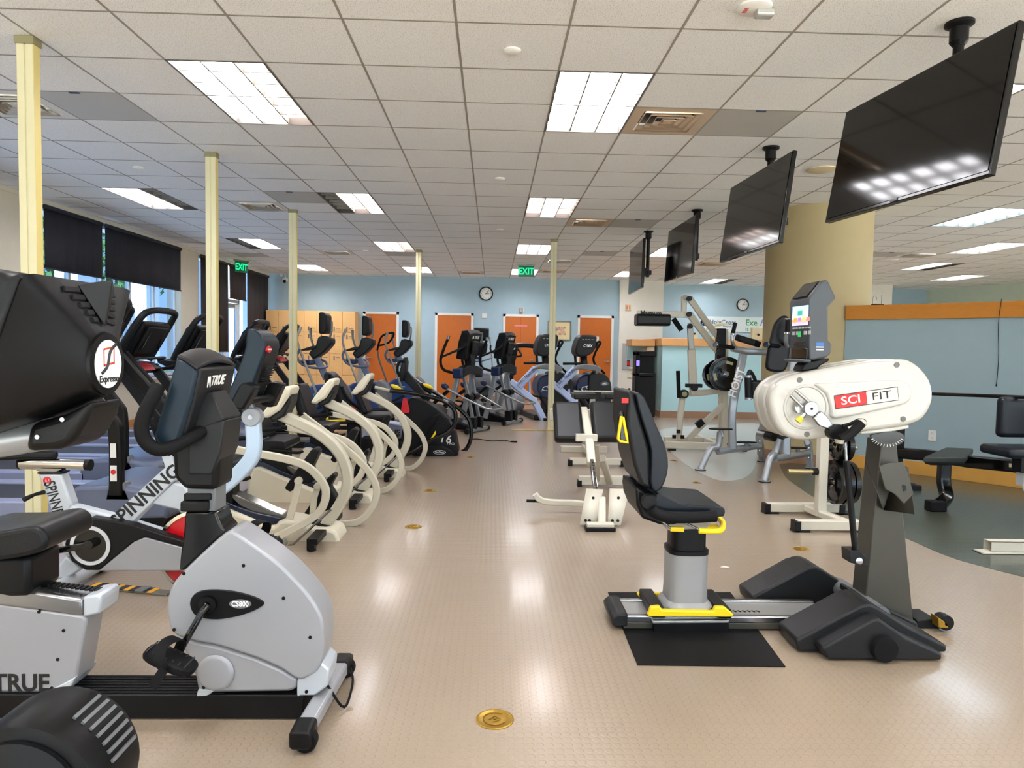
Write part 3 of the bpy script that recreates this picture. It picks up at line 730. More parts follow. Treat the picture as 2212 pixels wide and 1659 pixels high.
# exit signs
EXG = mat('green exit letters', '#0fd08a', .4, emit='#10e08c', es=.55)
ACR = mat('green tinted sign panel', '#1f7a5c', .15)
def exit_sign(x, y, rz, lab):
    t = thing('exit_sign', lab, 'exit sign', (x, y, HZ), rz)
    m = MB(); m.bb(-.18, .18, -.03, .03, -.035, -.002); part('canopy', m, STEEL, t, .004)
    m = MB(); m.bb(-.165, .165, -.004, .004, -.26, -.035); part('panel', m, ACR, t)
    text('lettering', 'EXIT', .19, EXG, t, (0, -.006, -.148), (1, 0, 0), (0, 0, 1), .001, .006, squeeze=.82)
    text('lettering', 'EXIT', .19, EXG, t, (0, .006, -.148), (-1, 0, 0), (0, 0, 1), .001, .006, squeeze=.82)
P = onz(1137, 571, HZ); exit_sign(P.x, P.y, 0, 'hanging green exit sign in the middle of the room')
P = onz(521, 562, HZ); exit_sign(P.x, P.y, R(62), 'green exit sign hanging before the short shade by the glazed door')
# wall devices
def flat(name, lab, cat, px0, py0, px1, py1, Y, dep, m_, bev=.003):
    m = MB(); bpx(m, px0, py0, px1, py1, Y - dep, dep); return tag(part(name, m, m_, None, bev), lab, cat)
flat('wall_plate', 'small white plate on blue wall under the clock', 'wall plate', 1041, 677, 1051, 687, YF, .02, WHITEP)
P = ony(1125.5, 670, YF); t = thing('wall_alarm', 'white alarm horn above the door with the pink sign', 'alarm', (P.x, YF, P.z))
m = MB(); m.bb(-.06, .06, -.04, 0, -.06, .06); part('body', m, mat('alarm cream', '#e6ddc6', .5), t, .006); m = MB(); m.bb(-.04, -.01, -.06, -.04, -.05, .05); m.bb(.01, .04, -.06, -.04, -.05, .05); m.cyl((0, -.03, -.06), (0, -.03, -.09), .02); part('horn', m, GREY, t)
P = ony(1356.5, 664, YF - .12); t = thing('fire_alarm_strobe', 'cream and red strobe on the white pier', 'fire alarm', (P.x, YF - .12, P.z))
m = MB(); m.bb(-.07, .07, -.04, 0, -.08, .08); part('body', m, mat('strobe cream', '#ead9b8', .5), t, .006)
m = MB(); m.bb(-.045, -.02, -.045, -.04, -.05, .05); m.bb(.02, .05, -.045, -.04, -.05, .05); part('red_mark', m, mat('orange red marks', '#cf6a3d', .5), t)
P = ony(1357, 770, YF - .12); t = thing('extinguisher_cabinet', 'grey fire extinguisher cabinet set in the white pier', 'extinguisher cabinet', (P.x, YF - .12, P.z))
m = MB(); m.bb(-.15, .15, -.03, 0, -.33, .33); part('frame', m, mat('cabinet grey', '#a9adaf', .5), t, .004)
m = MB(); m.bb(-.035, .035, -.034, -.028, -.24, .24); part('window', m, mat('dark cabinet glass', '#2b2a2c', .15), t)
for z in (-.17, -.02): m = MB(); m.bb(-.03, .03, -.038, -.033, z - .05, z + .05); part('red_label', m, RED, t)
P = ony(613, 603, 17.3); t = thing('security_camera', 'small white ball camera in the upper left corner of blue wall', 'camera', (P.x, YF, HZ))
m = MB(); m.cyl((-.1, -.01, -.04), (-.1, -.06, -.04), .035); m.tube([(-.02, -.06, -.03), (.03, -.1, -.05), (.03, -.14, -.12)], .012, smooth=4); part('bracket', m, WHITEP, t)
m = MB(); m.ell((.03, -.16, -.16), (.07, .07, .065)); part('housing', m, WHITEP, t); m = MB(); m.cyl((.03, -.2, -.19), (.03, -.235, -.21), .035); part('lens', m, BLK, t)
# framed picture (plain stand-in painting)
def paint_mat():
    m = bpy.data.materials.new('muted landscape print'); m.use_nodes = True; nt = m.node_tree; b = nt.nodes['Principled BSDF']
    nz = nt.nodes.new('ShaderNodeTexNoise'); nz.inputs['Scale'].default_value = 9; nz.inputs['Detail'].default_value = 6
    tc = nt.nodes.new('ShaderNodeTexCoord'); nt.links.new(tc.outputs['Object'], nz.inputs['Vector'])
    cr = nt.nodes.new('ShaderNodeValToRGB'); e = cr.color_ramp.elements; e[0].position = .35; e[0].color = lin('#7d7f86'); e[1].position = .5; e[1].color = lin('#d9a98a')
    x = e.new(.62); x.color = lin('#ead9b2'); nt.links.new(nz.outputs['Fac'], cr.inputs[0]); nt.links.new(cr.outputs[0], b.inputs['Base Color']); return m
PA = paint_mat()
a = ony(1183, 693, YF); b = ony(1232.5, 735.5, YF); w_ = (b.x - a.x) / 2; h_ = (a.z - b.z) / 2
t = thing('framed_picture', 'framed landscape print with cream mat beside the last brown door', 'picture', ((a.x + b.x) / 2, YF, (a.z + b.z) / 2))
m = MB()
for q in ((-w_, w_, h_ - .025, h_), (-w_, w_, -h_, -h_ + .025), (-w_, -w_ + .025, -h_, h_), (w_ - .025, w_, -h_, h_)): m.bb(q[0], q[1], -.03, 0, q[2], q[3])
part('frame', m, mat('pewter frame', '#8a8880', .4, metal=.4), t, .003)
m = MB(); m.bb(-w_ + .02, w_ - .02, -.012, 0, -h_ + .02, h_ - .02); part('mat_board', m, mat('cream mat', '#ecd9a6', .6), t)
m = MB(); m.bb(-w_ * .5, w_ * .55, -.015, -.012, -h_ * .45, h_ * .4); part('print', m, PA, t)
flat('paper_notice', 'white paper notice taped to the right edge of the last brown door', 'notice', 1288, 727, 1293.5, 741, YF - .015, .003, WHITEP, 0)
# banner
a = ony(1512, 683, 18.28); b = ony(1700, 719, 18.28)
t = thing('wall_banner', 'white clinic banner on the teal wall behind the white machine', 'banner', (a.x, 18.29, b.z)); bw, bh = b.x - a.x, a.z - b.z
m = MB(); m.bb(0, bw, -.012, 0, 0, bh); part('sheet', m, mat('banner white', '#dfeaec', .6), t)
LB = mat('navy lettering', '#263a5c', .5); LG = mat('green lettering', '#2f9a57', .5)
m = MB(); m.lathe([(.1, 0), (.1, .003), (.085, .003), (.085, 0)], (.11, -.013, bh * .6), (0, -1, 0), 32); m.tube([(.06, -.015, bh * .45), (.11, -.015, bh * .78), (.16, -.015, bh * .45)], .012); part('emblem', m, mat('emblem blue', '#5f88b8', .5), t)
text('lettering', 'HolyCross', .17, LB, t, (.25, -.014, bh * .62), (1, 0, 0), (0, 0, 1), .001, align='LEFT', spacing=.98)
text('lettering', 'Hospital', .07, LB, t, (.62, -.014, bh * .36), (1, 0, 0), (0, 0, 1), .001, align='LEFT')
text('lettering', 'Exe', .22, LG, t, (1.22, -.014, bh * .62), (1, 0, 0), (0, 0, 1), .001, .003, align='LEFT')
text('lettering', 'R', .24, mat('violet lettering', '#6c7fc0', .5), t, (1.6, -.014, bh * .62), (1, 0, 0), (0, 0, 1), .001, align='LEFT', shear=.3)
text('lettering', 'x', .12, LG, t, (1.76, -.014, bh * .45), (1, 0, 0), (0, 0, 1), .001, align='LEFT')
text('lettering', 'is', .17, LG, t, (1.22, -.014, bh * .2), (1, 0, 0), (0, 0, 1), .001, align='LEFT')
# small apparatus on the counter
P = ony(1600, 728, 13.7)
for k, px in enumerate((1500, 1560, 1638)):
    P = ony(px, 731, 13.62); t = thing('desk_monitor', ['small cream device at left on the reception counter', 'cream frame with black knobs at middle of the counter', 'cream box at the right of the reception counter'][k], 'device', (P.x, 13.68, 1.562))
    m = MB()
    if k == 1: m.tube([(-.3, 0, .02), (-.3, 0, .2), (.05, 0, .3)], .02); m.tube([(-.2, 0, .02), (.2, 0, .14)], .015); m.box((0, 0, .3), (.25, .06, .03))
    else: m.box((0, 0, .063 + .03 * k), (.12 + .06 * k, .1, .12 + .06 * k))
    m.box((0, 0, .008), (.5 if k == 1 else .2, .14, .012)); part('body', m, mat('device cream', '#d9d3ae', .5), t, .004)
    m = MB(); m.cyl((0, -.06, .1), (0, -.08, .1), .02); part('knob', m, BLK, t)
# floor medallions
ML = ['brass floor medallion nearest the camera in the aisle', 'brass floor medallion beside the first cream looped machine', 'brass floor medallion beside the third cream looped machine', 'farthest brass floor medallion by the black machine tip',
      'brass floor medallion near the white weight tree', 'dull floor medallion behind the seat of the arm machine', 'dull floor medallion left of the grey floor patch']
for k, (q, r) in enumerate([((1069, 1554), .068), ((893, 1138), .062), ((928, 1060), .058), ((1016, 988), .06), ((1730, 1186), .052), ((1505, 1043), .05), ((1455, 995), .05)]):
    P = onz(q[0], q[1]); t = thing('floor_medallion', ML[k], 'floor medallion', (P.x, P.y, 0), group='floor medallions')
    m = MB(); m.lathe([(r, 0), (r, .002), (r * .92, .0035), (r * .88, .002), (r * .5, .002), (0, .002)], n=40); part('disc', m, BRASS if k < 5 else mat('dull bronze', '#a88a62', .5, metal=.3), t)
    m = MB(); m.tube([(r * .6 * math.cos(a), r * .6 * math.sin(a), .003) for a in [i * PI / 10 for i in range(3, 19)]], .0025, n=5); m.tube([(-r * .3, -r * .1, .003), (0, r * .25, .003), (r * .3, -r * .1, .003), (-r * .1, -r * .3, .003)], .0025, n=5); m.cyl((0, 0, .002), (0, 0, .005), .006); part('relief', m, mat('worn brass', '#8c6a24', .4, metal=.7), t)
P = onz(1565, 1226); m = MB(); m.add([(P.x - .03, P.y, .002), (P.x + .02, P.y - .012, .004), (P.x + .035, P.y + .005, .002), (P.x + .0, P.y + .015, .007)], [(0, 1, 2, 3)])
tag(part('paper_scrap', m, WHITEP, None), 'small white paper scrap on the floor left of the arm machine mast', 'paper')
# cable cover with striped tape, cords
a = onz(196, 1267); b = onz(368, 1284); d_ = (b - a); t = thing('cable_cover', 'flat cable cover with yellow and black tape under the spin bike', 'cable cover', a, math.atan2(d_.y, d_.x))
L_ = d_.length; m = MB(); m.bb(0, L_, -.03, .03, .001, .012); part('strip', m, mat('worn grey strip', '#6d6c66', .6), t, .003)
m = MB()
for k in range(6): m.bb(.02 + k * .07, .05 + k * .07, -.034, .034, .011, .0145)
part('hazard_tape', m, mat('hazard yellow', '#e9a812', .5), t)
m = MB()
for k in range(5): m.bb(.05 + k * .07, .09 + k * .07, -.034, .034, .011, .0143)
part('hazard_tape', m, BLK, t)
m = MB(); m.bb(L_ * .62, L_ * .72, -.04, .03, .012, .022); part('plug', m, GREY, t, .004)
m = MB(); m.tube([onz(*q, .006) for q in ((1010, 950), (1030, 948), (1060, 952), (1090, 951), (1104, 954))], .006, smooth=5); e = onz(1104, 954, .008); m.box((e.x + .04, e.y, .012), (.09, .04, .018)); tag(part('extension_lead', m, BLK, None), 'black power cord with plug lying on the aisle floor', 'cord')
m = MB(); a = onz(1105, 929); b = onz(1200, 931); m.bb(a.x, b.x, a.y - .05, a.y + .05, .001, .01); o = tag(part('cable_ramp', m, mat('brassy taped ramp', '#b49a4e', .5, var=.5, vscale=14), None), 'yellowish taped cable ramp at the foot of the free standing pole', 'cable cover')
# ================================================================== LEFT FRONT MACHINES
z1 = zm(2.9625, 0, 540); z2 = zm(2.7238, 0, 1050); z3 = zm(2.962, 440, 660); z4 = zm(4.609, 560, 640); z5 = zm(4.254, 860, 660)
s3 = zm(4.6095, 0, 940); s4 = zm(4.8087, 240, 640); s1 = zm(6.9125, 440, 780); s2 = zm(5.2667, 440, 960)
z6 = zm(2.5914, 1120, 820); z7 = zm(1.929, 1620, 600); z8 = zm(3.607, 1330, 600); r4 = zm(2.370, 1780, 560); r5 = zm(3.95, 1320, 540); s5 = zm(6.38, 880, 700); s6 = zm(6.381, 1090, 700)
def tpts(F, pts, v):
    """pixel list (or list of (px,py,v)) to local points"""
    return [F.p(p[0], p[1], p[2] if len(p) > 2 else v) for p in pts]
def sideprism(F, pts, v, a, b, smooth=0, taper=None):
    m = MB(); m.prism(F.side(pts, v), a, b, 'v', smooth, taper); return m
def mir(pts): return [Vector((p.x, -p.y, p.z)) for p in pts]
def screws(m, F, pts, v, r=.006):
    for p in pts:
        c = F.p(p[0], p[1], v); m.cyl((c.x, c.y + .002, c.z), (c.x, c.y - .002, c.z), r, n=10)

# ---- recumbent bike with silver shroud -------------------------------------------------
F = Frame(-1.05, 2.46)
t = thing('recumbent_bike', 'silver and black recumbent exercise bike in the left foreground', 'exercise bike', (F.o.x, F.o.y, 0))
a = F.side([(655, 1535), (655, 1502)], -.07)
m = MB(); m.bb(-1.45, a[0][0], -.07, .08, 0.004, a[1][1]); part('base_rail', m, BLK, t, .004)
m = MB()
for k in range(7): m.bb(-.72, a[0][0] - .28, -.06 + k * .02, -.052 + k * .02, a[1][1], a[1][1] + .003)
part('rail_tread', m, BLKM, t)
# stabiliser
p0 = F.loc(onz(668, 1560, .05)); p1 = F.loc(onz(735, 1420, .07)); p0 = Vector((p0.x, -.22, .055)); p1 = Vector((p0.x + .02, .22, .055))
m = MB(); m.tube([p0, p1], 0, sec=(.05, .06), ref=(0, 0, 1)); part('stabilizer', m, SILV, t, .003)
for s_ in (-1, 1):
    e = p0 if s_ < 0 else p1
    m = MB(); m.tube([e + Vector((0, .02 * s_, 0)) * -1, e + Vector((0, .07 * s_, -.004))], 0, sec=(.062, .072), ref=(0, 0, 1)); part('end_cap', m, BLK, t, .008)
    m = MB(); w0 = e + Vector((.012, .035 * s_, -.018)); m.lathe([(.034, -.02), (.037, -.014), (.037, .014), (.034, .02), (.01, .021)], w0, (0, s_, 0), 24); part('transport_wheel', m, BLKM, t)
m = MB(); m.tube([Vector((p1.x + .05, .16, .08)), Vector((p1.x + .07, .1, .05)), Vector((p1.x + .06, .0, .01)), Vector((p1.x + .0, -.0, .09))], .005, smooth=5, n=6); part('power_cable', m, BLK, t)
# shroud
up = sm2(F.side(z2(1345, 265, 1250, 338, 1080, 500, 1010, 590, 980, 690, 990, 800, 1020, 870, 1150, 915, 1280, 940, 1500, 1010, 1650, 1075, 1755, 1140, 1830, 1115, 1880, 1070, 1905, 980, 1905, 830, 1880, 740, 1800, 620, 1650, 465, 1500, 352, 1400, 285), -.078), 3)
m = MB(); m.prism(up, -.078, .078); part('shroud', m, SILV, t, .028, seg=4)
m = sideprism(F, z2(1020, 870, 1150, 915, 1280, 940, 1500, 1010, 1650, 1075, 1750, 1135, 1745, 1195, 1700, 1212, 1240, 1218, 1165, 1222, 1150, 1130, 1100, 1000), -.066, -.066, .066); part('lower_fairing', m, SILV, t, .012)
m = sideprism(F, z2(1745, 1140, 1830, 1100, 1890, 1040, 1935, 1080, 1925, 1180, 1850, 1235, 1770, 1235, 1745, 1275), -.07, -.07, .07); part('front_foot', m, SILV2, t, .01)
m = sideprism(F, z2(1165, 1195, 1270, 1200, 1215, 1240, 1150, 1245), -.07, -.07, .07); part('rear_foot', m, SILV2, t, .005)
c = F.p(*z2(1270, 1095)[0], -.068); m = MB(); m.lathe([(.064, 0), (.064, .006), (.058, .012), (.05, .014)], c, (0, -1, 0), 36); part('round_cover', m, SILV, t)
m = MB(); screws(m, F, z2(1082, 515, 1433, 468, 1668, 659, 1825, 890, 1025, 845, 1200, 1184, 1803, 1210), -.078); parts('screw', m, BLK, t)
m = sideprism(F, z2(1118, 690, 1140, 640, 1190, 614, 1280, 608, 1400, 622, 1510, 655, 1555, 690, 1500, 730, 1400, 765, 1280, 784, 1190, 775, 1140, 750), -.08, -.083, -.074, smooth=3); part('crank_recess', m, BLK, t, .003)
c = F.p(*z2(1415, 692)[0], -.084); m = MB(); pr = [(c.x + .038 * math.cos(i * PI / 16), c.z + .016 * math.sin(i * PI / 16)) for i in range(32)]; m.prism(pr, c.y - .004, c.y); part('badge', m, GREY, t, .001)
text('lettering', 'CS800', .026, LETW, t, (c.x, c.y - .005, c.z), (1, 0, 0), (0, 0, 1), .001, .0004, squeeze=.85)
cc = F.p(*z2(1225, 695)[0], -.088)
m = MB(); m.cyl((cc.x, cc.y + .02, cc.z), (cc.x, cc.y - .012, cc.z), .03, n=24); part('crank_hub', m, BLKG, t)
def pedal(P, par, ang, sgn):
    o = thing('pedal', '', ''); del o['label'], o['category']; o.parent = par
    rot = ((0, 1, 0), ang)
    m = MB(); m.ell(P, (.088, .052, .02), rot, n=20, m=10, pw=.6); q = part('pedal_body', m, BLKM, par, 0)
    bpy.data.objects.remove(o)
    q.name = 'pedal'
    dx, dz = math.cos(ang), -math.sin(ang)
    m = MB(); N_ = 12; L = []
    for i in range(N_ + 1):
        a_ = -.2 + (PI + .4) * i / N_; L.append(P + Vector((.015 * math.sin(a_ * 2), .06 * math.cos(a_), .01 + .06 * math.sin(a_))))
    m.tube(L, 0, sec=(.035, .003), ref=(dx, 0, dz)); m.tube([L[-1] if sgn < 0 else L[0], (L[-1] if sgn < 0 else L[0]) + Vector((-.03, sgn * .02, -.05))], 0, sec=(.03, .004), ref=(dx, 0, dz))
    part('pedal_strap', m, BLKM, q)
    m = MB()
    for k in range(-3, 4): 
        c_ = P + Vector((dx * k * .022, 0, dz * k * .022 + .019)); m.box(c_, (.004, .08, .004), rot)
    part('pedal_tread', m, mat('grip rubber', '#2c2d2e', .8), q)
pp = F.p(*z2(1060, 960)[0], -.14); m = MB(); m.tube([(cc.x, cc.y - .01, cc.z), (cc.x - .01, -.12, cc.z - .02), (pp.x, -.13, pp.z)], [.013, .011, .012]); part('crank_arm', m, BLKG, t)
P = F.p(*z2(1005, 1025)[0], -.19); pedal(P, t, R(24), -1)
fp = Vector((2 * cc.x - pp.x, .13, 2 * cc.z - pp.z)); m = MB(); m.tube([(cc.x, .07, cc.z), fp], [.013, .011]); part('crank_arm', m, BLKG, t)
P2 = F.p(560, 1165, .19); pedal(P2, t, R(14), 1)
# mast and console
m = sideprism(F, z2(1088, 150, 1272, 150, 1300, 230, 1335, 268, 1250, 340, 1080, 500, 1050, 500, 1060, 400, 1075, 300), -.06, -.06, .06); part('mast_boot', m, BLKG, t, .012)
m = sideprism(F, z2(1100, -20, 1268, -20, 1268, 160, 1100, 160), -.05, -.05, .05); part('mast_tube', m, GREY, t, .006)
m = sideprism(F, z2(1062, 90, 1225, 88, 1225, 150, 1062, 150), -.062, -.068, .062); part('mast_clamp', m, BLK, t, .006)
m = sideprism(F, z2(1080, 45, 1240, 45, 1240, 85, 1080, 85), -.058, -.06, .06); part('mast_clamp', m, BLK, t, .004)
m = sideprism(F, z1(1190, 1000, 1440, 1080, 1400, 1250, 1388, 1540, 1172, 1535, 1105, 1460, 1095, 1280), -.078, -.078, .078); part('mast_housing', m, BLK, t, .02)
sd = F.side(z1(1128, 682, 1200, 715, 1262, 765, 1225, 950, 1180, 1110, 1120, 1300, 1000, 1235, 978, 1185, 1050, 950), -.17)
m = MB(); m.prism(sd, -.17, .17); part('console', m, TEAL, t, .012)
sd2 = F.side(z1(1185, 722, 1262, 765, 1225, 950, 1180, 1110, 1150, 1200, 1110, 1180), -.172)
m = MB(); m.prism([(x + .006, z) for x, z in sd2], -.155, .155); part('console_back', m, CHAR, t, .01)
sd3 = F.side(z1(1126, 688, 1190, 722, 1262, 775, 1266, 752, 1205, 700, 1140, 668), -.17)
m = MB(); rings = []
for k in range(9):
    v = -.17 + .34 * k / 8; h = .022 * (1 - (v / .17) ** 2); rings.append([Vector((x, v, z + h)) for x, z in sd3])
m.loft(rings); part('console_hood', m, CHAR, t, .004)
ub = sum(p[0] for p in sd2[1:3]) / 2; 
n0 = F.q(*z1(1280, 972)[0], ub + .01); n1 = F.q(*z1(1500, 1045)[0], ub + .05); zb = n0.z
m = MB(); yv = .085
A_ = [(ub - .06, -yv, n0.z), (ub - .06, yv, n0.z), (ub + .012, yv * .7, n0.z + .03), (ub + .012, -yv * .7, n0.z + .03)]
B_ = [(ub - .06, -yv, n1.z - .06), (ub - .06, yv, n1.z - .06), (ub + .062, yv, n1.z - .01), (ub + .062, -yv, n1.z - .01)]
m.add(A_ + B_, [(0, 1, 2, 3), (4, 7, 6, 5), (3, 2, 6, 7), (0, 3, 7, 4), (1, 5, 6, 2), (0, 4, 5, 1)])
m.prism([(ub - .06, n1.z - .04), (ub + .062, n1.z - .012), (ub + .05, n1.z - .12), (ub + .02, n1.z - .2), (ub - .06, n1.z - .2)], -yv, yv)
part('neck_hood', m, CHAR, t, .006)
tx = F.q(464, 822, ub + .012); yd = Vector((sd2[1][0] - sd2[2][0], 0, sd2[1][1] - sd2[2][1]))
text('lettering', 'TRUE', .048, LETW, t, (tx.x + .006, tx.y + .01, tx.z), (0, 1, 0), yd, .001, .001, squeeze=1.0, shear=.25)
m = MB(); q = Vector((tx.x + .006, tx.y - .062, tx.z - .002)); m.add([q + Vector((0, -.02, -.018)), q + Vector((.0, -.01, .018)), q + Vector((0, .016, .018)), q + Vector((0, .01, -.018)), q + Vector((0, .002, -.018)), q + Vector((0, -.001, .002)), q + Vector((0, -.012, -.018))], [(0, 1, 5, 6), (1, 2, 5), (2, 3, 4, 5)]); part('emblem', m, LETW, t)
hb = [F.p(x, y, v) for (x, y), v in zip(z1(1015, 868, 985, 930, 925, 1050, 905, 1150, 940, 1235, 1020, 1278, 1120, 1255, 1225, 1195, 1290, 1162), (-.2, -.215, -.225, -.225, -.215, -.2, -.17, -.12, -.08))]
m = MB(); m.tube(hb, .0225, smooth=5, n=14); part('handlebar', m, BLKM, t)
m = MB(); m.tube(mir(hb), .0225, smooth=5, n=14); part('handlebar', m, BLKM, t)
# seat end
m = sideprism(F, z2(-380, 640, 490, 762, 512, 790, 450, 1140, 425, 1165, 300, 1218, -380, 1218), -.058, -.058, .055); part('seat_housing', m, SILV, t, .01)
m = sideprism(F, z2(290, 1205, 440, 1128, 425, 1165, 345, 1255, 285, 1255), -.07, -.07, .07); part('rear_foot', m, SILV2, t, .004)
m = sideprism(F, z2(-380, 548, 160, 610, 488, 668, 488, 772, -380, 660), -.06, -.06, .052); part('seat_rail', m, STEEL, t, .012)
m = sideprism(F, z2(488, 650, 585, 635, 600, 660, 590, 750, 488, 775), -.064, -.066, .056); part('rail_end_cap', m, SILV2, t, .012)
a = F.p(*z2(200, 585)[0], -.02); b = F.p(*z2(560, 630)[0], -.02); m = MB()
for k in range(14):
    c = a.lerp(b, k / 13); m.box(c + Vector((0, .02, .006)), (.012, .035, .006))
part('rail_ratchet', m, BLK, t)
c0 = F.side(z2(-330, 285, 0, 265, 150, 240, 215, 245, 262, 285, 270, 350, 210, 400, 0, 440, -330, 450), -.15)
m = MB(); m.prism(c0, -.15, .13, 'v', 3); part('seat_cushion', m, LEATH, t, .03, seg=4)
m = sideprism(F, z2(-300, 420, 160, 420, 160, 660, 40, 665, -300, 600), -.1, -.09, .09); part('seat_carriage', m, BLK, t, .02)
b0 = F.p(-150, 1120, 0); m = MB(); m.prism([(b0.x - .1, b0.z), (b0.x - .02, b0.z), (b0.x - .12, b0.z + .55), (b0.x - .2, b0.z + .52)], -.2, .2); part('seat_back', m, LEATH, t, .03, seg=4)
sh = [F.p(*z2(60, 240)[0], .16), F.p(*z2(300, 222)[0], .16), F.p(*z2(450, 215)[0], .16)]
m = MB(); m.tube(sh, .012, n=12); part('side_handle', m, STEEL, t); m = MB(); m.tube([F.p(*z2(300, 222)[0], .16), F.p(*z2(465, 214)[0], .16)], .016, n=12); part('handle_grip', m, BLK, t)
tx = F.p(*z2(150, 1162)[0], -.059); text('lettering', 'TRUE', .085, LETB, t, (tx.x - .015, -.0595, tx.z), (1, 0, 0), (0, 0, 1), .001, .002, squeeze=.95)
m = MB(); screws(m, F, z2(230, 740, 375, 850, 340, 1020, 305, 1188), -.058); parts('screw', m, BLK, t)

# ---- bike with large monitor, mostly out of the frame -----------------------------------
F = Frame(-1.0, 1.55)
t = thing('video_bike', 'exercise bike with huge black monitor cut by the left edge', 'exercise bike', (F.o.x, F.o.y, 0))
ux = .105   # bezel rear plane at top
def bez(u, z): return u
zt = F.q(74, 591, ux).z; zb_ = zt - .314; lean = .132
m = MB(); rings = []
for du, sy, z0, z1_, rd in ((-.115, .205, zb_ - .02, zt + .0, .03), (-.05, .21, zb_ - .02, zt + .005, .03), (-.03, .2, zb_ - .01, zt, .03), (.0, .2, zb_, zt, .02)):
    rg = []
    for (sy_, zz) in ((-1, 1), (1, 1), (1, 0), (-1, 0)):
        z = z1_ if zz else z0; lu = lean * (z - zt) / .36
        corner = Vector((ux + du + lu, sy_ * sy, z))
        rg.append(corner)
    rings.append(rg)
m.loft(rings); part('monitor', m, BLK, t, .02, seg=3)
# tapered back shell: rectangle to round boss
bc = F.p(*z1(720, 730)[0], 0); bc = Vector((ux + .03, bc.y, bc.z)); rb = .07
def cone(a, k, off=0.0):
    ca, sa = math.cos(a), math.sin(a); q = min(1 / max(abs(ca), abs(sa)), 1.38); zc = (zt + zb_) / 2; ry, rz = ca * q * .198, sa * q * .157
    P0 = Vector((ux + lean * ((zc + rz) - zt) / .36, ry, zc + rz)); P1 = Vector((bc.x + .01, rb * ca, bc.z + rb * sa))
    return P0.lerp(P1, k) + Vector((off, 0, off * .6))
m = MB(); N_ = 72
m.loft([[cone(2 * PI * i / N_, k) for i in range(N_)] for k in (0, .04, .96, 1)])
sh = part('back_shell', m, BLK, t, 0, sharp=50); sh.data.materials.append(CHAR)
for p in sh.data.polygons:
    c_ = p.center; a = math.atan2(c_.z - (zt + zb_) / 2, c_.y)
    if R(-20) < a < R(122) and len(p.vertices) == 4: p.material_index = 1
m = MB(); m.lathe([(.07, 0), (.068, .012), (.055, .014), (.055, .01)], (bc.x + .005, 0, bc.z), (1, 0, 0), 40); part('boss_ring', m, BLK, t)
m = MB(); m.lathe([(.053, 0), (.053, .017), (.05, .018), (0, .018)], (bc.x + .002, 0, bc.z), (1, 0, 0), 40); lg = part('logo_disc', m, mat('disc pale', '#e6e8ec', .4), t)
m = MB(); x = bc.x + .0205
for q in (((-.022, -.005), (.022, .0), (.022, .0045), (-.022, -.0005)), ((-.022, .03), (.022, .036), (.022, .04), (-.022, .034)), ((-.022, -.005), (-.018, -.005), (-.018, .034), (-.022, .034)), ((.018, .0), (.022, .0), (.022, .04), (.018, .04))): m.add([(x, a, bc.z + b) for a, b in q], [(0, 1, 2, 3)])
part('logo_square', m, mat('logo orange', '#e0492e', .5), lg)
m = MB(); m.tube([(x, -.03, bc.z - .02), (x, -.008, bc.z - .004), (x, .004, bc.z + .028), (x, .03, bc.z + .045)], .0035, smooth=5, n=5); part('logo_stroke', m, LETB, lg)
text('lettering', 'Expresso', .021, LETB, lg, (x, 0, bc.z - .033), (0, 1, 0), (0, 0, 1), .0005, .0003)
m = MB()
def slot(a0, a1, k, h=.011):
    A_, B_ = cone(a0, k, .002), cone(a1, k, .002); d_ = (B_ - A_).normalized(); n_ = (cone((a0 + a1) / 2, k + .05) - cone((a0 + a1) / 2, k)).normalized()
    m.tube([A_, B_], 0, sec=(h, .006), ref=n_)
for r_ in range(5):
    k = .2 + .14 * r_
    slot(R(118 - 3 * r_), R(103 - 1.5 * r_), k, .012); slot(R(78), R(60), k, .011)
parts('vent_slot', m, mat('vent black', '#070707', .7), t, .002)
m = MB(); A_, B_, C_, D_ = cone(R(104), .1, .004), cone(R(60), .08, .004), cone(R(92), .1, .03), cone(R(88), .95, .004)
m.add([A_, B_, C_ + Vector((.02, .02, .0)), D_], [(0, 1, 2), (1, 3, 2), (0, 2, 3), (0, 3, 1)]); part('back_ridge', m, CHAR, t, .004)
pod = F.side(z1(200, 1110, 420, 1050, 590, 965, 560, 1080, 470, 1240, 380, 1275, 165, 1290), -.06); m = MB(); m.prism(pod, -.07, .07); part('neck_pod', m, BLK, t, .018, seg=3)
m = MB(); screws(m, F, z1(240, 1196, 400, 1085), -.072, .005); parts('screw', m, STEEL, t)
am = tpts(F, z1(330, 1170, 60, 1215, -300, 1280, -700, 1500, -800, 1900), 0); m = MB(); m.tube(am, .036, smooth=5, n=18); part('monitor_arm', m, TUBE, t)
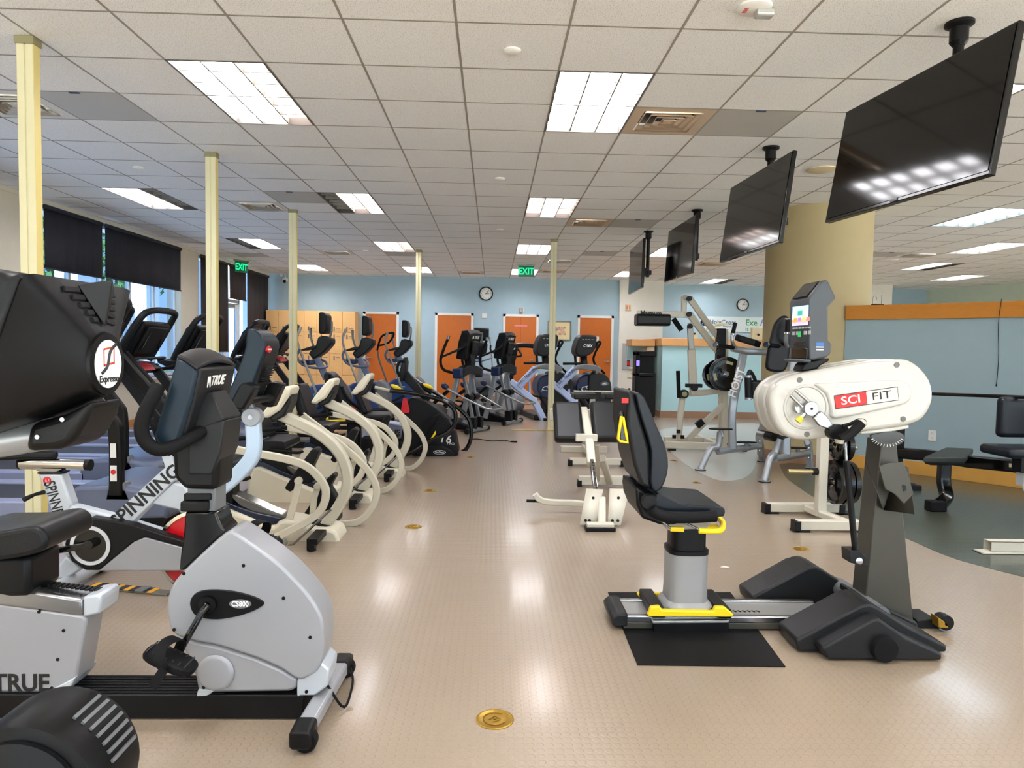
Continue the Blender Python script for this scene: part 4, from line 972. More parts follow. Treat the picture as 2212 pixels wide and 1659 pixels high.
# flywheel housing and base
hc = F.p(72, 1703, -.05); rr_ = .165
m = MB(); m.lathe([(rr_ * .7, -.1), (rr_ * .97, -.09), (rr_, -.07), (rr_, .07), (rr_ * .97, .09), (rr_ * .7, .1)], (hc.x, 0, hc.z), (0, 1, 0), 48); part('flywheel_housing', m, BLK, t)
m = MB(); m.lathe([(rr_ * .82, 0), (rr_ * .82, .012), (rr_ * .76, .016), (rr_ * .5, .03), (.03, .034)], (hc.x, -.098, hc.z), (0, -1, 0), 48); part('side_cover', m, BLK, t)
m = MB()
for k in range(7):
    a = R(62 - k * 7.5); m.box((hc.x + (rr_ + .002) * math.cos(a), 0.02, hc.z + (rr_ + .002) * math.sin(a)), (.006, .1, .008), ((0, 1, 0), -a))
part('vent_rib', m, GREY, t)
m = MB(); m.bb(-1.1, hc.x + .05, -.05, .05, .02, .09); m.bb(-1.1, -1.02, -.3, .3, 0, .06); m.bb(hc.x - .04, hc.x + .04, -.28, .28, 0, .06); m.bb(hc.x - .12, hc.x + .05, -.06, .06, .05, max(hc.z, .1)); part('base_frame', m, CHAR, t, .01)
m = MB(); m.tube([am[-1], (am[-1].x + .02, 0, .3), (am[-1].x + .1, 0, .06)], .036, n=16); part('mast', m, TUBE, t)

# ---- spin bike ------------------------------------------------------------------------
F = Frame(-2.0, 3.68)
t = thing('spin_bike', 'white spin bike with red flywheel and teal console on curved arm', 'exercise bike', (F.o.x, F.o.y, 0))
m = sideprism(F, s3(372, 382, 606, 382, 716, 700, 660, 860, 640, 1100, 560, 900), -.035, -.035, .035); part('seat_tube', m, SILV2, t, .012)
m = sideprism(F, s3(365, 372, 610, 372, 606, 388, 372, 388), -.04, -.04, .04); part('tube_collar', m, BLK, t, .003)
m = MB(); m.tube(tpts(F, s3(200, 283, 870, 296), 0), .03, n=16); part('seat_slider', m, CHROME, t)
for q in ((195, 283, 215, 283), (860, 296, 905, 297)): m = MB(); m.tube(tpts(F, s3(*q), 0), .031, n=16); part('slider_cap', m, BLK, t)
m = sideprism(F, s3(270, 320, 650, 325, 560, 372, 420, 372), -.02, -.022, .022); part('slider_bracket', m, STEEL, t, .004)
m = MB(); a = tpts(F, s3(440, 568, 350, 590, 240, 640), -.05); m.tube(a, [.012, .008, .014]); part('adjust_lever', m, BLK, t)
sa = F.p(*s3(300, 235)[0], 0); m = MB(); m.prism([(sa.x - .14, sa.y - .07), (sa.x - .1, sa.y - .09), (sa.x, sa.y - .03), (sa.x + .14, sa.y - .02), (sa.x + .14, sa.y + .02), (sa.x, sa.y + .03), (sa.x - .1, sa.y + .09), (sa.x - .14, sa.y + .07)], sa.z, sa.z + .045, 'w'); part('saddle', m, BLK, t, .015)
m = sideprism(F, s3(1095, 825, 1640, 322, 1600, 200, 1702, 185, 1760, 440, 1720, 470, 1310, 885, 1100, 850), -.035, -.035, .035); part('diagonal_tube', m, SILV2, t, .012)
m = sideprism(F, s3(1480, 680, 1722, 470, 1830, 500, 1870, 560, 1830, 760), -.025, -.025, .025); part('gusset', m, SILV2, t, .01)
m = sideprism(F, s3(655, 742, 712, 700, 1105, 800, 1100, 860, 660, 860), -.035, -.035, .035); part('top_tube', m, SILV2, t, .01)
m = sideprism(F, s3(720, 712, 1100, 812, 1095, 835, 690, 740), -.032, -.034, .034); part('tube_pad', m, BLKM, t, .003)
m = sideprism(F, s3(640, 1090, 670, 980, 760, 870, 900, 822, 1100, 850, 1300, 885, 1800, 1045, 2200, 1160, 2200, 1240, 1800, 1112, 1440, 1015, 1330, 1060, 980, 1350, 850, 1348, 710, 1260), -.09, -.09, -.03); part('chain_guard', m, BLK, t, .008)
m = sideprism(F, s3(975, 1352, 1330, 1062, 1440, 1017, 1810, 1115, 2200, 1240, 2200, 1352), -.085, -.085, -.03); part('lower_fairing', m, SILV, t, .006)
m = sideprism(F, s3(560, 860, 1310, 880, 2000, 1100, 2000, 1200, 640, 1200), -.03, -.03, .06); part('frame_body', m, SILV2, t, .01)
c = F.p(*s3(900, 1100)[0], -.092); rg = F.p(*s3(1100, 1100)[0], -.092).x - c.x
m = MB(); m.lathe([(rg, 0), (rg, .005), (rg * .82, .005), (rg * .82, 0)], c, (0, -1, 0), 40); part('guard_ring', m, mat('ring pale', '#cfd1d4', .4), t)
m = MB(); m.lathe([(rg * .8, 0), (rg * .8, .003), (0.001, .003)], c, (0, -1, 0), 40); part('guard_disc', m, BLKG, t)
m = MB(); a = tpts(F, s3(890, 1090, 570, 1150), -.12); m.tube(a, 0, sec=(.02, .032), ref=(0, 1, 0)); m.cyl((a[0].x, -.09, a[0].z), (a[0].x, -.135, a[0].z), .024); part('crank_arm', m, BLKG, t, .004)
m = MB(); m.box(a[1] + Vector((-.03, -.06, 0)), (.1, .09, .025)); part('pedal', m, BLK, t, .005)
fc = F.p(432, 1190, 0); fr_ = .222
m = MB(); m.lathe([(fr_ * .93, -.012), (.03, -.02), (.03, .02), (fr_ * .93, .012)], (fc.x, 0, fc.z), (0, 1, 0), 56); part('flywheel', m, REDG, t)
m = MB(); m.lathe([(fr_ * .92, -.02), (fr_, -.018), (fr_, .018), (fr_ * .92, .02), (fr_ * .92, -.02)], (fc.x, 0, fc.z), (0, 1, 0), 56); part('flywheel_rim', m, CHROME, t)
m = sideprism(F, s3(640, 1210, 800, 1340, 640, 1440, 470, 1440), -.04, -.03, .03); part('rear_leg', m, SILV2, t, .01)
for px_, nm in (((700, 1420), 0), ((2350, 1500), 1)):
    q = F.p(*s3(*px_)[0], -.0); m = MB(); m.tube([(q.x, -.27, .045), (q.x, .27, .045)], .035, n=14); part('stabilizer', m, SILV2, t)
    for s_ in (-1, 1): m = MB(); m.lathe([(.044, 0), (.044, .05), (.03, .06)], (q.x, s_ * .25, .045), (0, s_, 0), 16); part('end_cap', m, BLK, t)
q = F.p(*s3(2350, 1500)[0], 0); m = MB(); m.tube([(q.x, 0, .05), (fc.x + .05, .05, fc.z), (F.p(375, 1080, 0).x, .05, F.p(375, 1080, 0).z)], 0, sec=(.03, .06), ref=(0, 1, 0)); part('fork', m, SILV2, t, .006)
a = F.p(*s3(556, 655)[0], -.036); text('lettering', 'SPINNER', .08, LETB, t, (a.x - .008, -.0365, a.z), Vector((.27, 0, -1)), (1, 0, .27), .001, .001, squeeze=.68)
a = F.p(*s3(480, 445)[0], -.036); text('lettering', 'e', .085, LETR, t, (a.x, -.0365, a.z), Vector((.27, 0, -1)), (1, 0, .27), .001, .001)
a = F.p(*s3(1450, 610)[0], -.036); b0 = F.p(*s3(1230, 800)[0], -.036); b1 = F.p(*s3(1670, 420)[0], -.036)
text('lettering', 'SPINNING', .098, LETB, t, (a.x, -.0365, a.z), b1 - b0, (-(b1 - b0).z, 0, (b1 - b0).x), .001, .002, squeeze=1.02)
# handlebar
hb = tpts(F, [(372, 985, 0), (350, 960, -.1), (335, 925, -.2), (325, 905, -.22)], 0); m = MB(); m.tube(hb, .017, smooth=5, n=12); m.tube(mir(hb), .017, smooth=5, n=12); part('handlebar', m, BLKM, t)
# curved console arm and console
arm = tpts(F, [(546, 892), (548, 930), (549, 962), (541, 993), (505, 1032), (455, 1070), (405, 1098)], 0); m = MB(); m.tube(arm, 0, smooth=5, sec=(.05, .078), ref=(0, 1, 0)); part('console_arm', m, mat('pale blue silver', '#bcd0e4', .35, metal=.2), t, .004)
j = F.p(546, 900, 0); m = MB(); m.lathe([(.045, -.036), (.05, -.03), (.05, .03), (.045, .036)], (j.x, 0, j.z), (0, 1, 0), 28); m.tube([j, F.p(535, 868, 0)], 0, sec=(.04, .05), ref=(0, 1, 0)); part('arm_joint', m, SILV, t)
m = MB(); m.cyl((j.x, -.035, j.z), (j.x, -.04, j.z), .012); parts('bolt', m, STEEL, t)
sd = F.side(s4(1412, 345, 1490, 352, 1560, 415, 1600, 520, 1540, 720, 1470, 900, 1400, 1080, 1270, 1200, 1195, 1150, 1190, 1060, 1300, 800, 1375, 600, 1400, 480), -.125)
m = MB(); m.prism(sd, -.125, .125, 'v', 2); part('console', m, TEAL, t, .018, seg=3)
sd = F.side(s4(1540, 420, 1575, 425, 1612, 520, 1560, 720, 1500, 890, 1430, 1040, 1380, 1030, 1480, 760), -.11)
m = MB(); m.prism(sd, -.1, .1, 'v', 2); cb = part('console_back', m, CHAR, t, .012)
q = F.q(*s4(1640, 552)[0], sd[2][0] + .004); m = MB(); pr = [(q.y + .028 * math.cos(i * PI / 12), q.z + .018 * math.sin(i * PI / 12)) for i in range(24)]; m.prism(pr, q.x - .01, q.x + .004, 'u'); part('badge', m, mat('badge red', '#c8232c', .4), cb, .001)
text('lettering', 'STAR TRAC', .011, LETW, cb, (q.x + .0055, q.y, q.z), (0, 1, 0), (0, 0, 1), .0005, .0002)
m = MB()
for k in range(8):
    zz = q.z - .09 - .012 * k; uu = q.x - .01 - .006 * k; m.box((uu, .0, zz), (.012, .13, .005))
parts('vent_slot', m, BLK, cb)
m = MB()
for v in (-.07, -.04, .02, .05): m.box((sd[0][0] - .035, v, F.p(*s4(1530, 372)[0], 0).z + .012), (.02, .016, .008))
parts('top_vent', m, BLKG, t)
for s_, poly in ((-1, s4(1270, 1090, 1370, 900, 1420, 895, 1530, 935, 1500, 1010, 1400, 1180, 1300, 1160)), (1, s4(1560, 1090, 1660, 890, 1710, 885, 1810, 910, 1790, 950, 1700, 1150, 1600, 1140))):
    v = -.16 if s_ < 0 else .16; m = sideprism(F, poly, v, v - .045, v + .045); part('bottle_holder', m, BLK, t, .012)
m = MB(); q0 = F.p(*s4(1400, 1090)[0], -.14); q1 = F.p(*s4(1680, 1050)[0], .14); m.tube([q0, q1], .02); part('holder_bridge', m, BLK, t)
# ================================================================== BEIGE RECUMBENT CROSS TRAINERS
F = Frame(-1.6, 4.75)
t = thing('cross_trainer', 'beige recumbent cross trainer nearest the camera, looped arms toward the aisle', 'cross trainer', (F.o.x, F.o.y, 0), group='beige recumbent cross trainers')
CT0 = t
m = MB(); m.prism(sm2(F.side(s2(-150, 600, 200, 700, 600, 860, 800, 925, 890, 852, 1100, 880, 1300, 950, 1480, 960, 1545, 1050, 1540, 1110, 1440, 1165, 1000, 1172, -150, 1160), -.1), 3), -.13, .13); part('base_shell', m, BEIGEP, t, .03, seg=3)
m = sideprism(F, s2(-150, 1130, 1000, 1160, 1380, 1160, 1380, 1195, -150, 1195), -.1, -.1, .1); part('base_plinth', m, BLK, t, .008)
m = sideprism(F, s2(-150, 515, 0, 545, 180, 640, 420, 740, 600, 800, 860, 850, 890, 880, 780, 920, 600, 950, 350, 880, 180, 760, -150, 690), -.12, -.09, .09, smooth=2); part('seat_track', m, mat('dark blue gloss track', '#101a30', .15), t, .012)
m = sideprism(F, s2(300, 560, 480, 620, 760, 750, 920, 810, 940, 850, 700, 810, 420, 700), -.06, -.065, .065, smooth=2); part('track_cover', m, mat('glossy silver cover', '#77756f', .15, metal=.7), t, .01)
m = MB()
for k in range(4):
    q = F.p(*s2(760 + 50 * k, 790 + 14 * k)[0], 0); m.box(q + Vector((0, 0, .01)), (.012, .08, .01))
parts('cover_vent', m, BLK, t)
# mast
ma = tpts(F, z3(440, 672, 560, 730, 690, 790, 800, 865, 880, 960, 920, 1080, 910, 1190, 860, 1290, 790, 1390, 770, 1420), 0)
m = MB(); m.tube(ma, 0, smooth=5, sec=(.07, .074), ref=(0, 1, 0)); part('mast', m, BEIGE, t, .003)
m = sideprism(F, s2(1230, 860, 1500, 920, 1480, 990, 1380, 1000, 1160, 900), 0, -.06, .06); part('mast_boot', m, BLKM, t, .01)
a = F.p(*z3(505, 700)[0], -.034); b = F.p(*z3(560, 730)[0], -.034); text('lettering', 'NuStep', .035, mat('faint blue letters', '#7f8ea8', .5), t, (a.x + .05, -.0325, a.z - .03), b - a, (-(b - a).z, 0, (b - a).x), .0005)
# console
co = F.side(z3(590, 520, 550, 508, 500, 560, 430, 650, 395, 700, 440, 712, 520, 660, 575, 570), 0); m = MB(); m.prism(co, -.12, .12); part('console', m, BEIGEP, t, .018)
co = F.side(z3(585, 560, 545, 620, 500, 670, 440, 712, 470, 735, 540, 700, 575, 620), 0); m = MB(); m.prism(co, -.09, .09); part('console_back', m, CHAR, t, .012)
# arms
na = tpts(F, z3(150, 912, 350, 948, 540, 985, 660, 1030, 745, 1110, 782, 1190, 760, 1290, 680, 1370, 560, 1435, 440, 1495), -.28)
m = MB(); m.tube(na, 0, smooth=5, sec=(.03, .05), ref=(0, 1, 0)); ar = part('arm', m, BEIGE, t, .003)
gr = tpts(F, z3(150, 912, 110, 905), -.28); m = MB(); m.tube([gr[0], gr[1]], .016); m.tube([gr[0] + Vector((.02, 0, 0)), gr[0]], .024); m.tube([gr[1], gr[1] + Vector((-.03, 0, .12))], .02); part('grip', m, BLKM, ar)
fa = tpts(F, z3(628, 700, 700, 755, 800, 830, 900, 910, 1000, 1000, 1075, 1090, 1108, 1190, 1080, 1290, 1010, 1370, 930, 1395, 800, 1395, 640, 1395), .28)
m = MB(); m.tube(fa, 0, smooth=5, sec=(.03, .05), ref=(0, 1, 0)); ar2 = part('arm', m, BEIGE, t, .003)
ga = tpts(F, z3(602, 505, 600, 600, 612, 660, 632, 702), .28); m = MB(); m.tube(ga, .021, smooth=5, n=12); part('grip', m, BLKM, ar2)
for v, pts in ((-.17, s2(940, 485, 1010, 530, 1085, 440, 1240, 430, 1290, 380, 1250, 250, 1290, 170, 1335, 70, 1300, 28, 1250, 40, 1160, 165, 1090, 260)), (.17, s2(1125, 820, 1210, 790, 1400, 740, 1555, 700, 1560, 650, 1450, 470, 1520, 350, 1490, 310, 1420, 375, 1330, 520))):
    m = sideprism(F, pts, v, v - .055, v + .055); pd = part('pedal', m, BLK, t, .012)
for v, pts in ((-.23, s2(1085, 410, 1060, 560, 975, 850)), (.12, s2(1300, 470, 1260, 600, 1240, 800))):
    a = tpts(F, pts, v); m = MB(); m.tube(a, 0, sec=(.02, .045), ref=(0, 1, 0)); m.cyl((a[0].x, v - .03, a[0].z), (a[0].x, v + .05, a[0].z), .024); part('pedal_link', m, BEIGE, t, .003)
m = MB(); a = tpts(F, s2(980, 1170, 1450, 742), -.22); m.tube(a, .0075); m.lathe([(.02, -.012), (.02, .012)], a[0], (0, 1, 0), 14); part('linkage_rod', m, STEEL, t)
q = F.p(*s2(835, 1150)[0], -.24); m = MB(); m.lathe([(.05, 0), (.055, .01), (.055, .05), (.03, .052)], q, (0, 1, 0), 24); part('pivot_hub', m, mat('hub metal', '#a9a69c', .35, metal=.7), t)
m = MB(); m.cyl(q + Vector((0, .04, 0)), (q.x, .24, q.z), .03); m.cyl((q.x, -.25, q.z), (q.x, -.2, q.z), .02); part('pivot_axle', m, BLK, t)
q = F.loc(onz(655, 1200, 0)); m = MB(); m.bb(q.x - .0, q.x + .07, -.37, -.13, .045, .085); m.bb(q.x - .0, q.x + .07, .13, .37, .045, .085); m.bb(q.x + .01, q.x + .05, -.2, .2, .02, .05)
for s_ in (-.34, .34): m.bb(q.x, q.x + .05, s_ - .03, s_ + .03, .012, .05); m.cyl((q.x + .025, s_, 0.001), (q.x + .025, s_, .015), .03)
part('front_foot', m, BLK, t, .004)
m = MB(); m.bb(-.55, -.48, -.3, .3, .0, .06); part('rear_foot', m, BLK, t, .006)
# seat (measured on the second machine, then used in the shared local frame)
FB = Frame(-1.6, 5.9)
se = FB.side(s1(820, 1190, 900, 1160, 1170, 1165, 1225, 1215, 1222, 1290, 1100, 1330, 850, 1330), -.1); m = MB(); m.prism(se, -.22, .22, 'v', 2); part('seat_cushion', m, LEATH, t, .03, seg=3)
x0, z0 = se[0]; m = MB(); m.prism([(x0 - .05, z0 + .02), (x0 + .03, z0 + .02), (x0 - .1, z0 + .42), (x0 - .17, z0 + .4)], -.2, .2); part('seat_back', m, LEATH, t, .03, seg=3)
m = MB(); m.bb(x0 - .02, x0 + .2, -.08, .08, z0 - .3, z0 - .05); part('seat_carriage', m, BLK, t, .02)
m = MB(); lv = [(x0 + .1, -.24, z0 - .05), (x0 + .32, -.27, z0 - .07), (x0 + .36, -.2, z0 - .07)]; m.tube(lv, .012, smooth=4); part('seat_lever', m, BLKM, t)
for s_ in (-1, 1): m = MB(); m.tube([(x0 - .05, s_ * .27, z0 - .02), (x0 + .02, s_ * .3, z0 + .1), (x0 + .22, s_ * .3, z0 + .13)], .018, smooth=4); part('armrest', m, BLKM, t)
index_kids()
copy_tree(CT0, (-1.6 + .03, 5.9, 0), label='middle one of the three beige recumbent cross trainers')
copy_tree(CT0, (-1.6 + .13, 7.05, 0), label='farthest beige recumbent cross trainer, beside the black stepper')

# ================================================================== TREADMILLS
HOOD = mat('blue grey treadmill hood', '#66708a', .35, metal=.1); BELT = mat('treadmill belt', '#2a2b33', .6); RAILM = mat('treadmill side rail', '#8f97b5', .4, metal=.2)
def treadmill(red, lab, x, y, console=True):
    t = thing('treadmill', lab, 'treadmill', (x, y, 0), group='treadmills along the windows')
    m = MB(); m.bb(-1.45, .1, -.27, .27, .13, .17); part('belt', m, BELT, t)
    for s_ in (-1, 1):
        m = MB(); m.bb(-1.5, .1, s_ * .27, s_ * .41, .08, .185); part('side_rail', m, RAILM, t, .01)
        m = MB(); m.bb(-1.5, .75, s_ * .39, s_ * .405, .04, .12); part('rail_skirt', m, BLK, t)
    m = MB(); m.prism([(.05, .1), (.05, .2), (.14, .3), (.45, .31), (.68, .26), (.78, .16), (.78, .07), (.1, .05)], -.41, .41); part('motor_hood', m, HOOD, t, .03, seg=3)
    m = MB(); m.bb(-1.45, .7, -.36, .36, .02, .1); part('frame', m, BLK, t)
    m = MB()
    for a in (-1.4, .6):
        for s_ in (-.33, .33): m.cyl((a, s_, .001), (a, s_, .03), .03)
    part('foot', m, BLKM, t)
    # uprights lean back to the console at local x about -0.35
    for s_ in (-1, 1):
        if red: pts = [(.52, s_ * .36, .26), (.3, s_ * .37, .5), (-.12, s_ * .36, 1.06)]; sec = (.05, .1)
        else: pts = [(.42, s_ * .4, .24), (.42, s_ * .4, .66), (.36, s_ * .4, .8), (.02, s_ * .4, 1.2)]; sec = (.06, .09)
        m = MB(); m.tube(pts, 0, sec=sec, ref=(0, 1, 0), smooth=4); part('upright', m, CHAR if red else BLK, t, .004)
        m = MB(); m.prism([(pts[0][0] - .08, .2), (pts[0][0] + .1, .2), (pts[0][0] + .05, .33), (pts[0][0] - .05, .33)], s_ * .36 - .05, s_ * .36 + .05); part('upright_shoe', m, GREY, t, .01)
        m = MB(); m.tube([(-.1, s_ * .38, 1.05), (-.3, s_ * .4, 1.0), (-.65, s_ * .39, .98)], .02, smooth=4); part('handrail', m, BLKM, t)
    # crossbar with tray
    m = MB(); m.prism([(-.02, 1.03), (-.12, 1.1), (-.3, 1.12), (-.34, 1.08), (-.1, .98)], -.38, .38); part('tray', m, BLK, t, .015)
    if red: m = MB(); m.prism([(.0, 1.02), (-.04, 1.08), (-.1, 1.1), (-.06, 1.02)], -.17, .17); part('red_trim', m, RED, t, .006)
    m = MB(); m.tube([(-.06, -.34, 1.12), (.03, -.3, 1.15), (.05, 0, 1.15), (.03, .3, 1.15), (-.06, .34, 1.12)], .016, smooth=4); part('front_bar', m, CHAR, t)
    # console shell, thick hoop around it
    m = MB(); m.prism([(-.2, 1.14), (-.06, 1.18), (.12, 1.5), (.06, 1.54), (-.04, 1.5)], -.28, .28); cs = part('console', m, BLK, t, .03, seg=3)
    m = MB(); m.prism([(-.05, 1.2), (-.02, 1.19), (.13, 1.46), (.1, 1.48)], -.22, .22); part('console_back', m, CHAR, cs, .01)
    m = MB()
    for s_ in (-1, 1): m.tube([(.02, s_ * .17, 1.24), (.1, s_ * .13, 1.42)], .008)
    parts('back_groove', m, BLKG, cs)
    hp_ = [(-.16, -.34, 1.12), (-.06, -.36, 1.3), (.1, -.34, 1.56), (.16, -.26, 1.63), (.17, 0, 1.645), (.16, .26, 1.63), (.1, .34, 1.56), (-.06, .36, 1.3), (-.16, .34, 1.12)]
    m = MB(); m.tube(hp_, 0, smooth=5, sec=(.045, .04), ref=None) if False else m.tube(hp_, .034, smooth=5, n=12); part('console_hoop', m, CHAR, t)
    return t
T1 = treadmill(True, 'treadmill behind the huge monitor, its hoop over the light window', -3.6, 7.34)
index_kids()
for (y, x, lab) in ((8.6, -3.6, 'treadmill whose console is half hidden by the second cream pole'), (10.45, -3.6, 'treadmill right behind the teal console of the spin bike'), (12.07, -3.6, 'farthest treadmill, before the maple lockers and third pole')):
    copy_tree(T1, (x, y, 0), label=lab)
T2 = treadmill(False, 'nearest treadmill with thick black upright behind the spin bike', -3.05, 5.3)
m = MB(); m.box((.42, -.44, .40), (.045, .003, .11)); part('warning_sticker', m, LETW, T2); m = MB(); m.box((.42, -.4325, .41), (.03, .02, .03)); 
m = MB(); m.cyl((.42, -.4425, .41), (.42, -.444, .41), .018); part('sticker_mark', m, LETR, T2); m = MB(); m.box((.42, -.44, .56), (.04, .003, .1)); part('warning_sticker', m, LETW, T2)
index_kids()
copy_tree(T2, (-3.6, 6.42, 0), label='second treadmill, hidden mostly by the huge monitor')

# ================================================================== BLACK STEPPER WITH LOOPED ARMS
F = Frame(-1.1, 8.5)
t = thing('recumbent_stepper', 'black recumbent stepper with white T6 mark on its tall rounded nose', 'stepper', (F.o.x, F.o.y, 0))
m = sideprism(F, z4(1180, 1595, 1560, 1600, 1960, 1612, 1985, 1560, 1950, 1380, 1880, 1230, 1760, 1120, 1640, 1040, 1500, 1010, 1440, 1100, 1420, 1300, 1400, 1450, 1200, 1560), -.22, -.16, .16); part('base_shell', m, BLK, t, .04, seg=4)
m = sideprism(F, z4(1560, 1600, 1960, 1612, 1930, 1540, 1830, 1490, 1650, 1480, 1540, 1540), -.2, -.19, .19); part('nose_base', m, BLK, t, .02)
m = sideprism(F, z4(1400, 1620, 1970, 1618, 1960, 1635, 1400, 1635), -.2, -.17, .17); part('plinth', m, BLKM, t)
a = F.p(*z4(1850, 1430)[0], -.165); text('lettering', 'T6', .14, LETW, t, (a.x, -.1655, a.z + .01), (1, 0, -.12), (0, 0, 1), .001, .002, shear=.1); text('lettering', 'PRO', .045, LETW, t, (a.x + .07, -.1655, a.z - .045), (1, 0, -.12), (0, 0, 1), .001)
a = F.p(*z4(1795, 1553)[0], -.195); m = MB(); pr = [(a.x + .075 * math.cos(i * PI / 16), a.z + .026 * math.sin(i * PI / 16)) for i in range(32)]; m.prism(pr, a.y - .004, a.y + .002); part('badge', m, LETW, t); m = MB(); m.prism([(a.x + (x - a.x) * .92, a.z + (z - a.z) * .86) for x, z in pr], a.y - .006, a.y - .004); part('badge_fill', m, BLK, t)
text('lettering', 'NuStep', .038, LETW, t, (a.x, a.y - .0065, a.z), (1, 0, 0), (0, 0, 1), .0005, .0003)
m = sideprism(F, z4(1440, 740, 1480, 750, 1700, 1030, 1660, 1060, 1400, 800), -.05, -.05, .05); part('mast', m, BLK, t, .01)
m = sideprism(F, z4(1405, 850, 1395, 760, 1440, 610, 1455, 605, 1465, 660, 1455, 790, 1420, 850), -.1, -.14, .14); part('console', m, BLK, t, .012)
lo = tpts(F, z4(1150, 905, 1300, 940, 1500, 960, 1700, 1000, 1850, 1050, 1945, 1140, 1945, 1270, 1870, 1360, 1720, 1430, 1560, 1530, 1450, 1580), -.3)
m = MB(); m.tube(lo[1:], .026, smooth=6, n=12); ar = part('arm', m, BLKG, t); m = MB(); m.tube(lo[:2], .018, n=10); part('arm_insert', m, BEIGE, ar); m = MB(); a = F.p(*z4(1130, 870)[0], -.3); b = F.p(*z4(1140, 1010)[0], -.3); m.tube([a, b], .022); part('grip', m, BLKM, ar)
lo = tpts(F, z4(1650, 900, 1850, 1020, 2000, 1130, 2090, 1240, 2110, 1400, 2060, 1520, 1980, 1560), .3)
m = MB(); m.tube(lo, .026, smooth=6, n=12); ar = part('arm', m, BLKG, t); m = MB(); m.tube([lo[0], F.p(*z4(1520, 800)[0], .3)], .017); part('arm_insert', m, STEEL, ar); m = MB(); m.tube([F.p(*z4(1600, 880)[0], .3), F.p(*z4(1720, 960)[0], .3)], .035); part('arm_collar', m, BLK, ar)
for q in (z4(1360, 905), z4(1680, 895)):
    a = F.p(*q[0], -.28 if q[0][0] < 870 else .25); m = MB(); m.ell(a, (.07, .03, .025), ((0, 1, 0), R(22))); part('yellow_lever', m, YEL, t)
lo = tpts(F, z4(1460, 650, 1570, 655, 1660, 645, 1690, 655), -.2); 
m = MB(); m.tube(tpts(F, z4(1450, 640, 1390, 660, 1375, 740, 1400, 800), -.16), .017, smooth=5); part('handlebar', m, BLKM, t)
m = sideprism(F, z4(1600, 1410, 1640, 1280, 1720, 1200, 1790, 1170, 1760, 1260, 1690, 1340, 1640, 1420), -.24, -.3, -.19); part('pedal', m, BLKM, t, .01)
m = sideprism(F, z4(1710, 1410, 1760, 1330, 1765, 1360, 1725, 1420), -.24, -.31, -.3); part('yellow_mark', m, YEL, t)
m = MB(); m.bb(-.48, .0, -.12, .12, .05, .2); m.bb(-.5, -.43, -.3, .3, .001, .06); part('rail', m, BLK, t, .01)
m = MB(); m.bb(-.5, -.12, -.23, .23, .42, .5); part('seat_cushion', m, LEATH, t, .03); m = MB(); m.bb(-.38, -.24, -.08, .08, .15, .43); part('seat_post', m, BLK, t, .01)
m = MB(); m.prism([(-.46, .5), (-.38, .5), (-.5, .8), (-.58, .78)], -.21, .21); part('seat_back', m, LEATH, t, .03)
m = sideprism(F, z4(1432, 1018, 1468, 1012, 1498, 1130, 1492, 1165, 1408, 1160), -.18, -.2, -.12); part('red_guard', m, RED, t, .006)
# seated stepper with yellow handles and red pouch, between beige machines and ellipticals
F2 = Frame(-2.15, 8.94)
t = thing('recumbent_stepper', 'recumbent stepper seen by its yellow handles and red tag between the beige looped arms', 'stepper', (F2.o.x, F2.o.y, 0))
a = F2.p(*z4(1310, 1380)[0], -.1); m = sideprism(F2, z4(1020, 1330, 1120, 1300, 1280, 1250, 1440, 1280, 1445, 1420, 1030, 1500), -.1, -.12, .12); part('base_shell', m, mat('pale violet shell', '#c3cbe6', .35), t, .02)
text('lettering', 'TRUE', .1, LETB, t, (a.x, -.121, a.z + .03), (1, 0, 0), (0, 0, 1), .001, .002)
m = sideprism(F2, z4(700, 1190, 760, 1170, 1130, 1170, 1150, 1200, 1140, 1250, 760, 1260), 0, -.2, .2); part('seat_cushion', m, LEATH, t, .02)
m = MB(); m.tube(tpts(F2, [(*z4(860, 1235)[0], -.2), (*z4(690, 1240)[0], -.2), (*z4(680, 1215)[0], -.2), (*z4(740, 1190)[0], .05)], 0), .014, smooth=3); m.tube(tpts(F2, [(*z4(1060, 1240)[0], -.2), (*z4(1200, 1240)[0], -.2), (*z4(1225, 1205)[0], -.2), (*z4(1180, 1185)[0], .1)], 0), .014, smooth=3); part('yellow_handle', m, YEL, t)
m = sideprism(F2, z4(690, 760, 750, 760, 850, 880, 930, 1060, 880, 1080, 770, 980, 700, 860), .1, -.15, .2, smooth=2); part('seat_back', m, CHAR, t, .02)
m = sideprism(F2, z4(880, 1250, 1010, 1240, 1010, 1600, 900, 1600), 0, -.08, .08); part('seat_post', m, BLK, t, .02)
m = sideprism(F2, z4(830, 1085, 900, 1095, 960, 1090, 970, 1120, 900, 1125, 840, 1105), -.25, -.26, -.24); part('red_tag', m, RED, t)
m = MB(); m.tube(tpts(F2, z4(700, 780, 715, 900, 740, 1000, 860, 1090), -.25), .02, smooth=4); m.tube(tpts(F2, z4(820, 900, 860, 990, 930, 1070, 1010, 1120), -.25), .02, smooth=4); part('arm', m, BLKM, t)
m = MB(); m.bb(-.5, .4, -.1, .1, .0, .08); part('floor_rail', m, BLK, t)
m = MB(); p_ = ony(876, 868, 8.9); q_ = ony(876, 896, 8.9)
cn = MB(); cn.lathe([(.02, 0.62), (.075, .3), (.09, .25), (.09, 0.0)], (0, 0, 0), (0, 0, 1), 24)

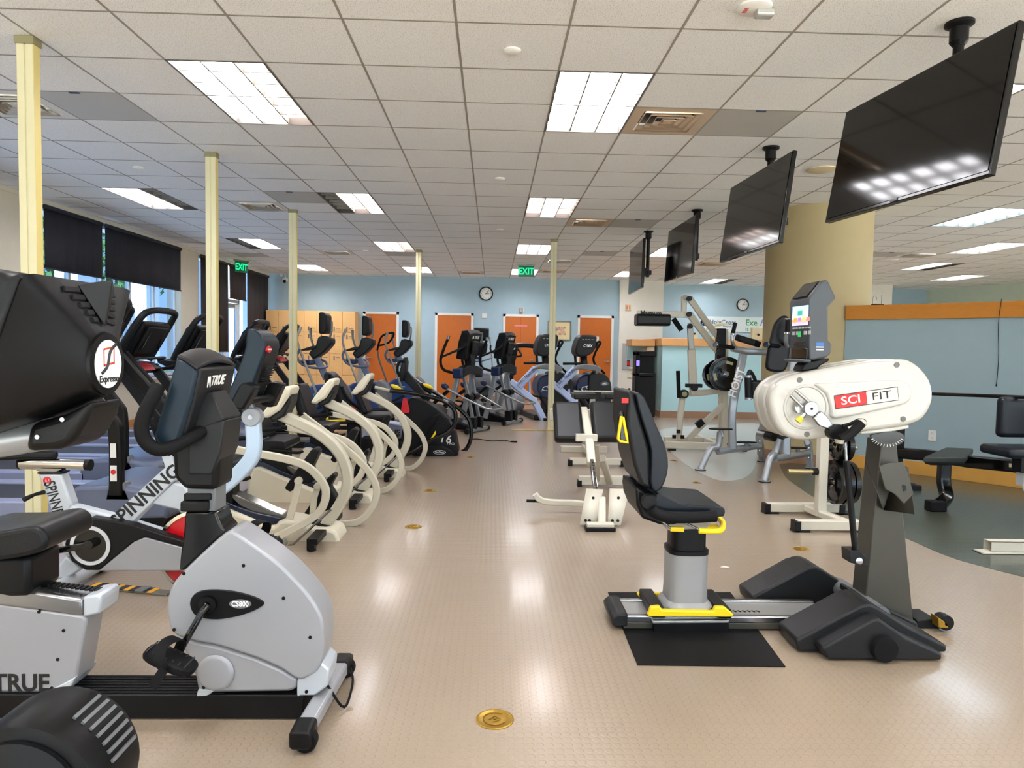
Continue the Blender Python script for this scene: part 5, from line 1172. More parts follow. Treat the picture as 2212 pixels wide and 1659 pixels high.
# ================================================================== BLUE ELLIPTICALS WITH SCREENS
F = Frame(-1.95, 10.6)
t = thing('elliptical_trainer', 'blue based elliptical with black screen, leftmost of three before the lockers', 'elliptical', (F.o.x, F.o.y, 0), group='blue based ellipticals'); E0 = t
c = F.p(*z4(1000, 960)[0], -.15)
def prf(*a): return F.side(z4(*a), 0)
m = sideprism(F, z4(870, 1000, 880, 920, 950, 860, 1100, 845, 1240, 855, 1290, 920, 1300, 1050, 1250, 1130, 1100, 1170, 950, 1130), 0, -.17, .17, smooth=3); part('drive_shell', m, BLUEP, t, .04, seg=3)
m = sideprism(F, z4(1180, 850, 1240, 850, 1295, 920, 1305, 1050, 1250, 1120, 1200, 1130), 0, -.18, .18, smooth=2); part('shell_cap', m, GREY, t, .03)
m = sideprism(F, z4(940, 1120, 1290, 1100, 1340, 1190, 940, 1220), 0, -.2, .2); part('base', m, CHAR, t, .02)
def emb(o_):
    m = MB(); m.tube([(c.x + .03 * math.cos(a), -.176, c.z + .02 + .03 * math.sin(a)) for a in [i * PI / 6 for i in range(12)]], .006, closed=True); m.box((c.x + .07, -.176, c.z + .02), (.05, .004, .02)); part('emblem', m, mat('pale cyan mark', '#8ad0f0', .4), o_)
emb(t)
m = MB(); m.tube(tpts(F, z4(1085, 800, 1040, 700, 960, 560), 0), 0, sec=(.07, .09), ref=(0, 1, 0), smooth=4); part('mast', m, mat('blue grey mast', '#77809c', .4, metal=.2), t, .005)
m = sideprism(F, z4(940, 570, 1010, 490, 1030, 420, 1070, 410, 1150, 430, 1150, 480, 1080, 560, 990, 620), 0, -.13, .13); part('console', m, CHAR, t, .02)
m = sideprism(F, z4(1045, 460, 1120, 440, 1120, 490, 1050, 560), -.0, -.1, .1); part('console_back', m, BLKG, t, .015)
m = MB(); m.tube(tpts(F, z4(1060, 560, 1100, 470, 1130, 380, 1135, 300, 1130, 270), 0), 0, sec=(.05, .022), ref=(0, 1, 0), smooth=4); part('screen_bracket', m, GREY, t, .003)
q = F.q(*z4(1100, 290)[0], F.p(*z4(1110, 290)[0], 0).x); m = MB(); m.prism([(q.x - .1, q.z - .155), (q.x - .035, q.z - .155), (q.x + .0, q.z - .1), (q.x + .0, q.z + .1), (q.x - .035, q.z + .14), (q.x - .1, q.z + .14)], -.17, .17); part('screen_housing', m, BLK, t, .02, seg=3)
m = MB(); m.box((q.x - .102, 0, q.z), (.003, .3, .25)); part('screen', m, SCR, t)
m = MB(); m.tube([F.p(*z4(855, 530)[0], -.28), F.p(*z4(830, 600)[0], -.28), F.p(*z4(880, 670)[0], -.26), F.p(*z4(990, 700)[0], -.2), F.p(*z4(1085, 690)[0], 0.02), F.p(*z4(1060, 640)[0], .25), F.p(*z4(960, 620)[0], .28)], .018, smooth=5); part('handlebar', m, mat('blue grey bar', '#5c6880', .35), t)
m = MB(); m.box(F.p(*z4(920, 650)[0], -.1), (.16, .2, .07)); part('cup_tray', m, NAVY, t, .015)
m = sideprism(F, z4(870, 535, 980, 500, 1030, 500, 1000, 530, 880, 545), 0, -.15, .15); part('reading_ledge', m, CHAR, t, .01)
for s_ in (-1, 1):
    m = MB(); m.tube([(c.x + .1, s_ * .28, c.z - .12), (c.x - .05 + .03 * s_, s_ * .28, c.z + .35), (c.x - .2 + .03 * s_, s_ * .26, c.z + .75), (c.x - .19, s_ * .24, c.z + .95)], [.02, .017, .016, .02], smooth=5); part('moving_arm', m, mat('arm tube', '#9a9894', .35, metal=.5), t)
    m = MB(); m.tube([(c.x + .1, s_ * .28, c.z - .12), (c.x - .55, s_ * .26, .2 + .06 * s_), (c.x - .88, s_ * .22, .2)], 0, sec=(.05, .04), ref=(0, 1, 0)); m.box((c.x - .68, s_ * .2, .27 + .04 * s_), (.38, .14, .04)); part('foot_plate', m, CHAR, t, .005)
m = MB(); m.bb(c.x - .85, c.x - .1, -.04, .04, .03, .09); m.bb(c.x - .88, c.x - .8, -.3, .3, .001, .07); m.bb(c.x + .1, c.x + .2, -.32, .32, .001, .06); part('floor_frame', m, CHAR, t, .01)
index_kids(); d0 = F.p(*z4(1105, 290)[0], 0)
for (Y, qx, lab) in ((9.7, z4(690, 265)[0], 'blue based elliptical whose screen stands before the maple lockers'), (12.0, z4(1487, 305)[0], 'blue based elliptical with screen just left of the fourth pole')):
    P = ony(qx[0], qx[1], Y); copy_tree(E0, (P.x - d0.x, Y, 0), label=lab)
E0['label'] = 'blue based elliptical whose screen overlaps the first brown door'
# small grab loop machine left of the door
F = Frame(-1.6, 12.2); t = thing('stretch_rail', 'tall grey curved pole with black hoop handle before the first brown door', 'grab bar', (F.o.x, F.o.y, 0))
m = MB(); a = tpts(F, z4(1180, 540, 1190, 620, 1230, 740, 1270, 850, 1290, 960), 0); a.append(Vector((a[-1].x + .03, 0, .03))); m.tube(a, .016, smooth=4); part('pole', m, GREY, t)
m = MB(); m.tube(tpts(F, z4(1175, 540, 1190, 470, 1230, 390, 1340, 365, 1300, 450, 1240, 480, 1195, 490), 0), .017, smooth=4); part('hoop_grip', m, BLKM, t)
m = MB(); m.lathe([(.18, 0.001), (.18, .02), (.03, .04)], (a[-1].x, 0, 0), n=24); part('base', m, CHAR, t)
# ================================================================== BLACK ELLIPTICALS, ARC MACHINES
TUBG = mat('grey silver tube', '#8d9296', .35, metal=.5)
F = Frame(-.22, 10.75, R(-27))
E1 = t = thing('elliptical_trainer', 'black elliptical with crossing silver tubes, right of the black stepper nose', 'elliptical', (F.o.x, F.o.y, 0), F.h, group='black ellipticals with crossing tubes')
m = MB(); m.tube([(0, -.33, .045), (0, .33, .045)], 0, sec=(.05, .06), ref=(0, 0, 1)); part('stabilizer', m, TUBG, t, .006)
for s_ in (-1, 1):
    m = MB(); m.lathe([(.035, 0), (.04, .01), (.04, .05), (.02, .055)], (0, s_ * .31, .045), (0, s_, 0), 16); part('end_cap', m, BLK, t)
    m = MB(); m.bb(-.09, .03, s_ * .1 - .045, s_ * .1 + .045, .05, .24); part('link_boot', m, BLK, t, .012)
    m = MB(); m.tube([(-.03, s_ * .1, .2), (-.12, s_ * .11, .6), (-.2, s_ * .15, .95)], 0, sec=(.04, .05), ref=(0, 1, 0)); part('link_tube', m, TUBG, t, .004)
    m = MB(); m.lathe([(.05, -.07), (.055, -.05), (.055, .05), (.05, .07)], (-.1, s_ * .1, .55), (0, 1, 0), 18); part('pivot', m, BLK, t)
    m = MB(); m.tube([(-.22, s_ * .24, .9), (-.42, s_ * .22, .1)], 0, sec=(.06, .08), ref=(0, 1, 0)); part('rear_post', m, mat('grey silver post', '#9fa5a8', .35, metal=.4), t, .005)
    m = MB(); m.tube([(-.25, s_ * .3, .92), (-.42, s_ * .34, .97), (-.48, s_ * .34, 1.1), (-.44, s_ * .32, 1.28), (-.36, s_ * .32, 1.45)], .022, smooth=5); ar = part('moving_arm', m, BLKM, t)
    m = MB(); m.cyl((-.36, s_ * .32, 1.44), (-.35, s_ * .32, 1.49), .024); part('chrome_tip', m, CHROME, ar)
    m = MB(); m.tube([(-.48, s_ * .33, 1.16), (-.3, s_ * .28, 1.24), (-.16, s_ * .2, 1.32), (-.12, s_ * .18, 1.4)], .018, smooth=4); part('fixed_handle', m, BLK, t)
    m = MB(); m.tube([(-.45, s_ * .3, .72), (-.3, s_ * .3, .64), (.2, s_ * .24, .42), (.34, s_ * .16, .38), (.36, 0, .38)], .017, smooth=5); part('front_guard', m, TUBG, t)
    m = MB(); m.ell((-.42, s_ * .3, .71), (.07, .045, .05), ((0, 1, 0), R(25))); part('guard_joint', m, NAVY, t)
    m = MB(); m.tube([(-.35, s_ * .28, .66), (-.8, s_ * .24, .32), (-1.0, s_ * .2, .25)], 0, sec=(.05, .05), ref=(0, 1, 0)); m.box((-.85, s_ * .2, .36), (.3, .15, .03), ((0, 1, 0), R(8))); part('foot_plate', m, BLK, t, .006)
m = MB(); rings = []
for k in range(13):
    v = -.28 + .56 * k / 12; h = .05 * (1 - (v / .28) ** 2)
    rings.append([Vector((-.12 + .03, v, .86 + h)), Vector((-.12 + .03, v, .99 + h)), Vector((-.22, v, 1.0 + h)), Vector((-.22, v, .86 + h))])
m.loft(rings); part('cross_band', m, CHAR, t, .008)
for s_ in (-1, 1): m = MB(); m.bb(-.26, -.1, s_ * .28, s_ * .36, .84, 1.0); part('band_cap', m, NAVY, t, .025, seg=3)
m = MB(); m.prism([(-.2, .98), (-.1, .98), (-.08, 1.1), (-.14, 1.3), (-.24, 1.28)], -.07, .07); part('neck', m, BLK, t, .012)
m = MB(); m.prism([(-.3, 1.14), (-.14, 1.12), (-.05, 1.5), (-.1, 1.57), (-.2, 1.56), (-.26, 1.4)], -.195, .195); cs = part('console', m, BLK, t, .02, seg=3)
m = MB(); rings = []
for k in range(9):
    v = -.195 + .39 * k / 8; h = .018 * (1 - (v / .195) ** 2); rings.append([Vector((-.2, v, 1.565 + h)), Vector((-.09, v, 1.575 + h)), Vector((-.05, v, 1.52 + h)), Vector((-.06, v, 1.5 + h)), Vector((-.2, v, 1.54))])
m.loft(rings); part('console_hood', m, CHAR, cs, .002)
m = MB(); m.prism([(-.1, 1.2), (-.06, 1.24), (-.03, 1.4), (-.07, 1.42)], -.09, .09); part('console_neck', m, CHAR, cs, .01)
text('lettering', 'TRUE', .062, LETW, cs, (-.055, .03, 1.47), (0, 1, 0), (.2, 0, 1), .001, .001, shear=.25)
m = MB(); m.add([(-.054, -.11, 1.45), (-.052, -.092, 1.49), (-.052, -.06, 1.49), (-.054, -.066, 1.45)], [(0, 1, 2, 3)]); part('emblem', m, LETW, cs)
m = MB(); m.prism([(-1.0, .03), (-.05, .03), (-.05, .1), (-.4, .2), (-.75, .4), (-.95, .4)], -.13, .13); part('drive_housing', m, BLK, t, .03, seg=3)
m = MB(); m.bb(-1.0, -.93, -.3, .3, .001, .06); part('rear_foot', m, TUBG, t, .006)
index_kids()
copy_tree(E1, (.36, 11.95, 0), label='black elliptical with crossing silver tubes, nearer the free standing pole')
# black bike behind them
F = Frame(.36, 14.1, R(-60))
t = thing('upright_bike', 'black upright bike with long handlebars behind the black ellipticals', 'exercise bike', (F.o.x, F.o.y, 0), F.h)
m = MB(); m.prism([(-.12, 1.08), (.0, 1.06), (.07, 1.3), (.05, 1.4), (-.06, 1.4)], -.14, .14); cs = part('console', m, BLK, t, .02); text('lettering', 'TRUE', .05, LETW, cs, (.075, 0, 1.3), (0, 1, 0), (.1, 0, 1), .001, .001, shear=.25)
m = MB(); m.prism([(.0, 1.14), (.1, 1.16), (.08, 1.0), (.0, .6), (-.12, .6), (-.12, 1.1)], -.07, .07); part('neck', m, CHAR, t, .01)
m = MB(); m.prism([(-.15, .62), (.02, .62), (.3, .5), (.42, .3), (.38, .1), (.2, .05), (-.3, .05), (-.35, .3)], -.11, .11, 'v', 2); part('drive_shell', m, SILV, t, .03)
for s_ in (-1, 1):
    m = MB(); m.tube([(-.1, s_ * .05, 1.14), (.0, s_ * .25, 1.16), (-.2, s_ * .34, 1.25), (-.3, s_ * .3, 1.36)], .02, smooth=4); part('handlebar', m, BLKM, t)
m = MB(); m.tube([(.0, .12, 1.37), (-.0, .3, 1.38), (-.0, .5, 1.37), (.1, .58, 1.34)], .05, smooth=4); part('elbow_pad', m, BLK, t)
m = MB(); m.tube([(-.6, 0, .0), (-.5, 0, .82)], .03); m.bb(-.7, -.64, -.25, .25, .001, .06); m.bb(.34, .4, -.25, .25, .001, .06); m.bb(-.67, .37, -.03, .03, .02, .08); part('frame', m, TUBG, t, .005)
m = MB(); m.ell((-.5, 0, .86), (.15, .11, .04)); part('saddle', m, BLK, t)
# fourth screen machine behind
index_kids()
P = ony(1048, 733, 15.3)
hh = R(-80); dx, dy = d0.x * math.cos(hh), d0.x * math.sin(hh)
copy_tree(E0, (P.x - .1, 15.75, 0), hh, label='elliptical seen by its dark screen back between the two black ellipticals')
# arc trainers
F = Frame(.95, 12.9, R(-78))
A1 = t = thing('arc_trainer', 'grey hooded arc trainer behind the free standing pole', 'arc trainer', (F.o.x, F.o.y, 0), F.h, group='arc trainers')
LB2 = mat('pale blue silver paint', '#a9b8dc', .35, metal=.25)
def fq(m, pts, u, a, b, sm=0, tp=None):
    m.prism(F.front(pts, u), a, b, 'u', sm, tp); return m
m = fq(MB(), s6(600, 700, 700, 655, 830, 690, 900, 790, 915, 950, 895, 1080, 700, 1090, 600, 1040), 0, -.3, .16, 3); part('hood', m, CHAR, t, .07, seg=4)
m = fq(MB(), s6(450, 770, 520, 700, 620, 690, 690, 760, 690, 960, 640, 1030, 500, 1010, 430, 900), 0, -.3, .12, 3); part('side_disc', m, NAVY, t, .06, seg=4)
q = F.q(*s6(570, 890)[0], .13); m = MB(); m.tube([(.135, q.y + r_ * math.cos(a), q.z + r_ * .7 * math.sin(a)) for r_, a in [(.045 + .02 * math.sin(i * PI / 12) ** 2, i * PI / 6) for i in range(11)]], .006); m.tube([(.135, q.y - .08, q.z - .05), (.135, q.y - .05, q.z + .02), (.135, q.y + .08, q.z + .06)], .005, smooth=4); part('swirl_emblem', m, LETW, t)
q = F.q(*s6(850, 820)[0], .2); m = MB(); m.prism([(q.y + .085 * math.cos(i * PI / 12), q.z + .04 * math.sin(i * PI / 12)) for i in range(24)], .17, .178, 'u'); bd = part('badge', m, BLKG, t); text('lettering', 'ARC', .045, LETW, bd, (.18, q.y, q.z), (0, 1, 0), (0, 0, 1), .001, .001)
m = fq(MB(), s6(360, 620, 470, 560, 560, 545, 700, 555, 780, 600, 775, 640, 700, 690, 690, 640, 480, 615, 380, 630), .12, .06, .22); part('top_band', m, GREY, t, .015)
m = MB(); m.tube([F.q(*s6(430, 610)[0], .14), F.q(*s6(190, 865)[0], .14)], 0, sec=(.1, .13), ref=(1, 0, 0)); fr = part('front_beam', m, LB2, t, .006)
a = F.q(*s6(220, 800)[0], .2); b = F.q(*s6(400, 640)[0], .2); text('lettering', 'ARC TRAINER', .085, mat('slate letters', '#4c5876', .5), fr, ((a + b) / 2 + Vector((.0, 0, .0))), (b - a) * 1.0, Vector((0, -(b - a).z, (b - a).y)), .001, .001, squeeze=.8)
m = MB(); m.tube([F.q(*s6(80, 790)[0], .1), F.q(*s6(200, 890)[0], .12), F.q(*s6(330, 1000)[0], .16), F.q(*s6(420, 1090)[0], .2), F.q(*s6(560, 1370)[0], .26)], 0, smooth=4, sec=(.1, .12), ref=(1, 0, 0)); part('main_leg', m, LB2, t, .006)
g = F.q(*s6(575, 1385)[0], .27); m = MB(); m.bb(g.x - .08, g.x + .08, g.y - .07, g.y + .07, .001, max(.05, g.z)); part('leg_foot', m, BLK, t, .01)
m = MB(); m.tube([F.q(*s6(240, 870)[0], .12), F.q(*s6(340, 760)[0], .1), F.q(*s6(345, 960)[0], .12)], 0, sec=(.04, .05), ref=(1, 0, 0)); part('frame_brace', m, LB2, t, .005)
co = F.front(s6(495, 150, 560, 140, 690, 145, 722, 175, 700, 330, 645, 400, 560, 440, 480, 440, 430, 405, 425, 330, 450, 230), 0)
m = MB(); m.prism(co, -.2, .1, 'u', 2); cs = part('console', m, CHAR, t, .03, seg=3)
q = F.q(*s6(610, 292)[0], .105); text('lettering', 'CYBEX', .07, LETW, cs, (.103, q.y, q.z), (0, 1, 0), (0, 0, 1), .001, .001, shear=.25, squeeze=.8)
m = MB()
for k in range(4): m.box((.101, q.y - .09 + .06 * k, q.z + .12), (.004, .035, .01))
part('top_slot', m, mat('pale slots', '#9a9a98', .5), cs)
m = MB(); m.tube([F.q(*s6(555, 420)[0], -.05), F.q(*s6(570, 600)[0], .05)], 0, sec=(.09, .12), ref=(1, 0, 0)); m.tube([F.q(*s6(440, 420)[0], -.12), F.q(*s6(450, 560)[0], -.05)], .025); part('neck', m, BLK, t, .01)
m = MB(); m.tube([F.q(*s6(265, 540)[0], .05), F.q(*s6(520, 538)[0], .05)], .022); part('fixed_handle', m, BLKM, t)
m = MB(); m.tube([F.q(x, y, -.1) for x, y in s6(735, 320, 760, 240, 800, 250, 760, 320, 720, 400, 700, 480, 730, 560, 800, 620, 860, 680)], .022, smooth=5); part('moving_arm', m, BLKM, t)
m = MB(); m.tube([F.q(*s6(380, 985)[0], .1), F.q(*s6(480, 1000)[0], .1), F.q(*s6(620, 1000)[0], .05)], .022); part('step_link', m, BLK, t)
m = MB(); m.tube([F.q(*s6(510, 1010)[0], .05), F.q(*s6(660, 1220)[0], .25)], 0, sec=(.1, .1), ref=(1, 0, 0)); part('step_arm', m, BLK, t, .01)
m = MB(); m.bb(-.9, .2, q.y - .28, q.y + .35, .001, .1); m.bb(-.4, .0, q.y - .0, q.y + .25, .08, .7); part('base_frame', m, CHAR, t, .02)
index_kids()
q2 = Vector((.74, .13, 0)); copy_tree(A1, (F.o.x + q2.x, F.o.y + q2.y, 0), label='grey hooded arc trainer in front of the last brown door')

# ================================================================== SEATED ARM MACHINE
c7 = zm(5.53, 1630, 760); k7 = zm(6.9125, 1620, 600); b7 = zm(4.365, 1960, 840); f7 = zm(6.9125, 1560, 940)
mm_ = MB(); mp_ = [onz(*q) for q in ((1313, 1281), (1578, 1281), (1697, 1442), (1377, 1438))]
mm_.prism([(p.x, p.y) for p in mp_], .0005, .006, 'w'); tag(part('rubber_mat', mm_, BLKM, None, .002), 'thin black rubber mat under the pedestal seat', 'mat')
F = Frame(1.3, 3.3); t = thing('arm_ergometer', 'white headed arm exercise machine with pedestal seat and yellow carriage', 'arm machine', (F.o.x, F.o.y, .008))
F.o.z = .008
def SP(pts, v, a, b, sm=0): return sideprism(F, pts, v, a, b, sm)
# rail
a = F.p(1337, 1345, -.11); b = F.p(1800, 1345, -.11)
m = MB(); m.bb(a.x, b.x, -.09, .09, .02, .052); part('track_bed', m, mat('satin aluminium', '#b9bab8', .3, metal=.7), t, .003)
for s_ in (-1, 1):
    m = MB(); m.bb(a.x + .02, b.x, s_ * .104 - .017, s_ * .104 + .017, .03, .062); part('track_rail', m, STEEL, t, .006)
    m = MB(); m.bb(a.x + .02, b.x, s_ * .104 - .015, s_ * .104 + .015, .0, .03); part('rail_skirt', m, DGREY, t, .003)
m = MB(); m.prism([(a.x - .03, .01), (a.x - .04, .05), (a.x - .01, .074), (a.x + .04, .074), (a.x + .04, .01)], -.125, .125); part('track_end_cap', m, CHAR, t, .01)
m = MB()
for k in range(6): q = F.p(*z6(1205 + 26 * k, 1322)[0], -.02); m.box((q.x, -.03, .0535), (.006, .02, .003), ((0, 0, 1), R(30)))
parts('track_hole', m, BLK, t)
# carriage
m = SP(z6(752, 1350, 1178, 1348, 1182, 1438, 760, 1440), -.15, -.15, -.13); part('carriage_side', m, BLK, t, .005)
m = SP(z6(752, 1350, 1178, 1348, 1178, 1362, 752, 1366), -.15, -.152, .15); part('carriage_top', m, mat('satin aluminium', '#b9bab8', .3, metal=.7), t, .003)
for pts in (z6(690, 1235, 760, 1215, 790, 1270, 740, 1340), z6(1050, 1225, 1105, 1215, 1150, 1270, 1100, 1290)):
    c_ = F.side(pts, 0); xm = sum(p[0] for p in c_) / 4; m = MB(); m.bb(xm - .03, xm + .035, -.14, .15, .06, .1); part('carriage_beam', m, BLK, t, .006)
m = SP(z6(722, 1308, 738, 1268, 788, 1262, 800, 1285, 1088, 1292, 1096, 1268, 1150, 1268, 1198, 1308, 1196, 1324, 722, 1322), -.16, -.175, -.145); part('yellow_pedal', m, YEL, t, .006)
m = SP(z6(662, 1195, 680, 1190, 1085, 1194, 1105, 1208, 1100, 1222, 1040, 1226, 700, 1222, 670, 1212), .16, .145, .175); part('yellow_pedal', m, YEL, t, .006)
# pedestal
cx_, r0_ = (F.p(*z6(820, 1200)[0], 0).x + F.p(*z6(1040, 1200)[0], 0).x) / 2, (F.p(*z6(1040, 1200)[0], 0).x - F.p(*z6(820, 1200)[0], 0).x) / 2
zb1, zt1, zt2, zt3 = F.p(*z6(920, 1255)[0], -.05).z, F.p(*z6(920, 965)[0], -.06).z, F.p(*z6(920, 960)[0], -.06).z, F.p(*z6(920, 835)[0], 0).z
def rrect(a_, b_, r_=.6, n=8):
    o_ = []
    for k in range(4):
        for i in range(n):
            th = PI / 2 * (k + i / n); ca, sa = math.cos(th), math.sin(th); o_.append((math.copysign(abs(ca) ** r_, ca) * a_, math.copysign(abs(sa) ** r_, sa) * b_))
    return o_
m = MB(); m.loft([[Vector((cx_ + x * k, y * k, z)) for x, y in rrect(r0_, .095)] for k, z in ((1.25, .09), (1.2, .1), (1.03, zb1 + .02), (1, zb1 + .08), (1, zt1))]); part('pedestal', m, mat('silver grey column', '#98999a', .4, metal=.2), t)
m = MB(); m.loft([[Vector((cx_ + x * k, y * k, z)) for x, y in rrect(r0_, .095)] for k, z in ((1.02, zt1 - .01), (1.02, zt1 + .008), (.88, zt1 + .01), (.88, zt3 + .02))]); part('pedestal_sleeve', m, BLK, t)
# seat
m = SP(z6(770, 650, 800, 640, 900, 690, 1020, 706, 1130, 712, 1156, 728, 1152, 760, 1110, 770, 800, 765, 765, 710), -.2, -.2, .2, 2); part('seat_cushion', m, LEATHB, t, .035, seg=4)
m = SP(z6(655, 600, 700, 620, 800, 760, 900, 790, 880, 812, 790, 810, 690, 775, 660, 700), -.16, -.17, .17); part('seat_shell', m, BLK, t, .02)
m = SP(z6(790, 790, 1080, 785, 1060, 830, 830, 840), -.1, -.12, .12); part('seat_mount', m, mat('grey mount', '#b0aea4', .5), t, .01)
m = SP(z6(655, 80, 705, 100, 765, 240, 812, 345, 838, 440, 834, 530, 800, 612, 758, 628, 740, 560, 745, 400, 700, 250), -.2, -.2, .2, 2); part('backrest_cushion', m, LEATHB, t, .025, seg=4)
m = SP(z6(615, 62, 655, 75, 700, 250, 745, 400, 752, 625, 690, 600, 650, 480, 610, 260), -.2, -.18, .2); bs = part('backrest_shell', m, CHAR, t, .03, seg=3)
m = MB(); tr = [F.p(x, y, -.17) for x, y in z6(576, 205, 558, 330, 570, 345, 612, 352, 606, 320, 585, 210)]; m.tube(tr, .007, closed=True); part('yellow_release', m, YEL, bs)
m = SP(z6(562, 200, 585, 170, 620, 320, 622, 356, 560, 345), -.16, -.165, -.12); part('handle_pocket', m, BLKG, bs, .01)
q = F.p(*z6(586, 117)[0], -.185); m = MB(); m.box(q + Vector((.008, -.0, 0)), (.03, .012, .022)); part('red_sticker', m, LETR, bs)
for s_ in (-1, 1):
    pts = [F.p(x, y, -.25) for x, y in z6(742, 718, 765, 745, 830, 768, 960, 772, 1105, 766)]
    if s_ > 0: pts = mir(pts)
    m = MB(); m.tube(pts, [.026, .027, .025], smooth=5, n=14); part('armrest', m, BLKM, t)
    q = F.p(*z6(732, 682)[0], -.23); m = MB(); m.lathe([(.032, -.02), (.036, 0), (.032, .03)], (q.x, s_ * q.y, q.z), (0, s_, 0), 20); m.tube([(q.x, s_ * .23, q.z), (q.x + .02, s_ * .18, q.z - .06), (q.x + .1, s_ * .12, q.z - .08)], .018); parts('armrest_pivot', m, BLK, t)
q = [F.p(x, y, -.22) for x, y in z6(850, 836, 925, 838)]; m = MB(); m.tube(q, 0, sec=(.02, .022), ref=(0, 1, 0)); part('yellow_lever', m, YEL, t, .005)
m = MB(); m.tube([F.p(*z6(800, 790)[0], -.22), F.p(*z6(855, 833)[0], -.22)], .005); m.tube([F.p(*z6(910, 790)[0], -.22), F.p(*z6(1010, 838)[0], -.24)], .005); part('lever_rod', m, STEEL, t)
m = MB(); m.tube([F.p(*z6(1010, 845)[0], -.24), F.p(*z6(1110, 848)[0], -.24), F.p(*z6(1140, 835)[0], -.2), F.p(*z6(1143, 800)[0], -.12), F.p(*z6(1125, 780)[0], -.06)], .014, smooth=4); m.tube([F.p(*z6(975, 797)[0], -.1), F.p(*z6(1020, 825)[0], -.1), F.p(*z6(1120, 830)[0], -.12)], .014, smooth=4); part('yellow_handle', m, YEL, t)
# mast
m = SP(z7(548, 676, 612, 684, 682, 1432, 478, 1400, 482, 1340), -.065, -.065, .065); ms = part('mast', m, DGREY, t, .006)
m = MB(); ring0 = []
m = SP(z7(500, 655, 610, 640, 640, 665, 625, 690, 570, 705, 530, 690), -.09, -.1, -.085, 2); dl = part('tilt_dial', m, BLKG, t)
m = MB()
for k in range(13):
    a_ = R(205 + k * 11); c_ = F.p(*z7(572, 655)[0], -.101); m.box((c_.x + .068 * math.cos(a_) * 1.15, -.1015, c_.z + .05 * math.sin(a_)), (.012, .002, .002), ((0, 1, 0), -a_))
part('dial_mark', m, LETW, dl)
m = SP(z7(535, 785, 580, 770, 635, 768, 650, 800, 680, 900, 640, 942, 600, 900, 562, 880), -.15, -.155, -.145); bh_ = part('bottle_bracket', m, DGREY, t, .002)
q0 = F.p(*z7(580, 790)[0], -.15); m = MB(); m.add([(q0.x - .07, -.07, q0.z + .01), (q0.x + .09, -.07, q0.z + .01), (q0.x + .09, -.15, q0.z + .0), (q0.x + .13, -.15, q0.z - .22), (q0.x + .03, -.07, q0.z - .22), (q0.x - .03, -.15, q0.z - .17)], [(0, 4, 5), (1, 2, 3, 4)]); o = part('bracket_side', m, DGREY, bh_); o.modifiers.new('s', 'SOLIDIFY').thickness = .003
m = SP(z7(634, 862, 650, 866, 652, 885, 640, 890), -.157, -.158, -.155); part('bracket_slot', m, BLKG, bh_)
m = MB(); m.tube([F.p(*z7(402, 762)[0], -.12), F.p(*z7(440, 1150)[0], -.12)], .0145); st = part('gas_strut', m, BLK, t)
m = MB(); m.tube([F.p(*z7(396, 680)[0], -.12), F.p(*z7(402, 770)[0], -.12)], .006); part('strut_rod', m, STEEL, st)
m = SP(z7(415, 1138, 455, 1138, 490, 1165, 490, 1205, 418, 1188), -.14, -.14, -.06); part('strut_bracket', m, CHAR, t, .003)
q = F.p(*z7(455, 1182)[0], -.145); m = MB(); m.lathe([(.016, 0), (.018, .006), (.01, .01)], (q.x, -.14, q.z), (0, -1, 0), 14); parts('bolt', m, CHROME, t)
# feet
for s_ in (-1, 1):
    vs_ = (-.43, -.47) ; 
    fa_ = F.side(z7(176, 1493, 442, 1352, 480, 1345, 515, 1360, 640, 1440, 798, 1538, 798, 1550, 700, 1535, 560, 1440, 330, 1500, 290, 1545, 205, 1540), -.32)
    fa_ = [(x, max(z, .0)) for x, z in fa_]; fa_[-1] = (fa_[-1][0], .0); fa_[6] = (fa_[6][0], 0)
    top = F.side(z7(176, 1493, 442, 1352, 480, 1345, 515, 1360, 640, 1440, 798, 1538), -.32)
    poly = [(top[0][0] + .01, 0), (top[0][0] - .0, max(.03, top[0][1]))] + top[1:-1] + [(top[-1][0], max(.03, top[-1][1])), (top[-1][0], 0)]
    a0, a1 = sorted((s_ * .16, s_ * .36)); m = MB(); m.prism(poly, a0, a1); ft = part('foot_fairing', m, CHAR, t, .012, seg=3)
    top = F.side(z7(290, 1535, 500, 1418, 528, 1412, 640, 1490, 790, 1575), -.42)
    poly = [(top[0][0] + .03, 0), (top[0][0], max(.03, top[0][1]))] + top[1:-1] + [(top[-1][0], max(.03, top[-1][1])), (top[-1][0], 0)]
    a0, a1 = sorted((s_ * .34, s_ * .44)); m = MB(); m.prism(poly, a0, a1); part('foot_step', m, CHAR, ft, .012, seg=3)
    q = F.p(*z7(575, 1560)[0], -.48); m = MB(); m.lathe([(.052, 0), (.056, .006), (.056, .09), (.05, .1)], (q.x, s_ * .47, .057), (0, -s_, 0), 32); part('roller_end', m, BLKM, t)
q = F.p(*z7(350, 1375)[0], 0); m = MB(); m.cyl((q.x + .12, -.2, .1), (q.x + .12, .2, .1), .045, n=24); part('cross_tube', m, GREY, t)
m = SP(z7(470, 1330, 690, 1430, 700, 1470, 560, 1500, 440, 1480), -.1, -.12, .12); part('mast_base', m, CHAR, t, .01)
m = SP(z7(685, 1420, 765, 1415, 790, 1440, 770, 1480, 690, 1470), -.06, -.08, .06); part('rear_block', m, BLK, t, .006)
q = F.p(*z7(803, 1473)[0], -.1); m = MB(); m.lathe([(.012, -.03), (.035, -.028), (.037, -.015), (.037, .015), (.035, .028), (.012, .03)], (q.x, -.1, .038), (0, 1, 0), 24); part('caster_wheel', m, BLK, t)
m = SP(z7(768, 1405, 805, 1430, 812, 1450, 770, 1448), -.1, -.13, -.07); part('caster_bracket', m, BRASS, t, .003)
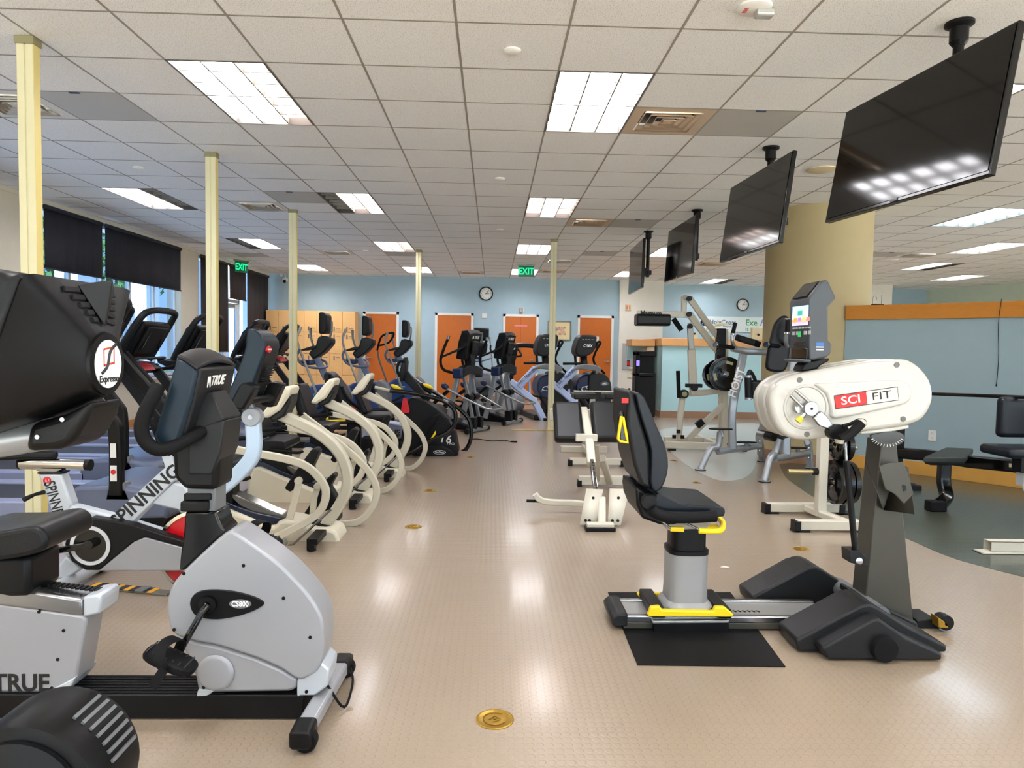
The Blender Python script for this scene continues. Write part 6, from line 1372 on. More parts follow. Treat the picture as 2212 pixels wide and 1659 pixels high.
# white head
hd_ = c7(190, 640, 205, 500, 290, 380, 420, 300, 560, 262, 900, 190, 1400, 105, 1700, 95, 1850, 100, 1990, 190, 2100, 330, 2143, 490, 2120, 640, 2030, 790, 1900, 860, 1700, 905, 1250, 965, 1000, 1010, 700, 1050, 500, 1050, 350, 985, 250, 850)
m = MB(); m.prism(F.side(hd_, -.11), -.11, -.035, 'v', 2); wh = part('head_shell', m, WHITE, t, .022, seg=4)
m = MB(); m.prism(F.side(hd_, -.11), -.03, .05, 'v', 2); part('head_shell', m, WHITE, t, .01, seg=3)
m = MB(); m.prism(F.side(hd_, -.11), .055, .12, 'v', 2); part('head_shell', m, WHITE, t, .022, seg=4)
m = SP(c7(1260, 950, 1840, 870, 1840, 915, 1600, 960, 1270, 985), -.09, -.095, .095); part('head_skirt', m, WHITE, t, .006)
m = SP(c7(700, 385, 900, 372, 1300, 355, 1750, 340, 1860, 430, 1860, 540, 1790, 620, 1500, 690, 950, 800, 900, 700, 850, 500), -.112, -.122, -.1, 2); part('raised_panel', m, WHITE, wh, .01, seg=3)
q = F.p(*c7(610, 660)[0], -.11); r_ = F.p(*c7(880, 660)[0], -.11).x - q.x
m = MB(); m.lathe([(r_, 0), (r_ * .97, .006), (r_ * .9, .007), (r_ * .86, .002), (0, .001)], (q.x, -.11, q.z), (0, -1, 0), 48); part('crank_boss', m, WHITE, wh)
m = MB()
for p_ in c7(540, 335, 1700, 155, 1775, 803, 625, 985): q = F.p(*p_, -.112); m.lathe([(.013, 0), (.013, .0025), (.009, .0025)], (q.x, -.111, q.z), (0, -1, 0), 16)
part('screw_well', m, mat('shadow grey', '#6d6b66', .6), wh)
# label
p00, p10, p11, p01 = [F.p(x, y, -.124) for x, y in c7(952, 525, 1712, 418, 1722, 575, 968, 690)]
ux_ = (p10 - p00).normalized(); uz_ = (p00 - p01); uz_ = (uz_ - ux_ * uz_.dot(ux_)); H_ = uz_.length; uz_.normalize(); W_ = (p10 - p00).length; ct = (p00 + p11) / 2
def lab(cx0, w, h, y, m_, nm, par):
    m = MB(); o_ = ct + ux_ * cx0; v_ = [o_ + ux_ * a * w / 2 + uz_ * b * h / 2 for a, b in ((-1, -1), (1, -1), (1, 1), (-1, 1))]; m.prism([(p.x, p.z) for p in v_], y, y + .001); return part(nm, m, m_, par, .0006)
lb = lab(0, W_, H_, -.1245, LETB, 'name_plate', wh); lab(-W_ * .245, W_ * .495, H_ * .9, -.1255, mat('plate red', '#e01818', .4), 'red_field', lb); lab(W_ * .245, W_ * .49, H_ * .9, -.1255, mat('plate cream', '#f0e8c8', .4), 'cream_field', lb)
c_ = ct - ux_ * W_ * .25; text('lettering', 'SCI', H_ * .82, LETW, lb, (c_.x, -.126, c_.z), ux_, uz_, .0006, .0006, squeeze=1.25)
c_ = ct + ux_ * W_ * .235; text('lettering', 'FIT', H_ * .8, LETB, lb, (c_.x, -.126, c_.z), ux_, uz_, .0006, .0002, squeeze=1.4)
# crank
q = F.p(*c7(540, 660)[0], -.12); m = MB(); m.lathe([(.03, -.01), (.03, .025)], (q.x, -.115, q.z), (0, -1, 0), 28); part('crank_collar', m, mat('brushed grey', '#b3b2ae', .3, metal=.8), t)
q = F.p(*c7(678, 680)[0], -.165); m = MB(); m.lathe([(.034, -.03), (.034, .002), (.032, .004)], (q.x, -.165, q.z), (0, -1, 0), 36); hb_ = part('crank_hub', m, STEEL, t); m = MB(); m.lathe([(.006, 0), (.006, .001)], (q.x, -.17, q.z), (0, -1, 0), 14); part('hub_hole', m, BLK, hb_)
for pp_ in (c7(425, 515, 570, 660), c7(485, 455, 640, 590)): m = MB(); m.tube([F.p(x, y, -.165) for x, y in pp_], .008, n=14); part('guide_rod', m, CHROME, t)
m = MB(); a, b = [F.p(x, y, -.165) for x, y in c7(600, 740, 530, 815)]; m.tube([a, b], [.008, .011]); kn = part('pull_stem', m, CHROME, t); m = MB(); m.tube([a.lerp(b, .5), b + (b - a) * .25], [.011, .016]); part('yellow_knob', m, YEL, kn)
m = SP(c7(690, 790, 785, 705, 850, 760, 935, 880, 870, 920, 760, 880), -.17, -.18, -.16); part('crank_arm', m, STEEL, t, .004)
m = SP(c7(870, 930, 960, 870, 1080, 880, 1110, 930, 1100, 980, 1010, 1000, 980, 1060, 920, 1040, 875, 1000), -.18, -.2, -.15, 2); part('crank_clamp', m, BLK, t, .008)
m = MB(); a = [F.p(x, y, -.25) for x, y in c7(1020, 1050, 1120, 1000, 1200, 930, 1280, 850)]; m.tube(a, .021, smooth=5, n=16); gp = part('hand_grip', m, BLKM, t)
m = MB(); m.tube([a[0], a[0] + (a[0] - a[1]) * .35 + Vector((.012, 0, -.01))], [.024, .016]); m.tube([a[-1], a[-1] + (a[-1] - a[-2]) * .3], [.022, .02]); parts('grip_collar', m, mat('pale grip collar', '#bdb8a8', .45), gp)
m = MB(); m.tube([F.p(x, y, -.2) for x, y in c7(1050, 890, 1150, 860, 1250, 815, 1310, 830, 1310, 870)], .009, smooth=4); part('grip_bridge', m, BLK, t)
# console
m = SP(k7(870, 330, 905, 260, 1075, 50, 1110, 30, 1160, 40, 1282, 300, 1160, 440, 1165, 940, 1215, 985, 1200, 1140, 1130, 1190, 960, 1225, 880, 1225, 870, 700), -.1, -.105, .105); cs = part('console', m, mat('slate console', '#3d4147', .4, bump=.1, bscale=500), t, .014, seg=3)
fu = F.p(*k7(868, 560)[0], -.1).x
m = SP(k7(868, 395, 862, 320, 905, 262, 1075, 50, 960, 150, 800, 300), -.1, -.107, .107); 
m = MB(); a = F.side(k7(885, 290, 1070, 70, 1090, 60, 940, 300), -.1); m.prism([(x - .006, z + .006) for x, z in a], -.075, .075); part('handle_opening', m, BLKG, cs, .004)
# screen on the left facing side
q = [F.q(x, y, fu - .002) for x, y in k7(643, 440, 864, 404, 862, 696, 645, 726)]
ys = [p.y for p in q]; y0_, y1_ = min(ys), max(ys); zt_, zb2 = (q[0].z + q[1].z) / 2, (q[2].z + q[3].z) / 2
def scr_mat():
    m = bpy.data.materials.new('lit console display'); m.use_nodes = True; nt = m.node_tree; b = nt.nodes['Principled BSDF']
    N = nt.nodes.new; L = nt.links.new; tc = N('ShaderNodeTexCoord'); sp = N('ShaderNodeSeparateXYZ'); L(tc.outputs['Generated'], sp.inputs[0])
    cr = N('ShaderNodeValToRGB'); e = cr.color_ramp.elements; e[0].position = .0; e[0].color = lin('#c9b8f0'); e[1].position = 1; e[1].color = lin('#a8dcf8')
    for p, c in ((.12, '#b9a8f4'), (.2, '#f0955a'), (.3, '#e8a070'), (.36, '#e8f0f8'), (.5, '#bfe4f8')): x = e.new(p); x.color = lin(c)
    L(sp.outputs['Z'], cr.inputs[0]); b.inputs['Base Color'].default_value = (.02, .02, .02, 1); L(cr.outputs[0], b.inputs['Emission Color']); b.inputs['Emission Strength'].default_value = 1.0; b.inputs['Roughness'].default_value = .2
    return m
m = MB(); m.bb(fu - .004, fu - .001, y0_, y1_, zb2, zt_); sc = part('display', m, scr_mat(), cs)
ym = (y0_ + y1_) / 2; h_ = zt_ - zb2
m = MB(); m.lathe([(.022, 0), (.024, .03), (.02, .034)], (fu - .0045, ym, zb2 + h_ * .5), (0, 0, 1), 20); 
m = MB(); m.bb(fu - .0052, fu - .0042, ym - .028, ym + .022, zb2 + h_ * .5, zb2 + h_ * .76); part('display_cup', m, mat('display teal', '#2c8f78', .4, emit='#2c8f78', es=.8), sc)
for k, c in enumerate(('#f08030', '#8a6ae0', '#f0a050', '#e06a60')): m = MB(); m.bb(fu - .0052, fu - .0042, y1_ - .02 - k * .045, y1_ - .055 - k * .045, zb2 + h_ * .2, zb2 + h_ * .4); part('display_tile', m, mat('tile ' + str(k), c, .4, emit=c, es=.9), sc)
m = MB()
for k in range(6): m.bb(fu - .003, fu - .001, y1_ - .004 - k * .034, y1_ - .026 - k * .034, zb2 - .016, zb2 - .008)
for k in (0, 1, 3, 4): m.bb(fu - .003, fu - .001, y1_ - .004 - k * .042, y1_ - .03 - k * .042, zb2 - .045, zb2 - .028)
part('keypad', m, mat('key grey', '#b5b5b5', .5), cs)
m = MB(); m.bb(fu - .004, fu - .001, ym - .013, ym + .013, zb2 - .055, zb2 - .028); part('start_key', m, mat('key green', '#2fae5a', .4, emit='#2fae5a', es=.3), cs)
m = MB()
zg = F.q(*k7(740, 960)[0], fu).z
for k in range(4): m.bb(fu - .003, fu + .001, ym - .06, ym + .055, zg - .012 * k, zg - .012 * k - .005)
part('speaker_slot', m, BLKG, cs)
zc_ = F.q(*k7(740, 1120)[0], fu).z; m = MB(); m.bb(fu - .0035, fu + .002, ym - .085, ym + .075, zc_ - .026, zc_ + .022); part('tray_opening', m, BLKG, cs, .001)
m = MB(); m.bb(fu - .02, fu + .02, -.11, .11, zc_ - .045, zc_ - .03); part('tray_lip', m, mat('slate console', '#3d4147', .4), cs, .006)
q = F.p(*k7(1035, 1005)[0], -.107); m = MB(); m.bb(q.x - .016, q.x + .022, -.1075, -.106, q.z - .005, q.z + .012); part('blue_sticker', m, mat('sticker blue', '#3c6ab0', .5), cs); m = MB(); m.bb(q.x - .016, q.x + .022, -.1075, -.106, q.z - .012, q.z - .007); m.bb(q.x - .014, q.x + .02, -.1075, -.106, q.z - .024, q.z - .019); part('sticker_text', m, LETW, cs)
m = SP(k7(870, 1245, 1190, 1195, 1190, 1240, 1040, 1320, 1010, 1375, 765, 1400, 800, 1300), -.05, -.05, .05); part('console_neck', m, BLK, t, .012)

# ================================================================== HYPEREXTENSION BENCHES
CRW = mat('cream white powder coat', '#cfcaba', .35, var=.05)
F = Frame(.85, 5.6)
t = thing('extension_bench', 'cream back extension bench with two black thigh pads and foot plates', 'exercise bench', (F.o.x, F.o.y, 0))
for pts in (z6(380, 612, 474, 617, 432, 815, 343, 812), z6(510, 612, 622, 615, 572, 815, 500, 815)):
    tl, tr2, br, bl = pts; m = MB(); Q = [F.p(*tl, -.36), F.p(*tr2, -.36), F.p(*br, -.56), F.p(*bl, -.56)]; m.add(Q, [(0, 1, 2, 3)])
    o = part('foot_plate', m, CRW, t); s_ = o.modifiers.new('s', 'SOLIDIFY'); s_.thickness = .012; s_.offset = 0
    m = MB()
    for a_, b_ in ((.5, .25), (.3, .88), (.7, .88) if tl[0] > 1300 else (.55, .88)): 
        P = Q[0].lerp(Q[1], a_).lerp(Q[3].lerp(Q[2], a_), b_); m.lathe([(.011, 0), (.011, .012), (.005, .016)], P, (0, -1, .3), 12)
    parts('plate_screw', m, BLK, t)
m = MB(); m.tube([F.p(*z6(465, 665)[0], -.38), F.p(*z6(465, 845)[0], -.6)], 0, sec=(.06, .06), ref=(1, 0, 0)); part('front_stem', m, CRW, t, .006)
q = F.p(*z6(455, 850)[0], -.62); m = MB(); m.bb(q.x - .11, q.x + .11, -.67, -.57, .001, .03); part('front_foot', m, BLK, t, .006)
m = MB(); m.bb(q.x - .1, q.x + .1, -.66, -.58, .028, .055); part('foot_bar', m, CRW, t, .005)
m = MB(); m.tube([F.p(*z6(432, 612)[0], -.3), F.p(*z6(408, 455)[0], -.08)], 0, sec=(.038, .05), ref=(1, 0, 0)); cb_ = part('chrome_slide', m, CHROME, t, .003)
m = MB(); 
for k in range(9): P = F.p(*z6(432, 612)[0], -.3).lerp(F.p(*z6(408, 455)[0], -.08), k / 9); m.box(P + Vector((.003, -.024, .012)), (.01, .006, .01))
part('slide_hole', m, BLK, cb_)
m = MB(); m.tube([F.p(*z6(408, 475)[0], -.1), F.p(*z6(395, 330)[0], .12), F.p(*z6(362, 165)[0], .42)], 0, sec=(.07, .06), ref=(1, 0, 0)); part('main_beam', m, CRW, t, .006)
m = MB(); a = F.p(*z6(172, 195)[0], .5); b = F.p(*z6(560, 195)[0], .5); m.bb(a.x, b.x, .47, .53, a.z - .05, a.z + .05); part('cross_bar', m, CRW, t, .006)
a = F.p(*z6(360, 325)[0], .1); m = MB(); m.bb(a.x - .06, a.x + .12, .08, .14, a.z - .03, a.z + .03); part('pad_bracket', m, CRW, t, .005)
for (cx0, cy0), w_, in ((z6(277, 238)[0], .245), (z6(487, 235)[0], .245)):
    c_ = F.p(cx0, cy0, .27); m = MB(); m.box(c_, (w_, .40, .085), ((1, 0, 0), R(48))); part('thigh_pad', m, LEATH, t, .03, seg=4)
# post and rear foot
m = MB(); m.tube([F.p(*z6(440, 355)[0], .2), F.p(*z6(440, 560)[0], .85)], 0, sec=(.05, .05), ref=(1, 0, 0)); m.tube([F.p(*z6(470, 440)[0], .5), F.p(*z6(510, 575)[0], .95)], 0, sec=(.06, .06), ref=(1, 0, 0)); part('rear_post', m, CRW, t, .005)
q = F.loc(onz(*z6(337, 600)[0])); r_ = F.loc(onz(*z6(660, 605)[0])); m = MB(); m.bb(q.x, r_.x, q.y, q.y + .08, .02, .1); part('rear_foot', m, CRW, t, .005)
for x_ in (q.x, r_.x): m = MB(); m.bb(x_ - .01, x_ + .03, q.y - .005, q.y + .085, .001, .06); part('end_cap', m, BLK, t, .004)
m = MB(); m.tube([F.p(x, y, -.1) for x, y in z6(385, 705, 330, 692, 170, 685, 115, 668, 92, 640)], 0, smooth=4, sec=(.045, .05), ref=(0, 1, 0)); part('side_rest', m, CRW, t, .005)
m = MB(); m.tube([F.p(*z6(45, 678)[0], -.1), F.p(*z6(125, 680)[0], -.1)], .013); part('peg', m, BLK, t)
F = Frame(1.15, 8.2)
t = thing('extension_bench', 'cream bench further back whose black pads show edge on above the nearer bench', 'exercise bench', (F.o.x, F.o.y, 0))
for pts in (z6(312, 82, 450, 82, 450, 108, 312, 112), z6(485, 82, 640, 82, 640, 108, 485, 112)):
    c_ = F.side(pts, -.25); m = MB(); m.prism(c_, -.25, .1); part('pad', m, LEATH, t, .015)
a = F.side(z6(312, 62, 640, 74), -.2); m = MB(); m.bb(a[0][0], a[1][0], -.2, -.12, a[1][1], a[0][1]); part('cross_bar', m, CRW, t, .004)
m = MB(); 
for p_ in z6(345, 62, 425, 62, 540, 62, 620, 62): c_ = F.p(*p_, -.16); m.lathe([(.012, 0), (.012, .03)], c_, (0, 0, 1), 10)
part('knob', m, BLK, t)
a = F.loc(onz(*z6(288, 485)[0])); b = F.loc(onz(*z6(583, 490)[0])); m = MB(); m.bb(a.x, b.x, a.y, a.y + .07, .02, .09); part('front_foot', m, CRW, t, .005)
for x_ in (a.x, b.x): m = MB(); m.bb(x_ - .02, x_ + .03, a.y - .005, a.y + .075, .001, .07); part('end_cap', m, BLK, t, .004)
mx_ = (a.x + b.x) / 2; m = MB(); m.bb(mx_ - .03, mx_ + .03, -.1, -.04, .05, .8); m.bb(mx_ - .03, mx_ + .03, a.y, .6, .04, .1); m.bb(mx_ - .3, mx_ + .3, .55, .62, .001, .08); part('post', m, CRW, t, .005)
# ================================================================== SILVER DIP AND KNEE RAISE STATION
def wp(q, Y): return ony(q[0], q[1], Y)
class W0:
    """helper: pixel + world depth -> position local to a thing at (x, y)"""
    def __init__(s, x, y): s.o = Vector((x, y, 0))
    def __call__(s, q, Y): return ony(q[0], q[1], Y) - s.o
L = W0(3.0, 7.6)
t = thing('dip_station', 'silver tube knee raise and dip station with black back pad before the column', 'exercise station', (3.0, 7.6, 0))
def footdisc(px, r=.062):
    P = onz(*px) - L.o; m = MB(); m.lathe([(r, 0.0), (r, .008), (r * .9, .012)], (P.x, P.y, 0.0), n=28); part('foot_disc', m, BLKG, t); m = MB(); m.lathe([(r * .92, .011), (r * .92, .017), (r * .5, .02)], (P.x, P.y, 0.0), n=28); part('foot_ring', m, TUBE, t); return P
fA, fB = footdisc((1513, 1016)), footdisc((1651, 1041)); fC, fD = footdisc((1647, 997)), footdisc((1750, 1012))
bA, bB = L(z8(795, 1355)[0], 7.62), L(z8(1240, 1410)[0], 7.05)
eA, eB = L(z8(1120, 1310)[0], 7.98), L(z8(1500, 1365)[0], 7.75)
for f_, b_, st_, Y in ((fA, bA, z8(815, 1200)[0], 7.62), (fB, bB, z8(1275, 1255)[0], 7.05)):
    m = MB(); m.tube([f_ + Vector((0, 0, .01)), f_.lerp(b_, .55) + Vector((0, 0, .12)), b_ + Vector((.0, 0, .06)), L(st_, Y) + Vector((0, 0, 0))], .036, smooth=5, n=16); part('front_leg', m, TUBE, t)
for b_, e_ in ((bA, eA), (bB, eB)):
    m = MB(); m.tube([b_, e_], .036, n=16); part('base_tube', m, TUBE, t)
for e_, f_, top in ((eA, fC, L(z8(1160, 1140)[0], 7.9)), (eB, fD, L(z8(1490, 1275)[0], 7.7))):
    m = MB(); m.tube([f_ + Vector((0, 0, .01)), e_ + Vector((.02, .02, .0)), e_ + Vector((-.01, 0, .12)), top], 0, sec=(.05, .075), ref=(.75, .66, 0), smooth=4); part('rear_leg', m, TUBE, t, .006)
    m = MB()
    for dz in (-.05, .06): m.lathe([(.012, 0), (.012, .01), (.006, .014)], e_ + Vector((-.02, -.05, dz)), (-.3, -1, 0), 12)
    parts('bolt', m, CHROME, t)
for q_, Y, w_ in ((z8(818, 1178), 7.6, .13), (z8(1015, 1282), 7.85, .12), (z8(1415, 1325), 7.6, .1)):
    P = L(q_[0], Y); m = MB(); m.lathe([(w_, -.006), (w_ + .005, 0), (w_, .006)], P, (0, 0, 1), 28)
    for v in m.bm.verts: v.co.y = P.y + (v.co.y - P.y) * .6
    part('step_plate', m, BLKM, t)
    m = MB(); m.tube([P + Vector((0, 0, -.005)), P + Vector((.02, .0, -.08))], .025); part('step_stem', m, TUBE, t)
# uprights
m = MB(); m.tube([L(z8(910, 1335)[0], 7.72), L(z8(905, 1120)[0], 7.72), L(z8(918, 960)[0], 7.72), L(z8(960, 760)[0], 7.78), L(z8(998, 575)[0], 7.82)], 0, smooth=4, sec=(.085, .075), ref=(1, 0, 0)); up_ = part('upright', m, TUBE, t, .01)
a = L(z8(905, 890)[0], 7.67); b = L(z8(955, 745)[0], 7.70)
text('lettering', 'HOIST', .12, LETW, up_, (a + b) / 2 + Vector((0.01, -.03, 0)), b - a, (-1, 0, 0), .001, .002)
m = MB(); m.tube([L(z8(1325, 1380)[0], 7.3), L(z8(1330, 1100)[0], 7.35), L(z8(1370, 760)[0], 7.5), L(z8(1382, 600)[0], 7.55)], 0, smooth=4, sec=(.09, .075), ref=(1, 0, 0)); part('upright', m, TUBE, t, .01)
m = MB(); m.tube([L(z8(905, 552)[0], 7.75), L(z8(1030, 575)[0], 7.78), L(z8(1200, 582)[0], 7.7)], .036, n=16); m.tube([L(z8(1180, 582)[0], 7.72), L(z8(1400, 600)[0], 7.5)], .036, n=16); part('top_tube', m, TUBE, t)
m = MB(); m.tube([L(z8(905, 450)[0], 7.6), L(z8(908, 500)[0], 7.6), L(z8(935, 550)[0], 7.7)], .019, smooth=4); hv = part('handle_tube', m, TUBE, t); m = MB(); m.tube([L(z8(912, 440)[0], 7.6), L(z8(932, 350)[0], 7.6)], .022, n=14); part('hand_grip', m, BLKM, hv); m = MB(); a = L(z8(913, 440)[0], 7.6); m.lathe([(.026, -.008), (.026, .008)], a, (.2, 0, 1), 16); part('chrome_ring', m, CHROME, hv)
for q0_, q1_, Y0, Y1 in ((z8(780, 523), z8(915, 545), 7.5, 7.65), (z8(1175, 520), z8(1345, 545), 7.2, 7.45)):
    a, b = L(q0_[0], Y0), L(q1_[0], Y1); m = MB(); m.tube([a, b], .024, n=14); g_ = part('hand_grip', m, BLKM, t); d_ = (b - a).normalized()
    m = MB(); m.lathe([(.03, -.014), (.034, 0), (.03, .014)], a, d_, 20); part('grip_cap', m, CHROME, g_)
a, b = L(z8(955, 470)[0], 7.65), L(z8(1105, 515)[0], 7.4); d_ = b - a; m = MB(); m.tube([a, b], 0, sec=(.11, .07), ref=(.3, .95, 0)); part('arm_pad', m, LEATH, t, .025, seg=4)
m = MB(); m.tube([L(z8(1330, 430)[0], 7.2), L(z8(1325, 500)[0], 7.25), L(z8(1345, 560)[0], 7.4)], .022, smooth=4); hv = part('handle_tube', m, TUBE, t); m = MB(); m.tube([L(z8(1338, 420)[0], 7.2), L(z8(1342, 330)[0], 7.2)], .024, n=14); part('hand_grip', m, BLKM, hv)
for p_ in (z8(1340, 322), z8(1332, 435)): m = MB(); m.lathe([(.03, -.01), (.034, 0), (.03, .01)], L(p_[0], 7.2), (0, 0, 1), 20); part('chrome_ring', m, CHROME, hv)
pad = [L(p, 7.35) for p in z8(1215, 430, 1240, 350, 1290, 300, 1330, 298, 1360, 330, 1370, 420, 1355, 560, 1340, 660, 1320, 715, 1280, 735, 1200, 728, 1170, 700, 1172, 650, 1190, 540)]
m = MB(); m.prism([(p.x, p.z) for p in pad], pad[0].y - .03, pad[0].y + .04, 'v', 2); part('back_pad', m, LEATH, t, .025, seg=4)
m = MB(); m.tube([L(z8(1270, 720)[0], 7.42), L(z8(1240, 860)[0], 7.5)], 0, sec=(.08, .1), ref=(1, 0, 0)); part('pad_post', m, TUBE, t, .006)
m = MB(); m.tube([L(z8(1030, 770)[0], 7.3), L(z8(1034, 940)[0], 7.3)], .036, n=16); rl = part('roller', m, BLK, t)
for p_ in (z8(1030, 768), z8(1034, 942)): m = MB(); m.lathe([(.038, -.012), (.038, .012)], L(p_[0], 7.3), (0, 0, 1), 20); part('roller_cap', m, TUBE, rl)
m = MB(); m.tube([L(z8(1030, 765)[0], 7.3), L(z8(1045, 728)[0], 7.3), L(z8(1075, 770)[0], 7.35), L(z8(1095, 830)[0], 7.4)], .02, smooth=4); part('roller_arm', m, CHAR, t)
a = L(z8(1095, 870)[0], 7.4); m = MB(); m.box(a, (.16, .1, .2)); part('pivot_block', m, BLK, t, .03); m = MB(); m.tube([a + Vector((.0, -.06, 0)), L(z8(1150, 850)[0], 7.2)], .025); m.tube([a, L(z8(1290, 900)[0], 7.5)], .03); part('pivot_pin', m, STEEL, t)
a, b = L(z8(1115, 1215)[0], 7.0), L(z8(1225, 1240)[0], 6.85); m = MB(); m.tube([a, b], .045, n=20); rl = part('leg_roller', m, STEEL, t); m = MB(); m.tube([a.lerp(b, .55), b + (b - a) * .1], .047, n=20); part('roller_end', m, BLKG, rl)
m = MB(); m.tube([a.lerp(b, .5), L(z8(1330, 1230)[0], 7.3)], .03); m.tube([L(z8(1275, 1260)[0], 7.05), L(z8(1330, 1200)[0], 7.3)], .034); part('roller_bracket', m, CHAR, t)

# ================================================================== WHITE PLATE LOADED MACHINE
L = W0(2.9, 9.6)
t = thing('plate_loaded_machine', 'cream plate loaded squat and row machine with black roll pad, left of the silver station', 'weight machine', (2.9, 9.6, 0))
def bar(nm, pts, w_, h_, par=None, mm=None, ref=(0, 1, 0), bev=.006, sm=0):
    m = MB(); m.tube([L(p, Y) for p, Y in pts], 0, sec=(w_, h_), ref=ref, smooth=sm); return part(nm, m, mm or CRW, par or t, bev)
bar('base_beam', [(z8(375, 1255)[0], 9.75), (z8(840, 1262)[0], 9.75)], .07, .07); bar('base_beam', [(z8(385, 1300)[0], 9.05), (z8(860, 1318)[0], 9.05)], .07, .1)
a, b = L(z8(830, 1300)[0], 9.05), L(z8(830, 1262)[0], 9.9); m = MB(); m.bb(a.x - .04, a.x + .04, a.y, b.y + .2, .015, .09); part('base_cross', m, CRW, t, .006)
a = L(z8(430, 1300)[0], 9.05); m = MB(); 
for x_, y_ in ((a.x, a.y), (a.x + .95, a.y), (a.x, a.y + .7), (a.x + .95, a.y + .7)): m.bb(x_ - .04, x_ + .06, y_ - .04, y_ + .04, 0.0, .03)
parts('rubber_foot', m, BLK, t)
bar('front_post', [(z8(492, 1265)[0], 9.4), (z8(500, 1100)[0], 9.4), (z8(520, 930)[0], 9.4)], .07, .08)
m = MB()
for p_ in z8(455, 1238, 490, 1198, 520, 1240): q = L(p_, 9.33); m.box(q, (.05, .03, .05))
parts('black_bolt', m, BLK, t, .005)
m = MB(); q = L(z8(530, 905)[0], 9.33); m.lathe([(.06, -.02), (.06, .04)], q, (0, -1, 0), 24); part('pivot', m, BLK, t); m = MB(); m.lathe([(.035, 0), (.035, .006)], q + Vector((0, -.04, 0)), (0, -1, 0), 20); part('pivot_cap', m, mat('olive metal', '#8d8a5e', .4, metal=.6), t)
m = MB(); m.tube([L(z8(493, 935)[0], 9.35), L(z8(485, 725)[0], 9.35)], .028, n=12); part('lever_grip', m, BLKM, t)
bar('lower_arm', [(z8(545, 905)[0], 9.4), (z8(700, 893)[0], 9.45), (z8(820, 880)[0], 9.5)], .06, .08)
bar('link_arm', [(z8(612, 910)[0], 9.38), (z8(602, 830)[0], 9.38), (z8(590, 560)[0], 9.38)], .06, .11)
bar('link_slide', [(z8(590, 570)[0], 9.38), (z8(578, 380)[0], 9.38)], .04, .08, mm=mat('worn grey steel', '#9a9690', .35, metal=.6))
m = MB(); q = L(z8(608, 840)[0], 9.35); m.box(q, (.22, .08, .05)); m.lathe([(.045, -.03), (.045, .04)], L(z8(612, 858)[0], 9.32), (0, -1, 0), 16); part('link_clamp', m, BLK, t, .005)
bar('upper_arm', [(z8(572, 155)[0], 9.3), (z8(700, 335)[0], 9.4), (z8(818, 485)[0], 9.5)], .06, .08)
bar('upper_arm', [(z8(572, 280)[0], 9.3), (z8(700, 450)[0], 9.4), (z8(818, 600)[0], 9.5)], .06, .09)
bar('head_post', [(z8(532, 145)[0], 9.35), (z8(532, 300)[0], 9.35)], .06, .07, ref=(0, 1, 0)); bar('head_link', [(z8(528, 150)[0], 9.33), (z8(585, 165)[0], 9.33)], .05, .06)
hbm = bar('head_beam', [(z8(165, 282)[0], 9.3), (z8(585, 288)[0], 9.3)], .05, .085)
q = L(z8(275, 280)[0], 9.27); text('lettering', 'Magnum', .085, LETB, hbm, (q.x, q.y - .002, q.z + .006), (1, 0, 0), (0, 0, 1), .001, .003)
bar('elbow', [(z8(572, 372)[0], 9.33), (z8(625, 350)[0], 9.36)], .06, .07)
m = MB(); a, b = L(z8(155, 328)[0], 9.3), L(z8(415, 332)[0], 9.3); m.tube([a, b], 0, sec=(.22, .16), ref=(0, 1, 0)); part('roll_pad', m, LEATH, t, .06, seg=4)
m = MB(); m.tube([L(z8(450, 320)[0], 9.3), L(z8(512, 408)[0], 9.3)], .035, n=14); part('handle_grip', m, BLKM, t)
m = MB()
for p_ in z8(572, 163, 572, 284, 578, 378, 808, 470, 808, 580): q = L(p_, 9.25); m.lathe([(.035, -.02), (.035, .02)], q, (0, -1, 0), 18)
part('pivot_cap', m, BLK, t)
m = MB(); q = L(z8(818, 470)[0], 9.45); m.box(q, (.12, .1, .26)); q = L(z8(815, 600)[0], 9.45); m.box(q, (.12, .1, .24)); part('bearing_block', m, BLK, t, .01)
bar('main_column', [(z8(850, 1290)[0], 9.55), (z8(850, 400)[0], 9.55)], .08, .085, ref=(0, 1, 0)); bar('main_column', [(z8(815, 1255)[0], 9.75), (z8(815, 900)[0], 9.75)], .05, .06)
bar('diagonal', [(z8(560, 1260)[0], 9.5), (z8(700, 1120)[0], 9.5), (z8(840, 990)[0], 9.5)], .06, .08)
m = MB(); q = L(z8(655, 1135)[0], 9.45); m.box(q, (.11, .06, .09), ((0, 1, 0), R(-40))); part('stop_block', m, BLK, t, .008)
